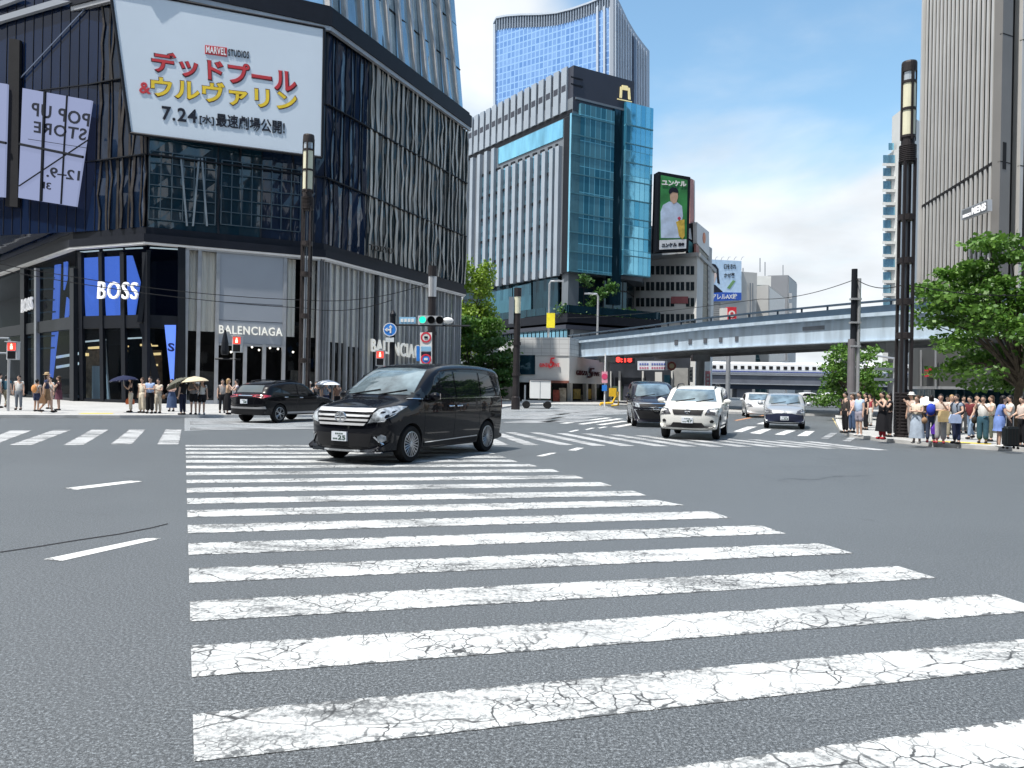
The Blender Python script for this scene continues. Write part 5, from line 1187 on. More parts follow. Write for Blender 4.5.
def make_car(name, label, sp, group=None):
    root = thing(name, label, sp.get('cat', 'car'), (0, 0, 0), 0, group)
    paint = sp['paint']; me = car_body(sp); me.materials.append(paint); me.materials.append(M_blackp)
    bo = bpy.data.objects.new('body', me); COL.objects.link(bo)
    r = sp['r']; cut = MB(); Mx = Matrix.Rotation(pi / 2, 4, 'X')
    for x in sp['ax']:
        for s_ in (-1, 1):
            y0 = s_ * (sp['W'] / 2 - .30); y1 = s_ * (sp['W'] / 2 + .3); vs = []; m = 28; rr = r * 1.13
            for y in (y0, y1):
                for k_ in range(m): a = 2 * pi * k_ / m; vs.append((x + rr * cos(a), y, r + rr * sin(a) - .0))
            fs = [(i, (i + 1) % m, m + (i + 1) % m, m + i) for i in range(m)] + [tuple(range(m - 1, -1, -1)), tuple(range(m, 2 * m))]
            if s_ < 0: pass
            cut.add(vs, fs, None, 1)
    cme = cut.mesh('cut', [paint, M_blackp]); b2 = bmesh.new(); b2.from_mesh(cme); bmesh.ops.recalc_face_normals(b2, faces=b2.faces[:]); b2.to_mesh(cme); b2.free()
    co = bpy.data.objects.new('cut', cme); COL.objects.link(co)
    md = bo.modifiers.new('b', 'BOOLEAN'); md.operation = 'DIFFERENCE'; md.solver = 'EXACT'; md.object = co
    dg = bpy.context.evaluated_depsgraph_get(); nm = bpy.data.meshes.new_from_object(bo.evaluated_get(dg))
    bo.modifiers.clear(); bo.data = nm; nm.name = 'body'; bpy.data.objects.remove(co)
    nm.polygons.foreach_set('use_smooth', [True] * len(nm.polygons)); nm.set_sharp_from_angle(angle=R(35))
    bo.parent = root
    vsl = [v.co.copy() for v in nm.vertices]; psl = [tuple(p.vertices) for p in nm.polygons]
    bvh = BVHTree.FromPolygons(vsl, psl)
    AX = {'L': (Vector((0, 9, 0)), Vector((0, -1, 0))), 'R': (Vector((0, -9, 0)), Vector((0, 1, 0))), 'F': (Vector((9, 0, 0)), Vector((-1, 0, 0))), 'B': (Vector((-9, 0, 0)), Vector((1, 0, 0))), 'T': (Vector((0, 0, 9)), Vector((0, 0, -1)))}
    def mk(ax, u, v):
        if ax in 'LR': return Vector((u, 0, v))
        if ax in 'FB': return Vector((0, u, v))
        return Vector((u, v, 0))
    def patch(nm_, ax, poly, m, off=.006, thick=.03, parent=None, grid=.07):
        o_, d = AX[ax]; bm = bmesh.new(); ar = sum(poly[i][0] * poly[(i + 1) % len(poly)][1] - poly[(i + 1) % len(poly)][0] * poly[i][1] for i in range(len(poly)))
        bm.faces.new([bm.verts.new((u, v, 0)) for u, v in poly])
        us = [p[0] for p in poly]; vs_ = [p[1] for p in poly]
        for axis, lo, hi in ((0, min(us), max(us)), (1, min(vs_), max(vs_))):
            m_ = max(1, int((hi - lo) / grid))
            for i in range(1, m_):
                no = Vector((0, 0, 0)); no[axis] = 1; c_ = Vector((0, 0, 0)); c_[axis] = lo + (hi - lo) * i / m_
                bmesh.ops.bisect_plane(bm, geom=bm.verts[:] + bm.edges[:] + bm.faces[:], plane_co=c_, plane_no=no, dist=1e-5)
        bm.normal_update(); last = None; miss = []
        for v in bm.verts:
            base = mk(ax, v.co.x, v.co.y); hit, nn, _, _ = bvh.ray_cast(o_ + base, d)
            if hit is None: miss.append((v, base)); v.co = base; continue
            v.co = hit + nn * off; last = hit
        for v, base in miss:
            near = min((w_ for w_ in bm.verts if all(w_ is not q for q, _ in miss)), key=lambda w_: (w_.co - base - d * (w_.co - base).dot(d)).length, default=None)
            if near: v.co = near.co.copy()
        bmesh.ops.remove_doubles(bm, verts=bm.verts[:], dist=1e-4)
        bmesh.ops.triangulate(bm, faces=[f_ for f_ in bm.faces if len(f_.verts) > 4])
        bm.normal_update()
        av = sum((f_.normal * f_.calc_area() for f_ in bm.faces), Vector())
        if av.dot(d) > 0: bmesh.ops.reverse_faces(bm, faces=bm.faces[:])
        be_ = [e for e in bm.edges if e.is_boundary]
        ex = bmesh.ops.extrude_edge_only(bm, edges=be_)
        for g_ in ex['geom']:
            if isinstance(g_, bmesh.types.BMVert): g_.co += d * thick
        pm = bpy.data.meshes.new(nm_); bm.to_mesh(pm); bm.free(); pm.materials.append(m)
        pm.polygons.foreach_set('use_smooth', [True] * len(pm.polygons)); pm.set_sharp_from_angle(angle=R(40))
        po_ = bpy.data.objects.new(nm_, pm); COL.objects.link(po_); po_.parent = parent or bo
        if parent is None: po_.parent = root
        return po_
    def depth(ax, u, v):
        o_, d = AX[ax]; hit, nn, _, _ = bvh.ray_cast(o_ + mk(ax, u, v), d)
        return hit
    for it in sp['parts']:
        nm_, axes, poly, m = it[:4]; off = it[4] if len(it) > 4 else .006
        for ax in axes:
            q = poly
            patch(nm_, ax, q, m, off)
            if len(it) > 5 and it[5] == 'mir': patch(nm_, ax, [(-u, v) for u, v in reversed(q)], m, off)
    # wheels
    for x in sp['ax']:
        for s_ in (-1, 1):
            y = s_ * (sp['W'] / 2 - .115 - .015); k = MB(); Mr = Matrix.Rotation(-s_ * pi / 2, 4, 'X')
            k.lathe([(r * .64, -.1), (r * .93, -.1), (r, -.06), (r, .06), (r * .93, .1), (r * .66, .1)], (x, y, r), 28, M=Mr)
            wh = k.build('wheel', M_tyre, root, smooth=True, local=True)
            k = MB(); k.lathe([(r * .64, .06), (r * .68, .104), (r * .64, .108), (r * .60, .07), (r * .56, .03)], (x, y, r), 28, M=Mr)
            ns = sp.get('spokes', 10)
            for j in range(ns):
                a = 2 * pi * j / ns
                for da in ((-.06, .06) if sp.get('split', 1) else (0,)):
                    p0 = Vector((r * .10 * cos(a), r * .10 * sin(a), .085)); p1 = Vector((r * .64 * cos(a + da * 3), r * .64 * sin(a + da * 3), .10))
                    k.tube([Mr @ p0 + Vector((x, y, r)), Mr @ p1 + Vector((x, y, r))], [r * .05, r * .035], 5)
            k.lathe([(r * .16, .05), (r * .16, .1), (r * .1, .112)], (x, y, r), 14, M=Mr)
            k.build('rim', M_rim, wh, smooth=True, local=True)
            k = MB(); k.lathe([(r * .60, .0), (r * .6, .02)], (x, y, r), 20, M=Mr); k.build('brake_well', M_blackp, wh, local=True)
    # mirrors
    if 'mir' in sp:
        mx_, mz = sp['mir']
        for s_, ax in ((1, 'L'), (-1, 'R')):
            h = depth(ax, mx_, mz); yy = h.y if h else s_ * sp['W'] / 2
            k = MB(); k.ell((mx_ - .02, yy + s_ * .15, mz + .06), (.075, .125, .085), 12, 8); k.tube([(mx_, yy - s_ * .02, mz - .02), (mx_, yy + s_ * .09, mz + .02)], .03, 8)
            mo = k.build('mirror', sp.get('mcol', paint), root, smooth=True, local=True)
            k = MB(); k.box(mx_ - .095, mx_ - .07, min(yy + s_ * .06, yy + s_ * .24), max(yy + s_ * .06, yy + s_ * .24), mz + .01, mz + .12); k.build('mirror_glass', M_chrome, mo, local=True)
    for ax, u, v in sp.get('handles', []):
        h = depth(ax, u, v)
        if h:
            s_ = 1 if ax == 'L' else -1; k = MB(); k.tube([(u - .1, h.y + s_ * .01, v), (u - .06, h.y + s_ * .035, v), (u + .06, h.y + s_ * .035, v), (u + .1, h.y + s_ * .01, v)], .016, 6)
            k.build('handle', sp.get('hcol', M_chrome), root, smooth=True, local=True)
    def plate(ax, z, txt, small):
        h = depth(ax, 0, z); s_ = 1 if ax == 'F' else -1; x0 = h.x + s_ * .035
        k = MB(); k.box(min(x0, x0 - s_ * .06), max(x0, x0 - s_ * .06), -.165, .165, z - .083, z + .083); p = k.build('number_plate', M_plate, root, local=True)
        k = MB()
        def fnq(a0, b0, a1, b1): return lambda u, v, t: Vector((x0 + s_ * (.002 + t), s_ * (a0 + (a1 - a0) * u), b0 + (b1 - b0) * v))
        vs, fs = text_curve(txt, .02); solid2d(k, vs, fs, fnq(-.02, z - .06, .15, z + .02), .003)
        for i in range(3): k.box(min(x0, x0 + s_ * .004), max(x0, x0 + s_ * .004), -.13 + i * .035, -.105 + i * .035, z - .055, z - .03)
        for i in range(4): k.box(min(x0, x0 + s_ * .004), max(x0, x0 + s_ * .004), -.08 + i * .045, -.05 + i * .045, z + .035, z + .06)
        k.build('plate_marks', M_platei, p, local=True)
    if 'plate' in sp: plate(*sp['plate'])
    if 'badge' in sp:
        ax, z, rr = sp['badge']; h = depth(ax, 0, z); s_ = 1 if ax == 'F' else -1; k = MB()
        ring_ = [(h.x + s_ * .03, rr * 1.35 * cos(a), z + rr * sin(a)) for a in [2 * pi * i / 20 for i in range(21)]]; k.tube(ring_, rr * .17, 6)
        k.tube([(h.x + s_ * .03, -rr * 1.3, z), (h.x + s_ * .03, rr * 1.3, z)], rr * .15, 6); k.tube([(h.x + s_ * .03, 0, z + rr), (h.x + s_ * .03, 0, z - rr)], rr * .2, 6)
        k.build('badge', M_chrome, root, smooth=True, local=True)
    if 'wipers' in sp:
        k = MB()
        for y0, y1 in ((-.55, .05), (.1, .62)):
            ps = []
            for i in range(6):
                y = y0 + (y1 - y0) * i / 5; z = sp['wipers'] + .10 * (i / 5); h = depth('F', y, z)
                if h: ps.append((h.x + .02, h.y, h.z + .012))
            if len(ps) > 2: k.tube(ps, .012, 5)
        if k.v: k.build('wiper', M_blackp, root, local=True)
    if 'rails' in sp:
        x0, x1, zz, yy = sp['rails']
        for s_ in (-1, 1):
            k = MB(); pts_ = []
            for i in range(7):
                x = x0 + (x1 - x0) * i / 6; h = depth('T', x, s_ * yy); pts_.append((x, s_ * yy, h.z + (zz if 0 < i < 6 else 0)))
            k.tube(pts_, .022, 6); k.build('roof_rail', sp.get('railcol', M_blackp), root, smooth=True, local=True)
    if 'extra' in sp: sp['extra'](root, depth, patch)
    return root
def place(root, p_local, pix, fwd_az, scale, z=.0):
    rz = pi / 2 - fwd_az                   # azimuth clockwise from +Y
    root.rotation_euler = (0, 0, rz); root.scale = (scale,) * 3
    g = G(*pix, z); off = Matrix.Rotation(rz, 3, 'Z') @ Vector((p_local[0], p_local[1], 0)) * scale
    root.location = (g.x - off.x, g.y - off.y, z)

# --- black people carrier
BLK = car_paint('black_paint', (.0035, .004, .007))
VW = dict(L=4.85, W=1.84, H=1.9, belt=1.12, tum=.17, r=.345, ax=(1.47, -1.48), paint=BLK, Df=.40, Dr=.25, Du=.12, hood=1.3, Dh=.26, spokes=10, mir=(1.0, 1.16), wipers=1.23,
    sil=[(2.18, .21), (2.36, .25), (2.41, .45), (2.42, .66), (2.38, .86), (2.27, .99), (2.02, 1.08), (1.72, 1.15), (1.46, 1.215), (1.14, 1.43), (.82, 1.64), (.52, 1.775), (.15, 1.85), (-.4, 1.89), (-1.1, 1.9), (-1.75, 1.875), (-2.12, 1.82), (-2.27, 1.7), (-2.35, 1.35), (-2.4, 1.02), (-2.42, .6), (-2.38, .3), (-2.2, .22), (-1, .2), (1, .2)],
    parts=[('windscreen', 'F', [(-.77, 1.245), (.77, 1.245), (.66, 1.62), (.60, 1.735), (.3, 1.765), (-.3, 1.765), (-.60, 1.735), (-.66, 1.62)], M_wind, .008),
        ('side_window', 'LR', [(1.0, 1.185), (.62, 1.59), (.40, 1.70), (-.02, 1.715), (-.02, 1.185)], M_cglass, .01), ('side_window', 'LR', [(-.09, 1.185), (-.09, 1.715), (-1.05, 1.715), (-1.05, 1.20)], M_cglass, .01),
        ('side_window', 'LR', [(-1.13, 1.205), (-1.13, 1.71), (-1.72, 1.66), (-2.02, 1.30), (-2.0, 1.24)], M_cglass, .01), ('side_window', 'LR', [(1.36, 1.20), (1.07, 1.19), (1.07, 1.37)], M_cglass, .008),
        ('window_trim', 'LR', [(1.40, 1.165), (1.40, 1.182), (-2.02, 1.215), (-2.02, 1.195)], M_chrome, .014),
        ('rear_window', 'B', [(-.68, 1.2), (.68, 1.2), (.6, 1.7), (-.6, 1.7)], M_cglass, .008),
        ('grille', 'F', [(-.50, .70), (.50, .70), (.60, .955), (-.60, .955)], M_blackp, .006),
        ('grille_bar', 'F', [(-.60, .925), (.60, .925), (.62, .985), (-.62, .985)], M_satin, .03), ('grille_bar', 'F', [(-.56, .85), (.56, .85), (.575, .883), (-.575, .883)], M_satin, .024),
        ('grille_bar', 'F', [(-.535, .775), (.535, .775), (.55, .81), (-.55, .81)], M_satin, .022), ('grille_bar', 'F', [(-.48, .70), (.48, .70), (.51, .74), (-.51, .74)], M_satin, .022),
        ('headlight', 'F', [(.555, .75), (.80, .80), (.865, .92), (.87, 1.03), (.80, 1.045), (.66, .99)], M_lamp, .012, 'mir'),
        ('headlight_rim', 'F', [(.53, .735), (.80, .78), (.865, .9), (.865, .915), (.80, .80), (.555, .752)], M_chrome, .02, 'mir'),
        ('bumper_intake', 'F', [(-.55, .33), (.55, .33), (.62, .56), (-.62, .56)], M_blackp, .006), ('bumper_lip', 'F', [(-.80, .235), (.80, .235), (.84, .275), (-.84, .275)], M_chrome, .016),
        ('fog_lamp', 'F', [(.70, .43), (.76, .41), (.80, .45), (.80, .52), (.75, .55), (.70, .52)], M_lamp, .02, 'mir'), ('fog_trim', 'F', [(.64, .50), (.66, .52), (.80, .36), (.78, .34)], M_chrome, .02, 'mir'),
        ('side_skirt', 'LR', [(1.02, .24), (1.02, .34), (-1.05, .34), (-1.05, .24)], M_blackp, .012), ('side_trim', 'LR', [(1.0, .345), (1.0, .362), (-1.03, .40), (-1.03, .38)], M_chrome, .012),
        ('door_seam', 'LR', [(-.055, .36), (-.047, .36), (-.047, 1.18), (-.055, 1.18)], M_inner, .0015), ('door_seam', 'LR', [(-1.09, .6), (-1.082, .6), (-1.082, 1.19), (-1.09, 1.19)], M_inner, .0015), ('door_seam', 'LR', [(1.03, .5), (1.038, .5), (1.10, 1.16), (1.092, 1.16)], M_inner, .0015), ('door_seam', 'LR', [(-1.09, .97), (-1.09, .978), (-2.15, .978), (-2.15, .97)], M_inner, .0015),
        ('tail_lamp', 'B', [(.60, .95), (.84, .95), (.84, 1.2), (.74, 1.22)], M_tail, .012, 'mir'), ('tail_lamp', 'LR', [(-2.34, .95), (-2.17, .97), (-2.2, 1.2), (-2.30, 1.22)], M_tail, .012)],
    handles=[('L', -.2, 1.03), ('R', -.2, 1.03), ('L', .12, 1.03), ('R', .12, 1.03)], plate=('F', .50, '25', ''), badge=('F', .845, .085))
van = make_car('people_carrier', 'shiny black people carrier turning across the near crossing', dict(VW, cat='car'))
f0, f1 = G(407, 462.5), G(484, 451.5); dvv = (f0 - f1); vaz = atan2(dvv.x, dvv.y)
vs_ = dvv.length / 2.95
place(van, (1.47, .80), (407, 462.5), vaz, min(vs_, 1.13))

# --- dark minivan waiting beside the white four-wheel drive
V2 = dict(VW); V2['paint'] = car_paint('dark_violet_paint', (.022, .022, .032)); V2['badge'] = ('F', .74, .09)
V2['parts'] = [p for p in VW['parts'] if p[0] not in ('grille', 'grille_bar', 'headlight', 'headlight_rim', 'bumper_intake', 'fog_lamp', 'fog_trim', 'bumper_lip')] + [
    ('upper_grille', 'F', [(-.62, .80), (.62, .80), (.66, .95), (-.66, .95)], M_blackp, .008), ('grille_bar', 'F', [(-.66, .94), (.66, .94), (.68, .975), (-.68, .975)], M_chrome, .02), ('grille_bar', 'F', [(-.63, .79), (.63, .79), (.64, .82), (-.64, .82)], M_chrome, .02),
    ('lower_grille', 'F', [(-.62, .36), (.62, .36), (.78, .70), (-.78, .70)], M_blackp, .008), ('grille_trim', 'F', [(.80, .72), (.84, .72), (.66, .33), (.62, .33)], M_chrome, .02, 'mir'), ('grille_trim', 'F', [(-.84, .70), (.84, .70), (.84, .735), (-.84, .735)], M_chrome, .018),
    ('headlight', 'F', [(.64, .80), (.86, .84), (.88, 1.0), (.66, .965)], M_lamp, .012, 'mir')]
V2.pop('plate')
mv = make_car('people_carrier', 'dark people carrier with a wide black grille, half behind the white four-wheel drive', V2)
place(mv, (1.47, .80), (673, 427), R(180 + 5), 1.04)

# --- white four-wheel drive
WHT = car_paint('white_paint_car', (.68, .68, .65), 0, .3)
SX = dict(L=4.6, W=1.80, H=1.66, belt=1.06, tum=.16, r=.36, ax=(1.36, -1.28), paint=WHT, Df=.36, Dr=.25, Du=.10, hood=.95, Dh=.22, spokes=6, split=0, mir=(.72, 1.1), wipers=1.13,
    sil=[(2.1, .30), (2.25, .40), (2.29, .6), (2.28, .80), (2.20, .94), (1.9, 1.02), (1.4, 1.075), (1.02, 1.11), (.72, 1.33), (.46, 1.52), (.2, 1.6), (-.3, 1.65), (-1.1, 1.66), (-1.8, 1.63), (-2.06, 1.57), (-2.2, 1.2), (-2.29, .9), (-2.3, .55), (-2.2, .36), (-2, .30), (-1, .27), (1, .27)],
    parts=[('windscreen', 'F', [(-.72, 1.15), (.72, 1.15), (.60, 1.53), (-.60, 1.53)], M_wind, .008), ('side_window', 'LR', [(.70, 1.12), (.44, 1.42), (.22, 1.51), (-.2, 1.53), (-.2, 1.12)], M_cglass, .01), ('side_window', 'LR', [(-.28, 1.12), (-.28, 1.53), (-1.05, 1.51), (-1.15, 1.13)], M_cglass, .01),
        ('side_window', 'LR', [(-1.25, 1.14), (-1.16, 1.5), (-1.75, 1.47), (-1.92, 1.18)], M_cglass, .01), ('rear_window', 'B', [(-.62, 1.12), (.62, 1.12), (.55, 1.48), (-.55, 1.48)], M_cglass, .008),
        ('grille', 'F', [(-.40, .76), (.40, .76), (.47, .91), (-.47, .91)], M_blackp, .014),
        ('headlight', 'F', [(.50, .78), (.80, .76), (.86, .86), (.84, .955), (.58, .93)], mat('lamp_dark', (.10, .10, .11), .08, .2, var=.7, scale=9, coat=1), .014, 'mir'),
        ('lower_bumper', 'F', [(-.84, .30), (.84, .30), (.86, .42), (.5, .44), (.42, .53), (-.42, .53), (-.5, .44), (-.86, .42)], M_blackp, .012), ('fog_lamp', 'F', [(.66, .53), (.74, .53), (.76, .59), (.70, .63), (.64, .59)], M_blackp, .014, 'mir'),
        ('side_skirt', 'LR', [(.92, .30), (.92, .42), (-.84, .42), (-.84, .30)], M_blackp, .014), ('door_seam', 'LR', [(-.24, .42), (-.23, .42), (-.23, 1.12), (-.24, 1.12)], M_inner, .0015), ('door_seam', 'LR', [(.80, .5), (.81, .5), (.81, 1.08), (.80, 1.08)], M_inner, .0015)],
    handles=[('L', .0, .98), ('R', .0, .98), ('L', -.95, .98), ('R', -.95, .98)], hcol=WHT, plate=('F', .60, '47', ''), badge=('F', .865, .06), rails=(.35, -1.6, .07, .60))
wsuv = make_car('four_wheel_drive', 'white four-wheel drive with black roof rails, driving towards the crossing', SX)
place(wsuv, (1.36, .78), (716.5, 439.5), R(180 + 13.7 + 6.5), 1.07)

# --- black crossover seen from behind
PB = car_paint('black_paint_pearl', (.005, .005, .007))
HX = dict(L=4.65, W=1.86, H=1.68, belt=1.06, tum=.20, r=.37, ax=(1.36, -1.33), paint=PB, Df=.34, Dr=.32, Du=.12, hood=1.0, Dh=.2, spokes=5, split=1, mir=(.70, 1.1),
    sil=[(2.1, .30), (2.26, .42), (2.31, .64), (2.26, .86), (2.0, .98), (1.5, 1.05), (1.08, 1.10), (.7, 1.37), (.4, 1.54), (.1, 1.62), (-.5, 1.665), (-1.0, 1.64), (-1.5, 1.57), (-1.88, 1.45), (-2.12, 1.16), (-2.26, 1.06), (-2.31, .9), (-2.31, .55), (-2.2, .36), (-2, .30), (-1, .28), (1, .28)],
    parts=[('windscreen', 'F', [(-.7, 1.15), (.7, 1.15), (.58, 1.52), (-.58, 1.52)], M_wind, .008), ('side_window', 'LR', [(.76, 1.12), (.42, 1.42), (.15, 1.52), (-.28, 1.545), (-.28, 1.12)], M_cglass, .01), ('side_window', 'LR', [(-.36, 1.12), (-.36, 1.545), (-.95, 1.50), (-1.2, 1.36), (-1.2, 1.16)], M_cglass, .01),
        ('side_window', 'LR', [(-1.28, 1.19), (-1.28, 1.35), (-1.66, 1.22)], M_cglass, .01), ('rear_window', 'B', [(-.62, 1.19), (.62, 1.19), (.56, 1.46), (-.56, 1.46)], mat('rear_glass', (.10, .12, .125), .05, .2, coat=.6), .01),
        ('tail_lamp', 'B', [(.34, 1.03), (.84, .98), (.87, 1.07), (.5, 1.10)], M_tail, .014, 'mir'), ('tail_lamp', 'LR', [(-2.22, .99), (-1.85, 1.04), (-1.86, 1.09), (-2.2, 1.10)], M_tail, .014), ('tail_bar', 'B', [(-.34, 1.05), (.34, 1.05), (.34, 1.08), (-.34, 1.08)], M_chrome, .012),
        ('lower_bumper', 'B', [(-.87, .34), (.87, .34), (.88, .60), (-.88, .60)], M_blackp, .01), ('bumper_trim', 'B', [(-.86, .56), (.86, .56), (.84, .66), (.6, .63), (-.6, .63), (-.84, .66)], mat('silver_trim', (.36, .36, .37), .4, .5), .016),
        ('side_trim', 'LR', [(.92, .36), (.92, .44), (-.88, .44), (-.88, .36)], MATS['silver_trim'], .016), ('side_skirt', 'LR', [(.92, .28), (.92, .36), (-.88, .36), (-.88, .28)], M_blackp, .012), ('door_seam', 'LR', [(-.32, .46), (-.31, .46), (-.31, 1.12), (-.32, 1.12)], M_inner, .0015)],
    handles=[('L', -.1, 1.0), ('R', -.1, 1.0), ('L', -1.0, 1.02), ('R', -1.0, 1.02)], plate=('B', .84, '38', ''), rails=(.1, -1.4, .04, .56), railcol=M_blackp)
bsuv = make_car('crossover', 'black crossover seen from behind, beside the left pavement', HX)
place(bsuv, (-1.33, -.82), (278, 423), R(24), 1.0)

# --- silver hatchback
SLV = car_paint('silver_paint', (.46, .48, .50), .5, .28)
HB = dict(L=4.0, W=1.70, H=1.52, belt=.98, tum=.18, r=.30, ax=(1.25, -1.28), paint=SLV, Df=.34, Dr=.25, Du=.10, hood=.85, Dh=.22, spokes=7, split=0, mir=(.62, 1.0), wipers=1.03,
    sil=[(1.85, .22), (1.96, .32), (1.99, .5), (1.95, .70), (1.78, .84), (1.4, .95), (1.0, 1.02), (.62, 1.22), (.3, 1.40), (.0, 1.48), (-.5, 1.52), (-1.1, 1.49), (-1.6, 1.40), (-1.8, 1.1), (-1.95, .9), (-1.99, .6), (-1.92, .3), (-1.8, .22), (-1, .2), (1, .2)],
    parts=[('windscreen', 'F', [(-.66, 1.05), (.66, 1.05), (.56, 1.42), (-.56, 1.42)], M_wind, .008), ('side_window', 'LR', [(.72, 1.03), (.3, 1.30), (.0, 1.39), (-.3, 1.40), (-.3, 1.03)], M_cglass, .01), ('side_window', 'LR', [(-.38, 1.03), (-.38, 1.40), (-1.0, 1.38), (-1.3, 1.08)], M_cglass, .01), ('rear_window', 'B', [(-.58, 1.02), (.58, 1.02), (.5, 1.36), (-.5, 1.36)], M_cglass, .008),
        ('lower_bumper', 'F', [(-.80, .24), (.80, .24), (.82, .60), (.5, .62), (.3, .66), (-.3, .66), (-.5, .62), (-.82, .60)], mat('navy_bumper', (.02, .025, .05), .4), .012), ('headlight', 'F', [(.46, .66), (.76, .66), (.80, .78), (.72, .86), (.5, .76)], MATS['lamp_dark'], .014, 'mir')],
    handles=[('L', -.1, .9), ('R', -.1, .9)], hcol=SLV, plate=('F', .46, '62', ''), badge=('F', .70, .055))
hb = make_car('hatchback', 'silver hatchback with a dark lower bumper, waiting behind the road crossing stripes', HB)
place(hb, (1.25, .70), (801.5, 429), R(180 + 19), 1.02)
HW = dict(HB, paint=car_paint('white_paint_small', (.62, .63, .64), .1, .3)); HW.pop('plate'); HW.pop('badge'); HW['parts'] = [p for p in HB['parts'] if p[0] != 'lower_bumper']
hb2 = make_car('hatchback', 'white hatchback just behind the silver hatchback, mostly covered by it', HW)
place(hb2, (1.25, .70), (772, 418), R(180 + 12), 1.0)
PKG = 'cars parked under the rail bridge'
for i, (x, y, az, lab) in enumerate(((812, 405, 100, 'white parked car under the rail bridge, left of the middle tree trunk'), (834, 405.8, 95, 'white parked car behind the standing men, under the rail bridge'), (826, 402.6, 275, 'small white car farthest back under the rail bridge'))):
    c = copy_tree(hb2); c['label'] = lab; c['group'] = PKG; place(c, (0, 0), (x, y), R(az), 1.0)

# --- white tracked cart by the shop box
ct = thing('delivery_cart', 'small white box delivery cart in front of the shop box', 'delivery cart', tuple(G(537, 408.5)))
c = G(537, 408.5); k = MB()
k.box(c.x - .55, c.x + .95, c.y - .5, c.y + .9, .75, 2.05); bx = k.build('cargo_box', M_white, ct)
k = MB(); k.box(c.x + .17, c.x + .2, c.y - .515, c.y - .502, .78, 2.0); k.box(c.x - .53, c.x + .93, c.y - .52, c.y - .503, 1.98, 2.03); k.build('door_seam', M_hgrey, bx)
k = MB(); k.box(c.x - 1.1, c.x + 1.0, c.y - .5, c.y + .9, .42, .6); k.box(c.x - .95, c.x - .85, c.y - .45, c.y + .8, .6, 1.7); k.build('chassis', M_hgrey, ct)
for x in (-.8, .75):
    k = MB(); k.lathe([(.28, -.1), (.28, .1)], (c.x + x, c.y - .42, .28), 16, M=Matrix.Rotation(pi / 2, 4, 'X')); k.build('wheel', M_tyre, ct)
    k = MB(); k.lathe([(.28, -.1), (.28, .1)], (c.x + x, c.y + .75, .28), 16, M=Matrix.Rotation(pi / 2, 4, 'X')); k.build('wheel', M_tyre, ct)

# ================================================ STREET FURNITURE
M_bronze = mat('bronze_post', (.045, .04, .042), .45, .5, var=.2)
M_bronze2 = mat('weathered_bronze', (.05, .042, .041), .5, .4, var=.3, scale=3)
M_cream = mat('lantern_cream', (.72, .70, .52), .4, var=.1, scale=1)
def lamp_column(label, pix, ytop, wpx, low=True):
    p = G(pix[0], pix[1], .12); a, b = ray(pix[0], ytop); H = CH + b * p.y; r = wpx / F * p.y / 2
    t = thing('lamp_column', label, 'lamp column', (p.x, p.y, .12), 0, 'tall lantern columns at the crossing')
    def Z(f): return .12 + (H - .12) * f
    mb = M_bronze if low else M_bronze2
    k = MB()
    if low:
        n = 14
        k.lathe([(r * .97, .12), (r * .97, Z(.118))], (p.x, p.y, 0), 20)
        for i in range(n): z = Z(.004) + (Z(.116) - Z(.004)) * i / (n - 1); k.lathe([(r * .98, z - .035), (r * 1.1, z - .02), (r * 1.1, z + .02), (r * .98, z + .035)], (p.x, p.y, 0), 20)
        k.build('base_drum', mb, t)
    else:
        k.lathe([(r * .8, .12), (r * .8, .5)], (p.x, p.y, 0), 16); k.build('base_drum', mb, t)
    for sx, sy in ((-1, -1), (-1, 1), (1, -1), (1, 1)):
        k = MB(); k.box(p.x + sx * r * .66 - .042, p.x + sx * r * .66 + .042, p.y + sy * r * .66 - .042, p.y + sy * r * .66 + .042, .3, Z(.74)); k.build('post', mb, t)
    for f in (.27, .36, .47, .585) if low else (.19, .35, .5, .61):
        k = MB(); k.lathe([(r * .6, Z(f) - .12), (r * 1.02, Z(f) - .1), (r * 1.02, Z(f) + .1), (r * .6, Z(f) + .12)], (p.x, p.y, 0), 18); k.build('collar', mb, t)
    k = MB(); k.tube([(p.x, p.y, .3), (p.x, p.y, Z(.74))], .03, 8); k.build('core_pipe', M_hgrey, t)
    k = MB()
    for i in range(9): z = Z(.735) + (Z(.775) - Z(.735)) * i / 8; k.lathe([(r * .9, z - .03), (r * 1.08, z - .02), (r * 1.08, z + .02), (r * .9, z + .03)], (p.x, p.y, 0), 18)
    k.lathe([(r * .85, Z(.73)), (r * .85, Z(.80))], (p.x, p.y, 0), 18); k.build('louvre_ring', mb, t)
    k = MB(); k.lathe([(r * .86, Z(.80)), (r * .86, Z(.945))], (p.x, p.y, 0), 20); la = k.build('lantern', M_cream, t)
    k = MB()
    for a_ in (0, .25, .5, .75): aa_ = 2 * pi * a_ - pi / 2; k.box(p.x + r * .88 * cos(aa_) - .035, p.x + r * .88 * cos(aa_) + .035, p.y + r * .88 * sin(aa_) - .035, p.y + r * .88 * sin(aa_) + .035, Z(.79), Z(.985))
    for f in (.80, .873, .945): k.lathe([(r * .84, Z(f) - .05), (r * .97, Z(f) - .04), (r * .97, Z(f) + .04), (r * .84, Z(f) + .05)], (p.x, p.y, 0), 20)
    k.build('lantern_frame', mb, la)
    k = MB(); k.lathe([(r * .8, Z(.947)), (r * .8, Z(.972))], (p.x, p.y, 0), 18); k.build('clear_band', mat('lantern_glass', (.45, .50, .55), .1, .3), t)
    k = MB(); k.lathe([(r * .97, Z(.972)), (r * .97, Z(.995)), (r * .9, Z(1.0))], (p.x, p.y, 0), 20); k.build('cap', mb, t)
    return t
lamp_column('tall dark lantern column with a louvred drum base on the right pavement', (902.3, 437), 62, 15)
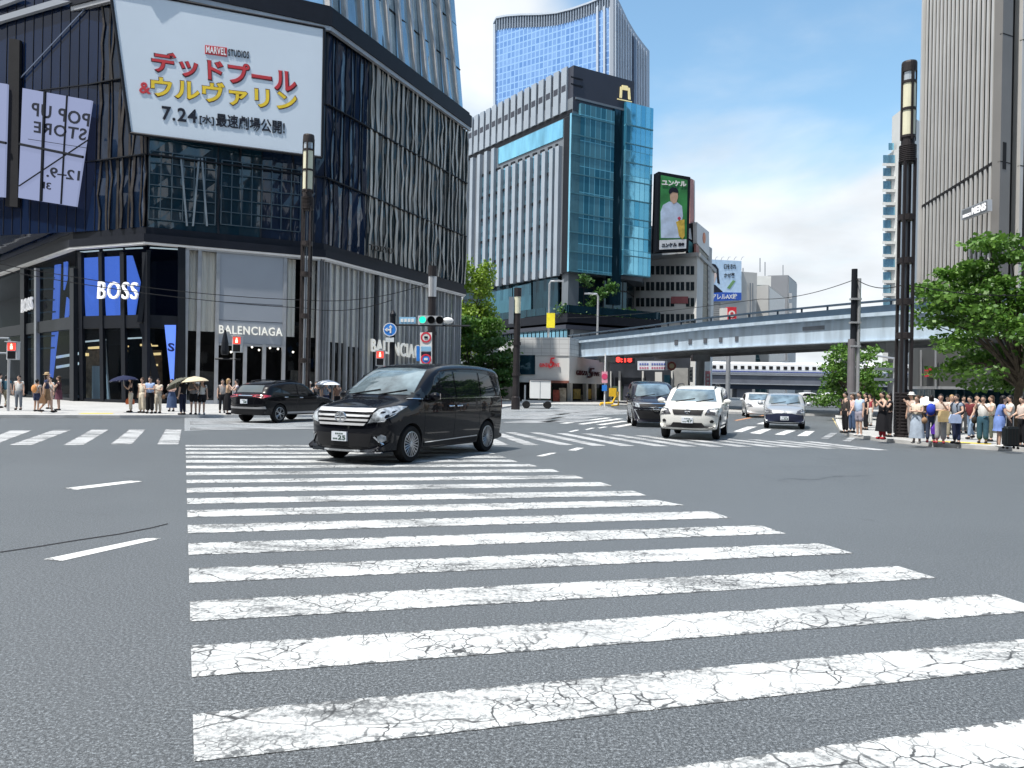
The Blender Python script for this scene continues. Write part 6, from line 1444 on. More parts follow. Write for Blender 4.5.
lamp_column('tall weathered lantern column before the pale shop on the left corner', (303.5, 413.5), 135, 11.5, False)
def small_lamp(label, px, ypx, ytop, Yd=None, sign_box=False, m=None):
    p = G(px, ypx, .12); a, b = ray(px, ytop); H = CH + b * p.y
    t = thing('lamp_post', label, 'lamp post', (p.x, p.y, .12), 0, 'shorter lamp posts beyond the crossing')
    k = MB(); k.lathe([(.28, .12), (.28, .9), (.22, .95), (.21, H * .78), (.24, H * .78 + .1)], (p.x, p.y, 0), 12); k.build('post', M_bronze, t)
    k = MB(); k.lathe([(.20, H * .79), (.22, H * .93)], (p.x, p.y, 0), 12); k.build('lantern', M_cream if px > 500 else M_steel, t)
    k = MB(); k.lathe([(.24, H * .93), (.24, H)], (p.x, p.y, 0), 12); k.build('cap', M_bronze, t)
    for f in (.3, .55):
        k = MB(); k.lathe([(.27, H * f - .1), (.27, H * f + .1)], (p.x, p.y, 0), 12); k.build('collar', M_bronze, t)
    return t, p
t, p3 = small_lamp('dark lamp post standing in front of the shop box', 515.5, 409.5, 288)
k = MB(); k.box(p3.x - .55, p3.x - .24, p3.y - .2, p3.y + .2, 5.6, 7.3); k.build('cabinet', M_hgrey, t)
t, p4 = small_lamp('dark lamp post behind the traffic signal at the end of the corner store', 430, 413.5, 266)
# steel and dark pole pair on the right
p = G(853, 428, .12)
Hd = CH + ray(853, 269)[1] * p.y
t = thing('utility_pole', 'thick grey and black double pole by the standing men on the right pavement', 'pole', (p.x, p.y, .12))
k = MB(); k.tube([(p.x - .12, p.y, .12), (p.x - .12, p.y, 3.9)], [.165, .155], 12); k.build('lower_sleeve', mat('sleeve_grey', (.16, .15, .16), .6, .1, var=.2), t)
k = MB(); k.tube([(p.x - .06, p.y, 3.8), (p.x - .06, p.y, Hd)], [.13, .12], 12); k.build('upper_pole', M_blackm, t)
k = MB(); k.tube([(p.x + .14, p.y - .02, .12), (p.x + .14, p.y - .02, Hd - .4)], .08, 10); k.build('steel_pipe', M_steel, t)
for z in (1.6, 3.6, 4.6, 5.6):
    k = MB(); k.box(p.x - .22, p.x + .2, p.y - .16, p.y + .1, z - .04, z + .04); k.build('strap', M_steel, t)
pole_r = Vector((p.x, p.y, Hd))
p = G(893.5, 433, .12); t = thing('sign_pole', 'slim grey pole just left of the louvred lantern column', 'pole', (p.x, p.y, .12))
k = MB(); k.tube([(p.x, p.y, .12), (p.x, p.y, 3.0)], .06, 10); k.build('pole', M_steel, t)
k = MB(); k.tube([(p.x, p.y, 2.95), (p.x - .7, p.y, 3.05)], .04, 8); k.build('arm', M_steel, t)
k = MB(); k.box(p.x - .75, p.x + .05, p.y - .06, p.y + .06, 2.1, 2.2); k.box(p.x - .75, p.x + .05, p.y - .06, p.y + .06, 2.5, 2.6); k.build('bracket', M_hgrey, t)

# signals
M_sigb = mat('signal_grey', (.50, .52, .54), .5, .1); M_sred = mat('signal_red', (1, .07, .05), .4, emit=.8); M_sgreen = mat('signal_green', (.02, .75, .45), .4, emit=.9); M_soff = mat('signal_dark', (.015, .015, .017), .3)
def ped_signal(label, px, ybase, ytop, ysig, m_on, side=0):
    p = G(px, ybase, .12); s = p.y / F
    t = thing('crossing_signal', label, 'signal', (p.x, p.y, .12), 0, 'red crossing signals on the far kerb')
    zc = CH + ray(px, ysig)[1] * p.y
    k = MB(); k.tube([(p.x, p.y, .12), (p.x, p.y, zc + .5)], .055, 8); k.build('pole', M_steel, t)
    k = MB(); k.box(p.x - .22 + side, p.x + .22 + side, p.y - .3, p.y - .06, zc - .38, zc + .38); hd = k.build('housing', M_sigb, t)
    k = MB(); k.box(p.x - .17 + side, p.x + .17 + side, p.y - .315, p.y - .302, zc + .02, zc + .34); k.build('red_lens', M_sred, hd)
    k = MB(); k.box(p.x - .17 + side, p.x + .17 + side, p.y - .315, p.y - .302, zc - .34, zc - .02); k.build('dark_lens', M_soff, hd)
    k = MB(); k.ell((p.x + side, p.y - .32, zc + .27), (.035, .012, .04), 8, 6); k.box(p.x - .05 + side, p.x + .05 + side, p.y - .328, p.y - .317, zc + .07, zc + .22); k.build('figure', mat('signal_figure', (1, .75, .5), .5, emit=1.5), hd)
    k = MB(); k.box(p.x - .24 + side, p.x + .24 + side, p.y - .42, p.y - .06, zc + .38, zc + .41); k.build('visor', M_sigb, hd)
    return t, p, zc
t, p, zc = ped_signal('red crossing signal in front of the pale shop doors', 233, 412, 330, 344.5, M_sred, .22)
k = MB(); k.lathe([(.16, zc - .5), (.2, zc - .3), (.16, zc + .1), (.04, zc + .7)], (p.x - .45, p.y, 0), 10); k.tube([(p.x - .9, p.y, zc - .7), (p.x + .3, p.y, zc - .7)], .05, 6); k.build('bracket', M_blackm, t)
t, p, zc = ped_signal('red crossing signal at the left edge before the dark store', 8, 411, 340, 351, M_sred, .3)
k = MB(); k.tube([(p.x - 3.5, p.y, zc + .55), (p.x, p.y, zc + .55)], .05, 6); k.tube([(p.x - 3.5, p.y, zc - .1), (p.x, p.y, zc - .1)], .05, 6); k.build('bracket', M_hgrey, t)
t, p, zc = ped_signal('red crossing signal below the blue arrow sign', 380, 413, 340, 358.5, M_sred, .0)
# signal head with three lamps and its arm, blue street plate, no-entry board
ps = G(391, 413.8, .12); zt_ = CH + ray(391, 316)[1] * ps.y
t = thing('sign_pole', 'dark pole carrying the round blue arrow sign and signal arm', 'pole', (ps.x, ps.y, .12))
k = MB(); k.tube([(ps.x, ps.y, .12), (ps.x, ps.y, zt_)], .14, 10); k.build('pole', M_blackm, t)
k = MB(); k.lathe([(.16, zt_), (.16, zt_ + .1), (.05, zt_ + .3)], (ps.x, ps.y, 0), 10); k.build('cap', M_blackm, t)
M_sblue = mat('sign_blue', (.03, .20, .62), .4); M_slb = mat('plate_blue', (.25, .48, .68), .5)
def facing(px, py, Y): return at(px, py, Y)
Rx = Matrix.Rotation(pi / 2, 4, 'X')
c = facing(390, 329.6, ps.y - .2); t = thing('road_sign', 'round blue sign with white arrows', 'road sign', tuple(c))
k = MB(); k.lathe([(.34, 0), (.34, .04)], c, 24, M=Rx); k.build('disc', M_sblue, t)
k = MB(); k.lathe([(.335, .041), (.335, .043), (.30, .044), (.30, .041)], c, 24, M=Rx); k.build('rim', M_white, t)
k = MB(); wz = Wall((c.x - 5, c.y - .05), (c.x + 5, c.y - .05))
for pp in ([(5.0, -.18), (5.07, -.18), (5.07, .12), (5.0, .12)], [(4.94, .1), (5.13, .1), (5.035, .24)], [(4.86, -.05), (5.0, -.05), (5.0, .03), (4.86, .03)], [(4.88, -.12), (4.88, .10), (4.74, -.01)]):
    k.prism(wz, [(a, c.z + z) for a, z in pp], 0, .015)
k.build('arrows', M_white, t)
wz2 = Wall((-60, ps.y - .22), (60, ps.y - .22))
t = flat_sign('road_sign', 'small white plate under the round blue sign', wz2, [(385.5, 342), (394, 342), (394, 337.5), (385.5, 337.5)], 0, mat('plate_pale', (.62, .66, .68), .5), .04, 'road sign')
t = flat_sign('street_sign', 'pale blue street name plate left of the traffic signal', wz2, [(399.3, 323.6), (415.5, 323.6), (415.5, 317), (399.3, 317)], 0, M_slb, .05, 'sign')
k = MB()
for i in range(4): x = 400.6 + i * 3.6; k.pxprism(wz2, [(x, 322), (x + 2.6, 322), (x + 2.6, 318.8), (x, 318.8)], 0, .02)
k.build('row_of_marks', M_white, t)
c0, c1 = facing(419, 320, ps.y - .3), facing(437, 320, ps.y - .3)
t = thing('traffic_signal', 'three-lamp traffic signal showing green on a thin arm', 'traffic signal', tuple(c0))
k = MB(); k.box(c0.x - .05, c1.x + .25, c0.y - .05, c0.y + .18, c0.z - .22, c0.z + .22); hd = k.build('housing', M_sigb, t)
for i, m_ in enumerate((M_sgreen, M_soff, M_soff)):
    k = MB(); q = (c0.x + .2 + i * .42, c0.y - .052, c0.z); k.lathe([(.16, 0), (.17, .03), (.0, .05)], q, 16, M=Rx); k.build('lens', m_, hd)
    k = MB(); k.lathe([(.19, 0), (.19, .22), (.172, .22), (.172, 0)], q, 14, M=Rx); k.build('visor', M_soff if i else M_sigb, hd)
k = MB(); k.tube([(ps.x, ps.y, c0.z - .25), (c1.x + 1.6, ps.y, c0.z - .22)], .045, 8); k.build('arm', M_blackm, t)
k = MB(); k.ell((c1.x + .55, c1.y, c0.z), (.28, .12, .16), 10, 6); k.build('side_head', M_white, t)
pn = p4.y - .4; wz3 = Wall((-60, pn), (60, pn))
t = flat_sign('road_sign', 'tall white board with two red ring signs', wz3, [(420, 363.6), (432, 363.6), (432, 332.5), (420, 332.5)], 0, M_white, .06, 'road sign')
for y, big in ((337.4, 0), (359.2, 1)):
    c = wz3.pt(*wz3.hit(426, y)); rr = .27
    k = MB(); k.lathe([(rr, 0), (rr, .03), (rr * .7, .03), (rr * .7, 0)], c, 22, M=Rx); k.build('ring', mat('ring_red', (.6, .03, .06), .5), t)
    k = MB(); k.lathe([(rr * .69, .0), (rr * .69, .02)], c, 20, M=Rx); k.build('disc', M_white if not big else M_sblue, t)
    k = MB(); k.box(c.x - .09, c.x + .09, c.y - .05, c.y - .025, c.z - .05, c.z + .06); k.build('symbol', M_ink if not big else M_white, t)
for y0, y1, m_ in ((351, 346.5, M_slb), (356, 352, M_ink)):
    k = MB(); k.pxprism(wz3, [(421, y0), (431, y0), (431, y1), (421, y1)], 0, .02); k.build('text_band', m_, t)
t = flat_sign('road_sign', 'narrow blue plate beside the white ring sign board', wz3, [(416.5, 361), (419.7, 361), (419.7, 346), (416.5, 346)], 0, M_sblue, .05, 'road sign')
# signs on a post by the shop box
p = G(604.5, 406, .12); t = thing('sign_pole', 'slim white post with a pink round sign and blue plate by the yellow barrier', 'pole', (p.x, p.y, .12))
k = MB(); k.tube([(p.x, p.y, .12), (p.x, p.y, 4.4)], .06, 8); k.build('post', M_white, t)
wz4 = Wall((-60, p.y - .12), (60, p.y - .12))
for px, m_, nm in (([(601.8, 383), (607.5, 383), (607.5, 371.5), (601.8, 371.5)], mat('sign_pink', (.72, .35, .42), .5), 'board'), ([(602, 391), (607, 391), (607, 385), (602, 385)], M_sblue, 'plate')):
    k = MB(); k.pxprism(wz4, px, -.05, 0); k.build(nm, m_, t)
c = wz4.pt(*wz4.hit(604.6, 376.5)); k = MB(); k.lathe([(.24, 0), (.24, .02)], c, 16, M=Rx); k.build('disc', mat('sign_rose', (.65, .06, .16), .5), t)
p = G(610, 405.8, .12); M_ylw = mat('barrier_yellow', (.75, .45, .02), .5)
t = thing('barrier', 'yellow tubular barrier beside the slim white post', 'barrier', (p.x, p.y, .12))
k = MB(); k.tube([(p.x - .8, p.y, .14), (p.x - .8, p.y, .3), (p.x + .2, p.y, .35), (p.x + .45, p.y, .9), (p.x + .3, p.y, 1.5)], .1, 8); k.tube([(p.x + .1, p.y, .14), (p.x + .7, p.y, .2), (p.x + .65, p.y, 1.3)], .09, 8); k.build('frame', M_ylw, t)
k = MB(); k.box(p.x - .1, p.x + .5, p.y - .06, p.y + .06, .9, 1.6); k.build('panel', M_ylw, t)
# slim road lamps by the hotel terrace
for x, y0, y1, Y, hk, lb in ((548.5, 337, 281, 84, 1, 'slim grey road lamp with a yellow notice on the deck before the hotel'), (597.5, 331, 294, 84, -1, 'slim grey road lamp farther right on the deck before the hotel')):
    q0, q1 = at(x, y0, Y), at(x, y1, Y); t = thing('road_lamp', lb, 'road lamp', tuple(q0), 0, 'slim lamps on the elevated road')
    k = MB(); k.tube([(q0.x, q0.y, 6.0 if x < 560 else 6.3), (q0.x, q0.y, q1.z - .3), (q0.x + .15 * hk, q0.y, q1.z), (q0.x + 1.1 * hk, q0.y, q1.z + .05)], .1, 8); k.build('post', M_steel, t)
    k = MB(); k.box(min(q0.x + .5 * hk, q0.x + 1.5 * hk), max(q0.x + .5 * hk, q0.x + 1.5 * hk), q0.y - .15, q0.y + .15, q1.z - .05, q1.z + .1); k.build('lamp_head', M_steel, t)
    if hk > 0:
        k = MB(); k.box(q0.x - .25, q0.x + .65, q0.y - .25, q0.y - .12, q0.z + 1.0, q0.z + 2.6); k.build('notice', mat('notice_yellow', (.85, .72, .03), .5), t)
q0 = wrc.pt(2.75, 0, 1.6); q1z = at(1000, 173, 54).z
t = thing('road_lamp', 'slim pale lamp post rising before the corner of the ribbed store', 'road lamp', tuple(q0))
k = MB(); k.tube([q0, (q0.x, q0.y, q1z)], [.12, .1], 8); k.build('post', M_steel, t)
k = MB(); k.box(q0.x - .6, q0.x + .5, q0.y - .15, q0.y + .15, q1z, q1z + .15); k.build('lamp_head', M_white, t)
# overhead cables
M_cable = mat('cable_black', (.02, .02, .022), .6)
def cable(label, pts, sag, rad=.018):
    k = MB(); P = []
    for a, b in zip(pts, pts[1:]):
        for i in range(17):
            u = i / 16; q = a.lerp(b, u); q.z -= sag * 4 * u * (1 - u); P.append(q)
    k.tube(P, rad, 5); tag(k.build('cable', M_cable, base=tuple(pts[0])), label, 'cable')
lampL = G(303.5, 413.5)
cable('thin overhead cable crossing the pale shop front to the lantern column', [at(-40, 256, 33), at(304, 300, lampL.y - .4), at(430, 283, p4.y)], .35)
cable('thin overhead cable just below the first across the store', [at(-40, 262, 33), at(304, 308, lampL.y - .4), at(392, 300, ps.y)], .3)
cable('thin overhead cable from the double pole across the right street', [at(560, 318, 80), at(760, 299, 45), Vector((pole_r.x, pole_r.y, at(853, 279, pole_r.y).z)), at(905, 284, 27), at(1060, 292, 30)], .25)

# ================================================ TREES
def leaf_mat(name, c1, c2):
    m = bpy.data.materials.new(name); m.use_nodes = True; nt = m.node_tree; nt.nodes.clear()
    o = nt.nodes.new('ShaderNodeOutputMaterial'); d = nt.nodes.new('ShaderNodeBsdfPrincipled'); tr_ = nt.nodes.new('ShaderNodeBsdfTranslucent'); mx_ = nt.nodes.new('ShaderNodeMixShader'); mx_.inputs[0].default_value = .32
    ge = nt.nodes.new('ShaderNodeNewGeometry'); c = ramp(nt, ge.outputs['Random Per Island'], [(0, c1), (1, c2)])
    c = mixc(nt, ramp(nt, noise(nt, .7, 3), [(.35, 0), (.7, .6)]), c, tuple(x * .6 for x in c1))
    nt.links.new(c, d.inputs['Base Color']); nt.links.new(c, tr_.inputs[0]); d.inputs['Roughness'].default_value = .5
    nt.links.new(d.outputs[0], mx_.inputs[1]); nt.links.new(tr_.outputs[0], mx_.inputs[2]); nt.links.new(mx_.outputs[0], o.inputs[0]); return m
M_bark = mat('bark', (.075, .06, .045), .9, var=.35, scale=6, bmp=.5)
M_lf = leaf_mat('leaf_green', (.07, .18, .025), (.17, .32, .05)); M_lfd = leaf_mat('leaf_dark', (.05, .13, .03), (.10, .22, .04)); M_lfw = leaf_mat('leaf_willow', (.17, .30, .03), (.32, .45, .05))
def leaves(k, c, r, n, size, droop=0):
    for _ in range(n):
        d = Vector((random.gauss(0, 1), random.gauss(0, 1), random.gauss(0, 1))).normalized() * (random.random() ** .45)
        p = Vector((c[0] + d.x * r[0], c[1] + d.y * r[1], c[2] + d.z * r[2]))
        s = size * random.uniform(.6, 1.3); a = Vector((random.gauss(0, 1), random.gauss(0, 1), random.gauss(0, .5) - droop)).normalized()
        b = a.cross(Vector((random.gauss(0, 1), random.gauss(0, 1), random.gauss(0, 1)))).normalized() * s * .42
        a = a * s; m_ = p + a * .5
        k.add([p, m_ - b, p + a, m_ + b], [(0, 1, 2, 3)])
def tree(name, label, base, h, trunk_h, rx, ry, nclump, per, lsize, m, group=None, flat=.35, r0=.16, cz=None, crad=.9, bias=(0, 0), layers=False):
    t = thing(name, label, 'tree', tuple(base), 0, group); bx, by, bz = base
    kt = MB(); top = Vector((bx + bias[0] * .3, by, bz + trunk_h))
    kt.tube([(bx, by, bz - .05), (bx + .03, by, bz + trunk_h * .5), top], [r0 * 1.25, r0 * .95, r0 * .8], 10)
    kc = MB(); cz = cz if cz else bz + (trunk_h + h) / 2; hz = (h - trunk_h) / 2 + .15 * h
    for i in range(nclump):
        th = random.uniform(0, 2 * pi); u = random.uniform(-1, 1); rr = random.uniform(.45, 1.0) ** .6
        q = Vector((bx + bias[0] + rx * rr * sqrt(1 - u * u * .8) * cos(th), by + bias[1] + ry * rr * sqrt(1 - u * u * .8) * sin(th), cz + hz * u * rr))
        q.z = max(q.z, bz + trunk_h * .75)
        c_ = crad * random.uniform(.6, 1.25)
        leaves(kc, q, (c_ * 1.25, c_ * 1.25, c_ * flat), int(per * random.uniform(.6, 1.3)), lsize)
        if i % 2 == 0:
            mid = top.lerp(q, .5) + Vector((random.uniform(-.3, .3), random.uniform(-.3, .3), .25)); kt.tube([top - Vector((0, 0, random.uniform(0, trunk_h * .3))), mid, q], [r0 * .5, r0 * .26, r0 * .07], 6)
    kt.build('trunk', M_bark, t, smooth=True); kc.build('crown', m, t); return t
b = G(1016, 433, .12)
tree('shade_tree', 'big spreading green street tree over the crowd on the right pavement', (b.x, b.y, .12), 7.0, 2.5, 3.9, 3.2, 130, 190, .20, M_lf, flat=.42, r0=.17, crad=.75, bias=(.5, .4))
b = G(853, 409, 0)
tree('shade_tree', 'rounded middle tree behind the double pole under the elevated road', (at(855, 400, 43).x, 43, 0), 3.9, 1.1, 1.55, 1.4, 46, 130, .17, M_lf, flat=.6, r0=.14, crad=.6)
b = at(484, 400, 88)
tree('willow_tree', 'light yellow-green willow above the darker trees at the end of the corner store', (at(468, 400, 84).x, 84, .12), 13.6, 6.5, 2.6, 2.4, 55, 150, .34, M_lfw, flat=1.2, r0=.2, crad=.8)
tree('street_tree', 'dark leafy tree low behind the roof of the black people carrier', (at(474, 400, 79).x, 79, .12), 8.2, 1.6, 3.0, 2.2, 60, 150, .34, M_lf, flat=.55, r0=.16, crad=.9)
tree('street_tree', 'dark leafy tree beside the lamp post before the shop box', (at(494, 400, 76).x, 76, .12), 6.0, 1.0, 2.1, 1.8, 45, 140, .32, M_lfd, flat=.6, r0=.14, crad=.8)
# terrace planting on the hotel and hedge under the bridge
k = MB()
for i in range(26):
    px_ = 566 + i * 3.2; q = wpr.pt(wpr.hit(px_, 320)[0], zr + .5, -1.2); leaves(k, q, (.9, .7, random.uniform(.5, 1.2)), 45, .4)
for i in range(10):
    px_ = 592 + i * 3.4; q = wpr.pt(wpr.hit(px_, 310)[0], zr + random.uniform(1, 5.2), -2.0); leaves(k, q, (.9, .7, .9), 60, .45)
o = k.build('terrace_planting', M_lfd, base=(podc[0], podc[1], zr)); tag(o, 'mixed green planting along the hotel terrace', 'planting', kind='stuff')
k = MB()
for i in range(26):
    q = at(812 + i * 1.4, 399, 80); leaves(k, (q.x, q.y + random.uniform(-1, 1), .7), (.8, .8, .7), 40, .25)
o = k.build('hedge', M_lf, base=tuple(at(812, 399, 80))); o.location.z = 0
for v in o.data.vertices: v.co.z += at(812, 399, 80).z
tag(o, 'low bright hedge under the rail bridge behind the parked cars', 'hedge')

# ================================================ PEOPLE
SK = [mat('skin_light', (.56, .37, .28), .55, var=.08), mat('skin_tan', (.44, .28, .20), .55, var=.08)]
CL = {}
def cloth(c):
    if c not in CL: CL[c] = mat('cloth_%d' % len(CL), c, .85, var=.18, scale=7)
    return CL[c]
M_hair = [mat('hair_black', (.012, .010, .010), .45, var=.3, scale=20), mat('hair_brown', (.06, .035, .022), .45, var=.3, scale=20), mat('hair_blond', (.35, .22, .10), .5, var=.3, scale=20)]
def skin_mesh(V, E, Rd, sub=1):
    me = bpy.data.meshes.new('body'); me.from_pydata(V, E, []); ob = bpy.data.objects.new('body', me); COL.objects.link(ob)
    md = ob.modifiers.new('s', 'SKIN'); md.use_smooth_shade = True
    for i, r in enumerate(Rd): me.skin_vertices[0].data[i].radius = r if isinstance(r, tuple) else (r, r)
    me.skin_vertices[0].data[0].use_root = True
    s2 = ob.modifiers.new('u', 'SUBSURF'); s2.levels = sub; s2.render_levels = sub
    dg = bpy.context.evaluated_depsgraph_get(); out = bpy.data.meshes.new_from_object(ob.evaluated_get(dg))
    vs = [tuple(v.co) for v in out.vertices]; fs = [tuple(p.vertices) for p in out.polygons]
    bpy.data.objects.remove(ob); bpy.data.meshes.remove(me); bpy.data.meshes.remove(out)
    return vs, fs
# arm poses: elbow, wrist for a side s (+1 left, -1 right); facing +X
ARM = {'down': ((-.01, .225, 1.12), (.04, .235, .87)), 'phone': ((.13, .22, 1.16), (.30, .08, 1.38)), 'hold': ((.10, .23, 1.14), (.24, .16, 1.28)), 'cross': ((.06, .23, 1.15), (.22, -.04, 1.17)),
       'hip': ((.02, .27, 1.15), (.22, .18, 1.06)), 'up': ((.10, .25, 1.26), (.14, .16, 1.55)), 'swing': ((-.10, .22, 1.13), (-.10, .23, .88)), 'fwd': ((.10, .22, 1.13), (.24, .20, .95))}
LEG = {'stand': (((.01, .095, .50), (-.02, .10, .085)), ((.01, -.095, .50), (-.02, -.10, .085))), 'walk': (((.16, .08, .50), (.22, .08, .10)), ((.0, -.08, .50), (-.26, -.08, .14))), 'ease': (((.05, .12, .50), (.06, .16, .085)), ((-.01, -.09, .50), (-.05, -.09, .085)))}
_pc = {}
def body_parts(la, ra, lg, wd, lean):
    key = (la, ra, lg, wd, lean)
    if key in _pc: return _pc[key]
    def L(p): return (p[0] + lean * max(0, p[2] - .9), p[1], p[2])
    J = {'pel': (0, 0, .92), 'spi': (0, 0, 1.10), 'che': (0, 0, 1.30), 'nkb': (-.01, 0, 1.445), 'nk': (.005, 0, 1.52), 'hd': (.015, 0, 1.60)}
    ar = {}
    for s, a in ((1, la), (-1, ra)):
        e, w = ARM[a]
        ar[s] = [(0, s * .175, 1.385), (e[0], s * e[1], e[2]), (w[0], s * w[1], w[2])]
    lgs = {1: LEG[lg][0], -1: LEG[lg][1]}
    V = [J['pel'], J['spi'], J['che'], J['nkb'], J['nk'], J['hd']]; E = [(0, 1), (1, 2), (2, 3), (3, 4), (4, 5)]; Rd = [(.105 * wd, .15 * wd), (.095 * wd, .13 * wd), (.11 * wd, .15 * wd), .06, .05, .055]
    arms = {}
    for s in (1, -1):
        k = len(V); dx = Vector(ar[s][2]) - Vector(ar[s][1]); hp = Vector(ar[s][2]) + dx.normalized() * .075
        V += [ar[s][0], ar[s][1], ar[s][2], tuple(hp)]; E += [(2, k), (k, k + 1), (k + 1, k + 2), (k + 2, k + 3)]; Rd += [.055, .043, .030, (.020, .036)]
        arms[s] = (ar[s][0], ar[s][1], ar[s][2], tuple(hp), dx.normalized())
        kn, an = lgs[s]; k = len(V); V += [(0, s * .09, .86), kn, an, (an[0] + .13, an[1] + s * .015, .035)]; E += [(0, k), (k, k + 1), (k + 1, k + 2), (k + 2, k + 3)]; Rd += [.088, .058, .04, .034]
    V = [L(v) for v in V]
    vs, fs = skin_mesh(V, E, Rd)
    mb = MB(); mb.add(vs, fs)
    hc = Vector(L((.02, 0, 1.615)))
    mb.ell(hc, (.094, .076, .118), 14, 10)
    mb.ell(hc + Vector((.095, 0, -.012)), (.016, .013, .024), 8, 6)                    # nose
    for s in (1, -1): mb.ell(hc + Vector((-.005, s * .077, -.01)), (.018, .01, .03), 8, 6)  # ears
    for s in (1, -1):
        a0, e, w, hp, d = arms[s]; hp = Vector(L(hp)); side = d.cross(Vector((1, 0, 0)));
        if side.length < .2: side = d.cross(Vector((0, 0, 1)))
        side.normalize(); pn = d.cross(side).normalized()
        for j, (o, ln) in enumerate(((-.026, .055), (-.009, .066), (.009, .062), (.025, .048))):
            b_ = hp + side * o; mb.tube([b_ - d * .01, b_ + d * ln * .55 + pn * .006, b_ + d * ln + pn * .022], [.009, .008, .006], 5)
        b_ = hp - d * .045 + side * -.03; mb.tube([b_, b_ + d * .03 - side * .022, b_ + d * .06 - side * .024 + pn * .012], [.011, .009, .007], 5)
    J2 = dict(arms=arms, legs=lgs, L=L, hc=hc)
    _pc[key] = (mb, J2); return _pc[key]
_gc = {}
def garment(kind, key, mk):
    if (kind, key) not in _gc: _gc[(kind, key)] = mk()
    return _gc[(kind, key)]
def person(label, foot, face, h, top, bottom, kind='trousers', la='down', ra='down', lg='stand', sleeve=.5, hair=0, hairlen=0, shoe=(.02, .02, .022), wd=1.0, skin=0, lean=0.0, hat=None, z=.12, pack=None, group=None):
    g = G(foot[0], foot[1], z); s = h / 1.73
    rz = R(face)                           # degrees, 0 faces right, 90 faces away, 180 faces left, 270 faces the camera
    t = thing('person', label, 'person', (g.x, g.y, z), rz, group); t.scale = (s, s, s)
    mb, J = body_parts(la, ra, lg, wd, lean); L = J['L']
    def put(nm, mb_, m, parent=None, key=None):
        me = mb_ if isinstance(mb_, bpy.types.Mesh) else mb_.mesh(nm, m, smooth=True, sharp=R(60))
        o = bpy.data.objects.new(nm, me); COL.objects.link(o); o.parent = parent or t; return o
    bo = put('body', mb, SK[skin])
    # face
    f = MB(); hc = J['hc']
    for sy in (1, -1): f.ell(hc + Vector((.083, sy * .032, .008)), (.012, .014, .008), 8, 5)
    put('eyes', f, M_ink, bo)
    f = MB(); f.ell(hc + Vector((.083, 0, -.058)), (.012, .024, .007), 8, 5); put('mouth', f, mat('lip', (.35, .12, .11), .5), bo)
    key = (la, ra, lg, wd, lean)
    def mk_top():
        V = [L(v) for v in ((0, 0, .86), (0, 0, 1.10), (0, 0, 1.30), (-.01, 0, 1.43))]; E = [(0, 1), (1, 2), (2, 3)]; Rd = [(.13 * wd, .172 * wd), (.118 * wd, .158 * wd), (.13 * wd, .172 * wd), .078]
        if sleeve > 0:
            for s_ in (1, -1):
                a0, e, w, hp, d = J['arms'][s_]; k = len(V); V.append(L(a0)); E.append((2, k)); Rd.append(.075)
                a0v, ev, wv_ = Vector(a0), Vector(e), Vector(w)
                if sleeve <= 1: V.append(L(tuple(a0v.lerp(ev, max(.35, sleeve))))); E.append((k, k + 1)); Rd.append(.066)
                else: V += [L(tuple(ev)), L(tuple(ev.lerp(wv_, .85)))]; E += [(k, k + 1), (k + 1, k + 2)]; Rd += [.06, .046]
        vs, fs = skin_mesh(V, E, Rd); m_ = MB(); m_.add(vs, fs); return m_
    put('shirt' if kind != 'dress' else 'dress_top', garment('top', key + (sleeve,), mk_top), cloth(top))
    def mk_legs(frac, wide):
        V = [L((0, 0, 1.06)), (0, 0, .90)]; E = [(0, 1)]; Rd = [(.118 * wd, .155 * wd), (.128 * wd, .165 * wd)]
        for s_ in (1, -1):
            kn, an = J['legs'][s_]; k = len(V); kn, an = Vector(kn), Vector(an); hip = Vector((0, s_ * .09, .84)); V.append(tuple(hip)); E.append((1, k)); Rd.append(.104 * wide)
            if frac < .6: V.append(tuple(hip.lerp(kn, .82))); E.append((k, k + 1)); Rd.append(.088 * wide)
            else: V += [tuple(kn), tuple(kn.lerp(an, .93))]; E += [(k, k + 1), (k + 1, k + 2)]; Rd += [.078 * wide, .064 * wide * wide]
        vs, fs = skin_mesh(V, E, Rd); m_ = MB(); m_.add(vs, fs); return m_
    def mk_skirt(hem, flare):
        m_ = MB(); n = 26; prof = [(.15 * wd, 1.05), (.178 * wd, .92), (.182 * flare * (1 + .6 * (wd - 1)), .75), (.19 * flare, (hem + .75) / 2 if hem < .7 else .72), (.215 * flare, hem)]; vs = []
        for r_, z_ in prof:
            for i in range(n):
                a = 2 * pi * i / n; rr = r_ * (1 + .07 * sin(a * 7) * (1 - (z_ - hem) / (1.0 - hem)))
                vs.append((rr * cos(a) * .82, rr * sin(a), z_))
        fs = [(i * n + k, i * n + (k + 1) % n, (i + 1) * n + (k + 1) % n, (i + 1) * n + k) for i in range(len(prof) - 1) for k in range(n)]
        m_.add(vs, fs); return m_
    if kind == 'trousers': put('trousers', garment('tr', key, lambda: mk_legs(1, 1.0)), cloth(bottom))
    elif kind == 'wide': put('trousers', garment('wt', key, lambda: mk_legs(1, 1.28)), cloth(bottom))
    elif kind == 'shorts': put('shorts', garment('sh', key, lambda: mk_legs(.5, 1.12)), cloth(bottom))
    elif kind == 'long_skirt': put('skirt', garment('ls', (wd,), lambda: mk_skirt(.20, 1.25)), cloth(bottom))
    elif kind in ('skirt', 'dress'): put('skirt' if kind == 'skirt' else 'dress_skirt', garment('sk', (wd,), lambda: mk_skirt(.55, 1.05)), cloth(bottom))
    elif kind == 'long_dress': put('dress_skirt', garment('ld', (wd,), lambda: mk_skirt(.30, 1.2)), cloth(bottom))
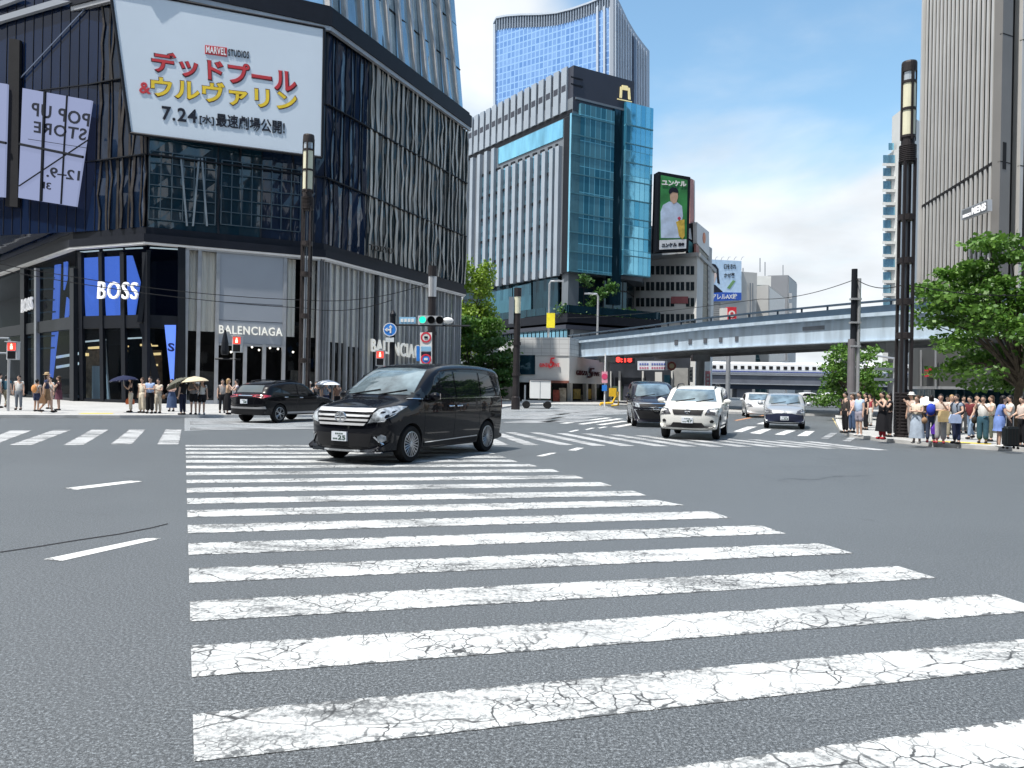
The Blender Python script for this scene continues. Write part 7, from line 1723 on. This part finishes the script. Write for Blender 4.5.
    for s_ in (1, -1):
        an = J['legs'][s_][1]; k = MB(); k.ell((an[0] + .065, an[1] + s_ * .01, max(.048, an[2] - .035)), (.142, .052, .05), 12, 7); put('shoe', k, cloth(shoe))
    k = MB(); vs = []
    m_, n_ = 8, 14
    hv = []; hf = []
    for i in range(m_ + 1):
        th = pi * .60 * i / m_
        for j in range(n_):
            a = 2 * pi * j / n_; front = max(0, cos(a)); zz = max(cos(th), -.3 + front * .78)
            p_ = hc + Vector((-.016 + .104 * sin(th) * cos(a), .089 * sin(th) * sin(a), .012 + .122 * zz)); hv.append(p_)
    for i in range(m_):
        for j in range(n_): hf.append((i * n_ + j, (i + 1) * n_ + j, (i + 1) * n_ + (j + 1) % n_, i * n_ + (j + 1) % n_))
    k.add(hv, hf)
    if hairlen > 0: k.ell(hc + Vector((-.055, 0, -.02 - hairlen * .5)), (.055, .088, .06 + hairlen * .55), 12, 8)
    else: k.ell(hc + Vector((-.03, 0, -.01)), (.078, .08, .085), 12, 8)
    put('hair', k, M_hair[hair])
    if hat:
        k = MB(); k.lathe([(.15, 1.655), (.145, 1.665), (.10, 1.67), (.095, 1.74), (.06, 1.77)], (hc.x - .01, hc.y, hc.z - 1.615), 18); put('hat', k, cloth(hat))
    if pack:
        k = MB(); c_ = L((-.20 * wd, 0, 1.22)); k.ell(c_, (.10, .15, .22), 12, 8)
        pk = put('backpack', k, cloth(pack))
        for s_ in (1, -1):
            k = MB(); k.tube([L((-.14, s_ * .10, 1.38)), L((.0, s_ * .11, 1.48)), L((.15 * wd, s_ * .11, 1.34)), L((.13 * wd, s_ * .13, 1.15)), L((-.10, s_ * .15, 1.05))], .018, 6); put('strap', k, cloth(pack), pk)
    t['_h'] = h
    return t, g, s, rz, J
def hand(P, side):                         # world position of a hand
    t, g, s, rz, J = P; hp = Vector(J['L'](J['arms'][side][3])); q = Matrix.Rotation(rz, 3, 'Z') @ (hp * s)
    return Vector((g.x, g.y, t.location.z)) + q
def umbrella(label, P, side, col, m2=None, tilt=0, r=.52, top=.62):
    hp = hand(P, side); t = thing('umbrella', label, 'umbrella', tuple(hp), 0, 'umbrellas held against the sun')
    ax = Vector((sin(tilt), 0, cos(tilt))); rot = ax.to_track_quat('Z', 'Y').to_matrix()
    k = MB(); k.tube([hp - ax * .08, hp + ax * (top + .02)], .011, 6); k.build('shaft', M_steel, t)
    k = MB(); n = 16; prof = [(0.02, .0), (.35, -.05), (.7, -.14), (.92, -.24), (1.0, -.30)]
    vs = [hp + ax * top + rot @ Vector((r * q * cos(2 * pi * i / n) * (1 if i % 2 == 0 or q < .9 else .96), r * q * sin(2 * pi * i / n) * (1 if i % 2 == 0 or q < .9 else .96), z * .8)) for q, z in prof for i in range(n)]
    fs = [(i * n + j, (i + 1) * n + j, (i + 1) * n + (j + 1) % n, i * n + (j + 1) % n) for i in range(len(prof) - 1) for j in range(n)]
    k.add(vs, fs); ca = k.build('canopy', cloth(col), t, smooth=True)
    k = MB()
    for i in range(0, n, 2): k.tube([hp + ax * (top - .03), vs[4 * n + i] - ax * .01], .005, 4)
    k.build('ribs', M_steel, t)
    k = MB(); k.tube([hp - ax * .16, hp - ax * .04], .018, 6); k.build('handle', M_blackp, t)
def bag(label, P, side, col, w=.16, hgt=.30, drop=.12, nm='bag'):
    hp = hand(P, side); t = thing(nm, label, 'bag', tuple(hp), 0)
    k = MB(); z1 = hp.z - drop; k.add([(hp.x + a * w * f, hp.y + b * .07, z1 - d) for d, f in ((hgt, .95), (hgt * .5, 1.05), (0, .75)) for a, b in ((-1, -1), (1, -1), (1, 1), (-1, 1))],
        [(3, 2, 1, 0), (8, 9, 10, 11)] + [(i * 4 + j, i * 4 + (j + 1) % 4, i * 4 + 4 + (j + 1) % 4, i * 4 + 4 + j) for i in range(2) for j in range(4)]); k.build('pouch', cloth(col), t)
    k = MB()
    for y in (-.05, .05): k.tube([(hp.x - w * .5, hp.y + y, z1), (hp.x - w * .3, hp.y + y * .3, hp.z - .02), (hp.x, hp.y, hp.z + .01), (hp.x + w * .3, hp.y + y * .3, hp.z - .02), (hp.x + w * .5, hp.y + y, z1)], .01, 5)
    k.build('strap', cloth(col), t)
def phone(label, P, side):
    hp = hand(P, side); t = P[0]; rz = P[3]; d = Vector((cos(rz), sin(rz), 0)); sd = Vector((-sin(rz), cos(rz), 0))
    c = hp + d * .03 + Vector((0, 0, .03)); k = MB(); vs = [c + sd * a * .037 + d * b * .006 + Vector((0, 0, e * .075)) for e in (-1, 1) for a, b in ((-1, -1), (1, -1), (1, 1), (-1, 1))]
    k.add(vs, [(3, 2, 1, 0), (4, 5, 6, 7), (0, 1, 5, 4), (1, 2, 6, 5), (2, 3, 7, 6), (3, 0, 4, 7)]); tag(k.build('phone', M_blackp, base=tuple(c)), label, 'phone', 'phones held up by the crowd')
GL, GR = 'people waiting on the left corner', 'people waiting on the right pavement'
hL = 1.56; hR = 1.46
BK = (.012, .012, .015); NV = (.02, .03, .08); WT = (.62, .62, .60); CRM = (.60, .54, .44); DEN = (.06, .10, .19); KH = (.30, .27, .20); GY = (.22, .22, .23); BLU = (.25, .38, .62)
# left corner
person('person seen from behind in a teal t-shirt and khaki trousers at the left edge', (6, 408), 95, hL, (.03, .10, .15), KH, lg='walk', group=GL)
person('person in a white top half cut off by the left edge of the picture', (-1, 408), 40, hL + .08, WT, GY, group=GL)
person('person in a printed white t-shirt and grey jeans with nothing in hand', (18.5, 410), 280, hL, WT, (.16, .18, .21), wd=1.05, group=GL)
person('short person with an orange backpack and dark shorts', (36.5, 411.5), 80, hL - .16, (.40, .36, .34), NV, 'shorts', pack=(.62, .28, .10), group=GL, skin=1)
P = person('person in a tan hat and navy top striding with a brown bag', (46, 413), 30, hL + .12, NV, (.25, .15, .08), 'skirt', lg='walk', la='fwd', ra='swing', hair=1, hairlen=.2, hat=(.42, .30, .17), group=GL)
bag('brown bag of the striding person in the tan hat', P, -1, (.22, .12, .06), .13, .26)
person('person in a plain white shirt partly hidden behind the striding one', (50, 409), 260, hL - .05, WT, (.40, .30, .26), 'shorts', group=GL)
person('person in a black and pink patterned dress with one hand raised', (58.5, 410.5), 200, hL, (.05, .02, .03), (.10, .03, .05), 'dress', la='phone', hairlen=.25, hair=1, group=GL)
P = person('person in a black vest and beige trousers under the dark umbrella', (130.5, 412.5), 200, hL, BK, CRM, la='hold', sleeve=0, hairlen=.12, group=GL)
umbrella('dark navy umbrella over the person in the black vest', P, 1, (.015, .02, .055), tilt=-.12, r=.62, top=.45)
bag('orange handbag hanging by the dark umbrella', P, -1, (.62, .16, .06), .17, .24)
person('person all in cream left of the one in the black skirt', (142, 413), 250, hL, CRM, (.58, .52, .42), 'wide', hairlen=.1, hair=1, group=GL)
person('person in a pale blue patterned shirt and wide black trousers', (149.7, 413.5), 270, hL + .05, (.30, .40, .62), BK, 'wide', la='cross', ra='cross', group=GL, wd=1.1)
person('person in a cream blouse and cream trousers with dark hair', (158, 413.3), 265, hL - .03, CRM, CRM, la='cross', hairlen=.15, group=GL)
person('person in a pale pink shirt and long denim skirt', (171.5, 411.5), 270, hL - .03, (.62, .46, .46), (.04, .07, .15), 'long_skirt', la='cross', ra='cross', group=GL, hairlen=.1)
P = person('person in a dark navy outfit holding the olive umbrella', (182.5, 415), 160, hL + .03, BK, (.015, .018, .04), 'trousers', la='down', ra='hold', sleeve=.5, hairlen=.15, group=GL)
umbrella('olive grey umbrella tilted behind the navy outfit', P, -1, (.10, .10, .075), tilt=-.5, r=.58, top=.35)
P = person('person in a grey t-shirt and black shorts under the cream umbrella', (193.4, 414.7), 275, hL + .06, GY, BK, 'shorts', la='hold', ra='cross', wd=1.1, group=GL)
umbrella('cream umbrella over the person in the grey t-shirt', P, 1, (.55, .48, .34), tilt=-.1, r=.6, top=.42)
person('person in a white t-shirt with a black backpack and dark shorts', (201.6, 414.7), 300, hL, WT, BK, 'shorts', pack=BK, group=GL, shoe=(.5, .5, .5))
person('person with fair hair in a tan top and long black skirt', (227.6, 414.5), 20, hL + .03, (.50, .34, .22), BK, 'long_skirt', la='phone', ra='phone', hair=2, hairlen=.1, group=GL)
person('person in a pale lilac shirt just behind the black crossover', (236.5, 414), 200, hL, (.5, .46, .5), BK, la='phone', group=GL)
person('person in a black top between the crossing signal and the pale shop', (222, 413), 300, hL, (.35, .33, .32), BK, hair=0, hairlen=.1, group=GL)
person('person in a dark shirt left of the white umbrella behind the crossover', (316, 413), 270, hL - .02, (.06, .06, .07), NV, group=GL)
P = person('person in a blue grey shirt under the white umbrella', (326, 413), 270, hL + .02, (.16, .22, .32), NV, la='hold', group=GL)
umbrella('white umbrella seen between the crossover and the people carrier', P, 1, (.66, .68, .72), tilt=0, r=.62, top=.42)
person('person in a white hat behind the black crossover', (309, 413), 260, hL - .05, WT, GY, hat=(.62, .60, .57), group=GL)
person('person in a brown top right of the white umbrella', (337, 413), 265, hL - .04, (.20, .12, .09), BK, hairlen=.15, group=GL)
# right pavement
person('person in a charcoal jacket and black trousers facing the road', (845, 433.2), 190, hR + .06, (.05, .045, .042), BK, sleeve=1.5, group=GR)
person('person in a pink and white top and jeans between two men by the double pole', (852, 432.6), 200, hR, (.60, .42, .40), DEN, hairlen=.2, hair=1, la='cross', group=GR)
person('stout person in a pale blue shirt and lilac grey shorts', (859, 436.5), 195, hR + .08, (.38, .48, .64), (.34, .32, .38), 'shorts', ra='fwd', wd=1.25, group=GR, shoe=(.45, .45, .45))
person('person all in black behind the stout person', (865.5, 430), 180, hR + .05, BK, BK, hairlen=.1, group=GR)
person('person in a dark red top far back by the double pole', (869.5, 426), 200, hR, (.35, .04, .06), WT, group=GR)
P = person('person in a sleeveless black dress and red trousers raising a phone', (882, 439.5), 190, hR + .1, BK, BK, 'long_dress', la='phone', ra='phone', sleeve=0, hairlen=.12, shoe=(.35, .02, .03), group=GR)
k = MB(); o_ = body_parts('phone', 'phone', 'stand', 1.0, 0.0)[1]
V = []; E = []; Rd = []
for s_ in (1, -1):
    kn, an = o_['legs'][s_]; m_ = MB(); vs, fs = skin_mesh([tuple(kn), tuple(Vector(kn).lerp(Vector(an), .95))], [(0, 1)], [.075, .062]); m_.add(vs, fs)
    oo = bpy.data.objects.new('trouser_leg', m_.mesh('trouser_leg', cloth((.42, .02, .04)), smooth=True)); COL.objects.link(oo); oo.parent = P[0]
phone('phone raised by the person in the sleeveless black dress', P, 1)
person('person in black beside the raised phone, near the slim grey pole', (889, 437), 175, hR + .06, BK, BK, hairlen=.3, la='phone', group=GR)
person('person in a white cap right behind the louvred drum base', (911, 438), 190, hR + .08, (.48, .38, .32), GY, hat=(.66, .66, .64), la='phone', group=GR)
person('person in a cream blouse with crossed arms and a long pale blue skirt', (916.5, 443.5), 215, hR, CRM, (.34, .40, .48), 'long_skirt', la='cross', ra='cross', hairlen=.25, hair=1, group=GR, shoe=(.4, .38, .36))
P = person('person in jeans and red shoes with a blue backpack', (930.5, 443), 60, hR + .02, (.40, .20, .10), (.035, .05, .09), pack=(.02, .05, .42), la='hold', ra='down', shoe=(.35, .03, .05), group=GR, hairlen=.1)
umbrella('white umbrella over the blue backpack', P, 1, (.66, .66, .68), tilt=-.15, r=.42, top=.3)
bag('purple carrier bag held low beside the blue backpack', P, -1, (.16, .05, .55), .20, .36, .04, 'carrier_bag')
P = person('person in a beige top and wide pale grey trousers with a tan tote', (940, 443.5), 240, hR + .06, (.50, .43, .37), (.42, .42, .42), 'wide', la='phone', ra='cross', hair=0, hairlen=.05, group=GR, shoe=(.35, .05, .06))
bag('tan tote bag of the person in wide pale grey trousers', P, -1, (.48, .36, .18), .15, .34, .02, 'tote_bag')
P = person('person in a grey shirt with a dark backpack and navy jeans', (956, 444), 200, hR + .06, (.20, .24, .30), NV, pack=(.02, .025, .04), la='hip', ra='fwd', lg='ease', group=GR)
bag('pale blue carrier bag before the person in navy jeans', P, 1, (.40, .50, .72), .18, .26, .0, 'carrier_bag')
person('person with light hair between the tote and the grey shirt, behind them', (951, 439), 250, hR + .04, (.58, .55, .50), KH, hair=2, hairlen=.08, group=GR)
person('person in a pale top farther back under the big tree', (947, 434), 250, hR, WT, NV, group=GR)
person('person in a dark red top and pale jeans leaning forward under the tree', (971, 439.5), 200, hR, (.14, .02, .025), (.20, .28, .40), lg='walk', lean=.12, la='fwd', ra='fwd', group=GR)
person('person in a black top deep under the tree behind the white blouse', (976, 434), 250, hR + .05, BK, BK, hairlen=.2, group=GR)
P = person('person in a white lace blouse and teal jeans with a hand to the face', (982.5, 443.5), 230, hR + .03, WT, (.03, .09, .13), 'wide', la='phone', ra='up', hairlen=.2, group=GR)
person('person in a cream top and olive trousers next to the white blouse', (991, 441.5), 170, hR + .04, CRM, (.09, .10, .07), la='cross', lg='ease', hairlen=.15, hair=1, group=GR)
person('person in a short blue dress leaning towards the suitcase', (999, 447.3), 340, hR + .05, (.16, .26, .62), (.18, .28, .62), 'dress', la='up', ra='fwd', lean=.12, hairlen=.2, shoe=(.62, .62, .60), wd=1.15, group=GR)
person('person in a white shirt behind the black suitcase', (1009.5, 445), 170, hR + .06, WT, BK, la='hold', ra='fwd', group=GR)
person('person in a pale top at the right edge with bent arms', (1022, 447), 180, hR + .04, (.60, .50, .44), BK, la='hip', ra='hip', group=GR)
person('person in a grey top far back between the drum base and the cream blouse', (922, 434), 220, hR, GY, BK, group=GR)
person('person in a navy top far back left of the big tree trunk', (963, 433), 260, hR, NV, GY, hairlen=.1, group=GR)
# shoulder bags of a few of the people waiting
for lb, sd, col, w_, h_ in (('person in a white lace blouse', -1, (.03, .025, .02), .13, .2), ('person in a cream blouse with crossed arms', 1, (.30, .18, .10), .12, .18), ('person in a navy top far back', -1, (.25, .25, .27), .14, .24), ('person in a pale pink shirt', -1, (.05, .05, .06), .13, .2), ('person in a cream blouse and cream', 1, (.20, .11, .06), .12, .2), ('person in a pink and white top', -1, (.42, .34, .22), .13, .22)):
    o = next(o for o in S.objects if o.get('category') == 'person' and o['label'].startswith(lb))
    q = Vector(o.location); a_ = o.rotation_euler.z + sd * pi / 2; sc_ = o.scale.x
    c = q + Vector((cos(a_), sin(a_), 0)) * .27 * sc_ + Vector((0, 0, .95 * sc_))
    t = thing('shoulder_bag', 'small shoulder bag at the side of the ' + lb, 'bag', tuple(c))
    k = MB(); k.ell(c - Vector((0, 0, h_ * .5)), (w_ * .75, .055, h_ * .55), 12, 8); k.build('pouch', cloth(col), t, smooth=True)
    k = MB(); top = q + Vector((0, 0, 1.42 * sc_)) - Vector((cos(a_), sin(a_), 0)) * .08; k.tube([c, c.lerp(top, .6) + Vector((cos(a_), sin(a_), 0)) * .05, top], .012, 5); k.build('strap', cloth(col), t)
# suitcase
g = G(1010.5, 449, .12); t = thing('suitcase', 'black upright suitcase in front of the person in the white shirt', 'suitcase', (g.x, g.y, .12))
bm = bmesh.new(); bmesh.ops.create_cube(bm, size=1); bmesh.ops.scale(bm, vec=(.40, .26, .56), verts=bm.verts); bmesh.ops.translate(bm, vec=(0, 0, .36), verts=bm.verts); bmesh.ops.bevel(bm, geom=bm.edges[:], offset=.045, segments=3, affect='EDGES')
me = bpy.data.meshes.new('shell'); bm.to_mesh(me); bm.free(); me.materials.append(mat('case_black', (.014, .018, .02), .4)); o = bpy.data.objects.new('shell', me); COL.objects.link(o); o.parent = t
for x in (-.13, -.04, .05, .14):
    k = MB(); k.box(x - .012, x + .012, -.142, -.128, .12, .6); k.build('groove_rib', M_blackp, t, local=True)
for x in (-.15, .15):
    for y in (-.09, .09):
        k = MB(); k.lathe([(.035, -.015), (.035, .015)], (x, y, .036), 10, M=Rx); k.build('wheel', M_tyre, t, local=True)
k = MB(); k.tube([(-.1, .05, .62), (-.1, .05, .95), (.1, .05, .95), (.1, .05, .62)], .012, 6); k.build('handle', M_hgrey, t, local=True)
for o in S.objects:
    if '_h' in o: del o['_h']
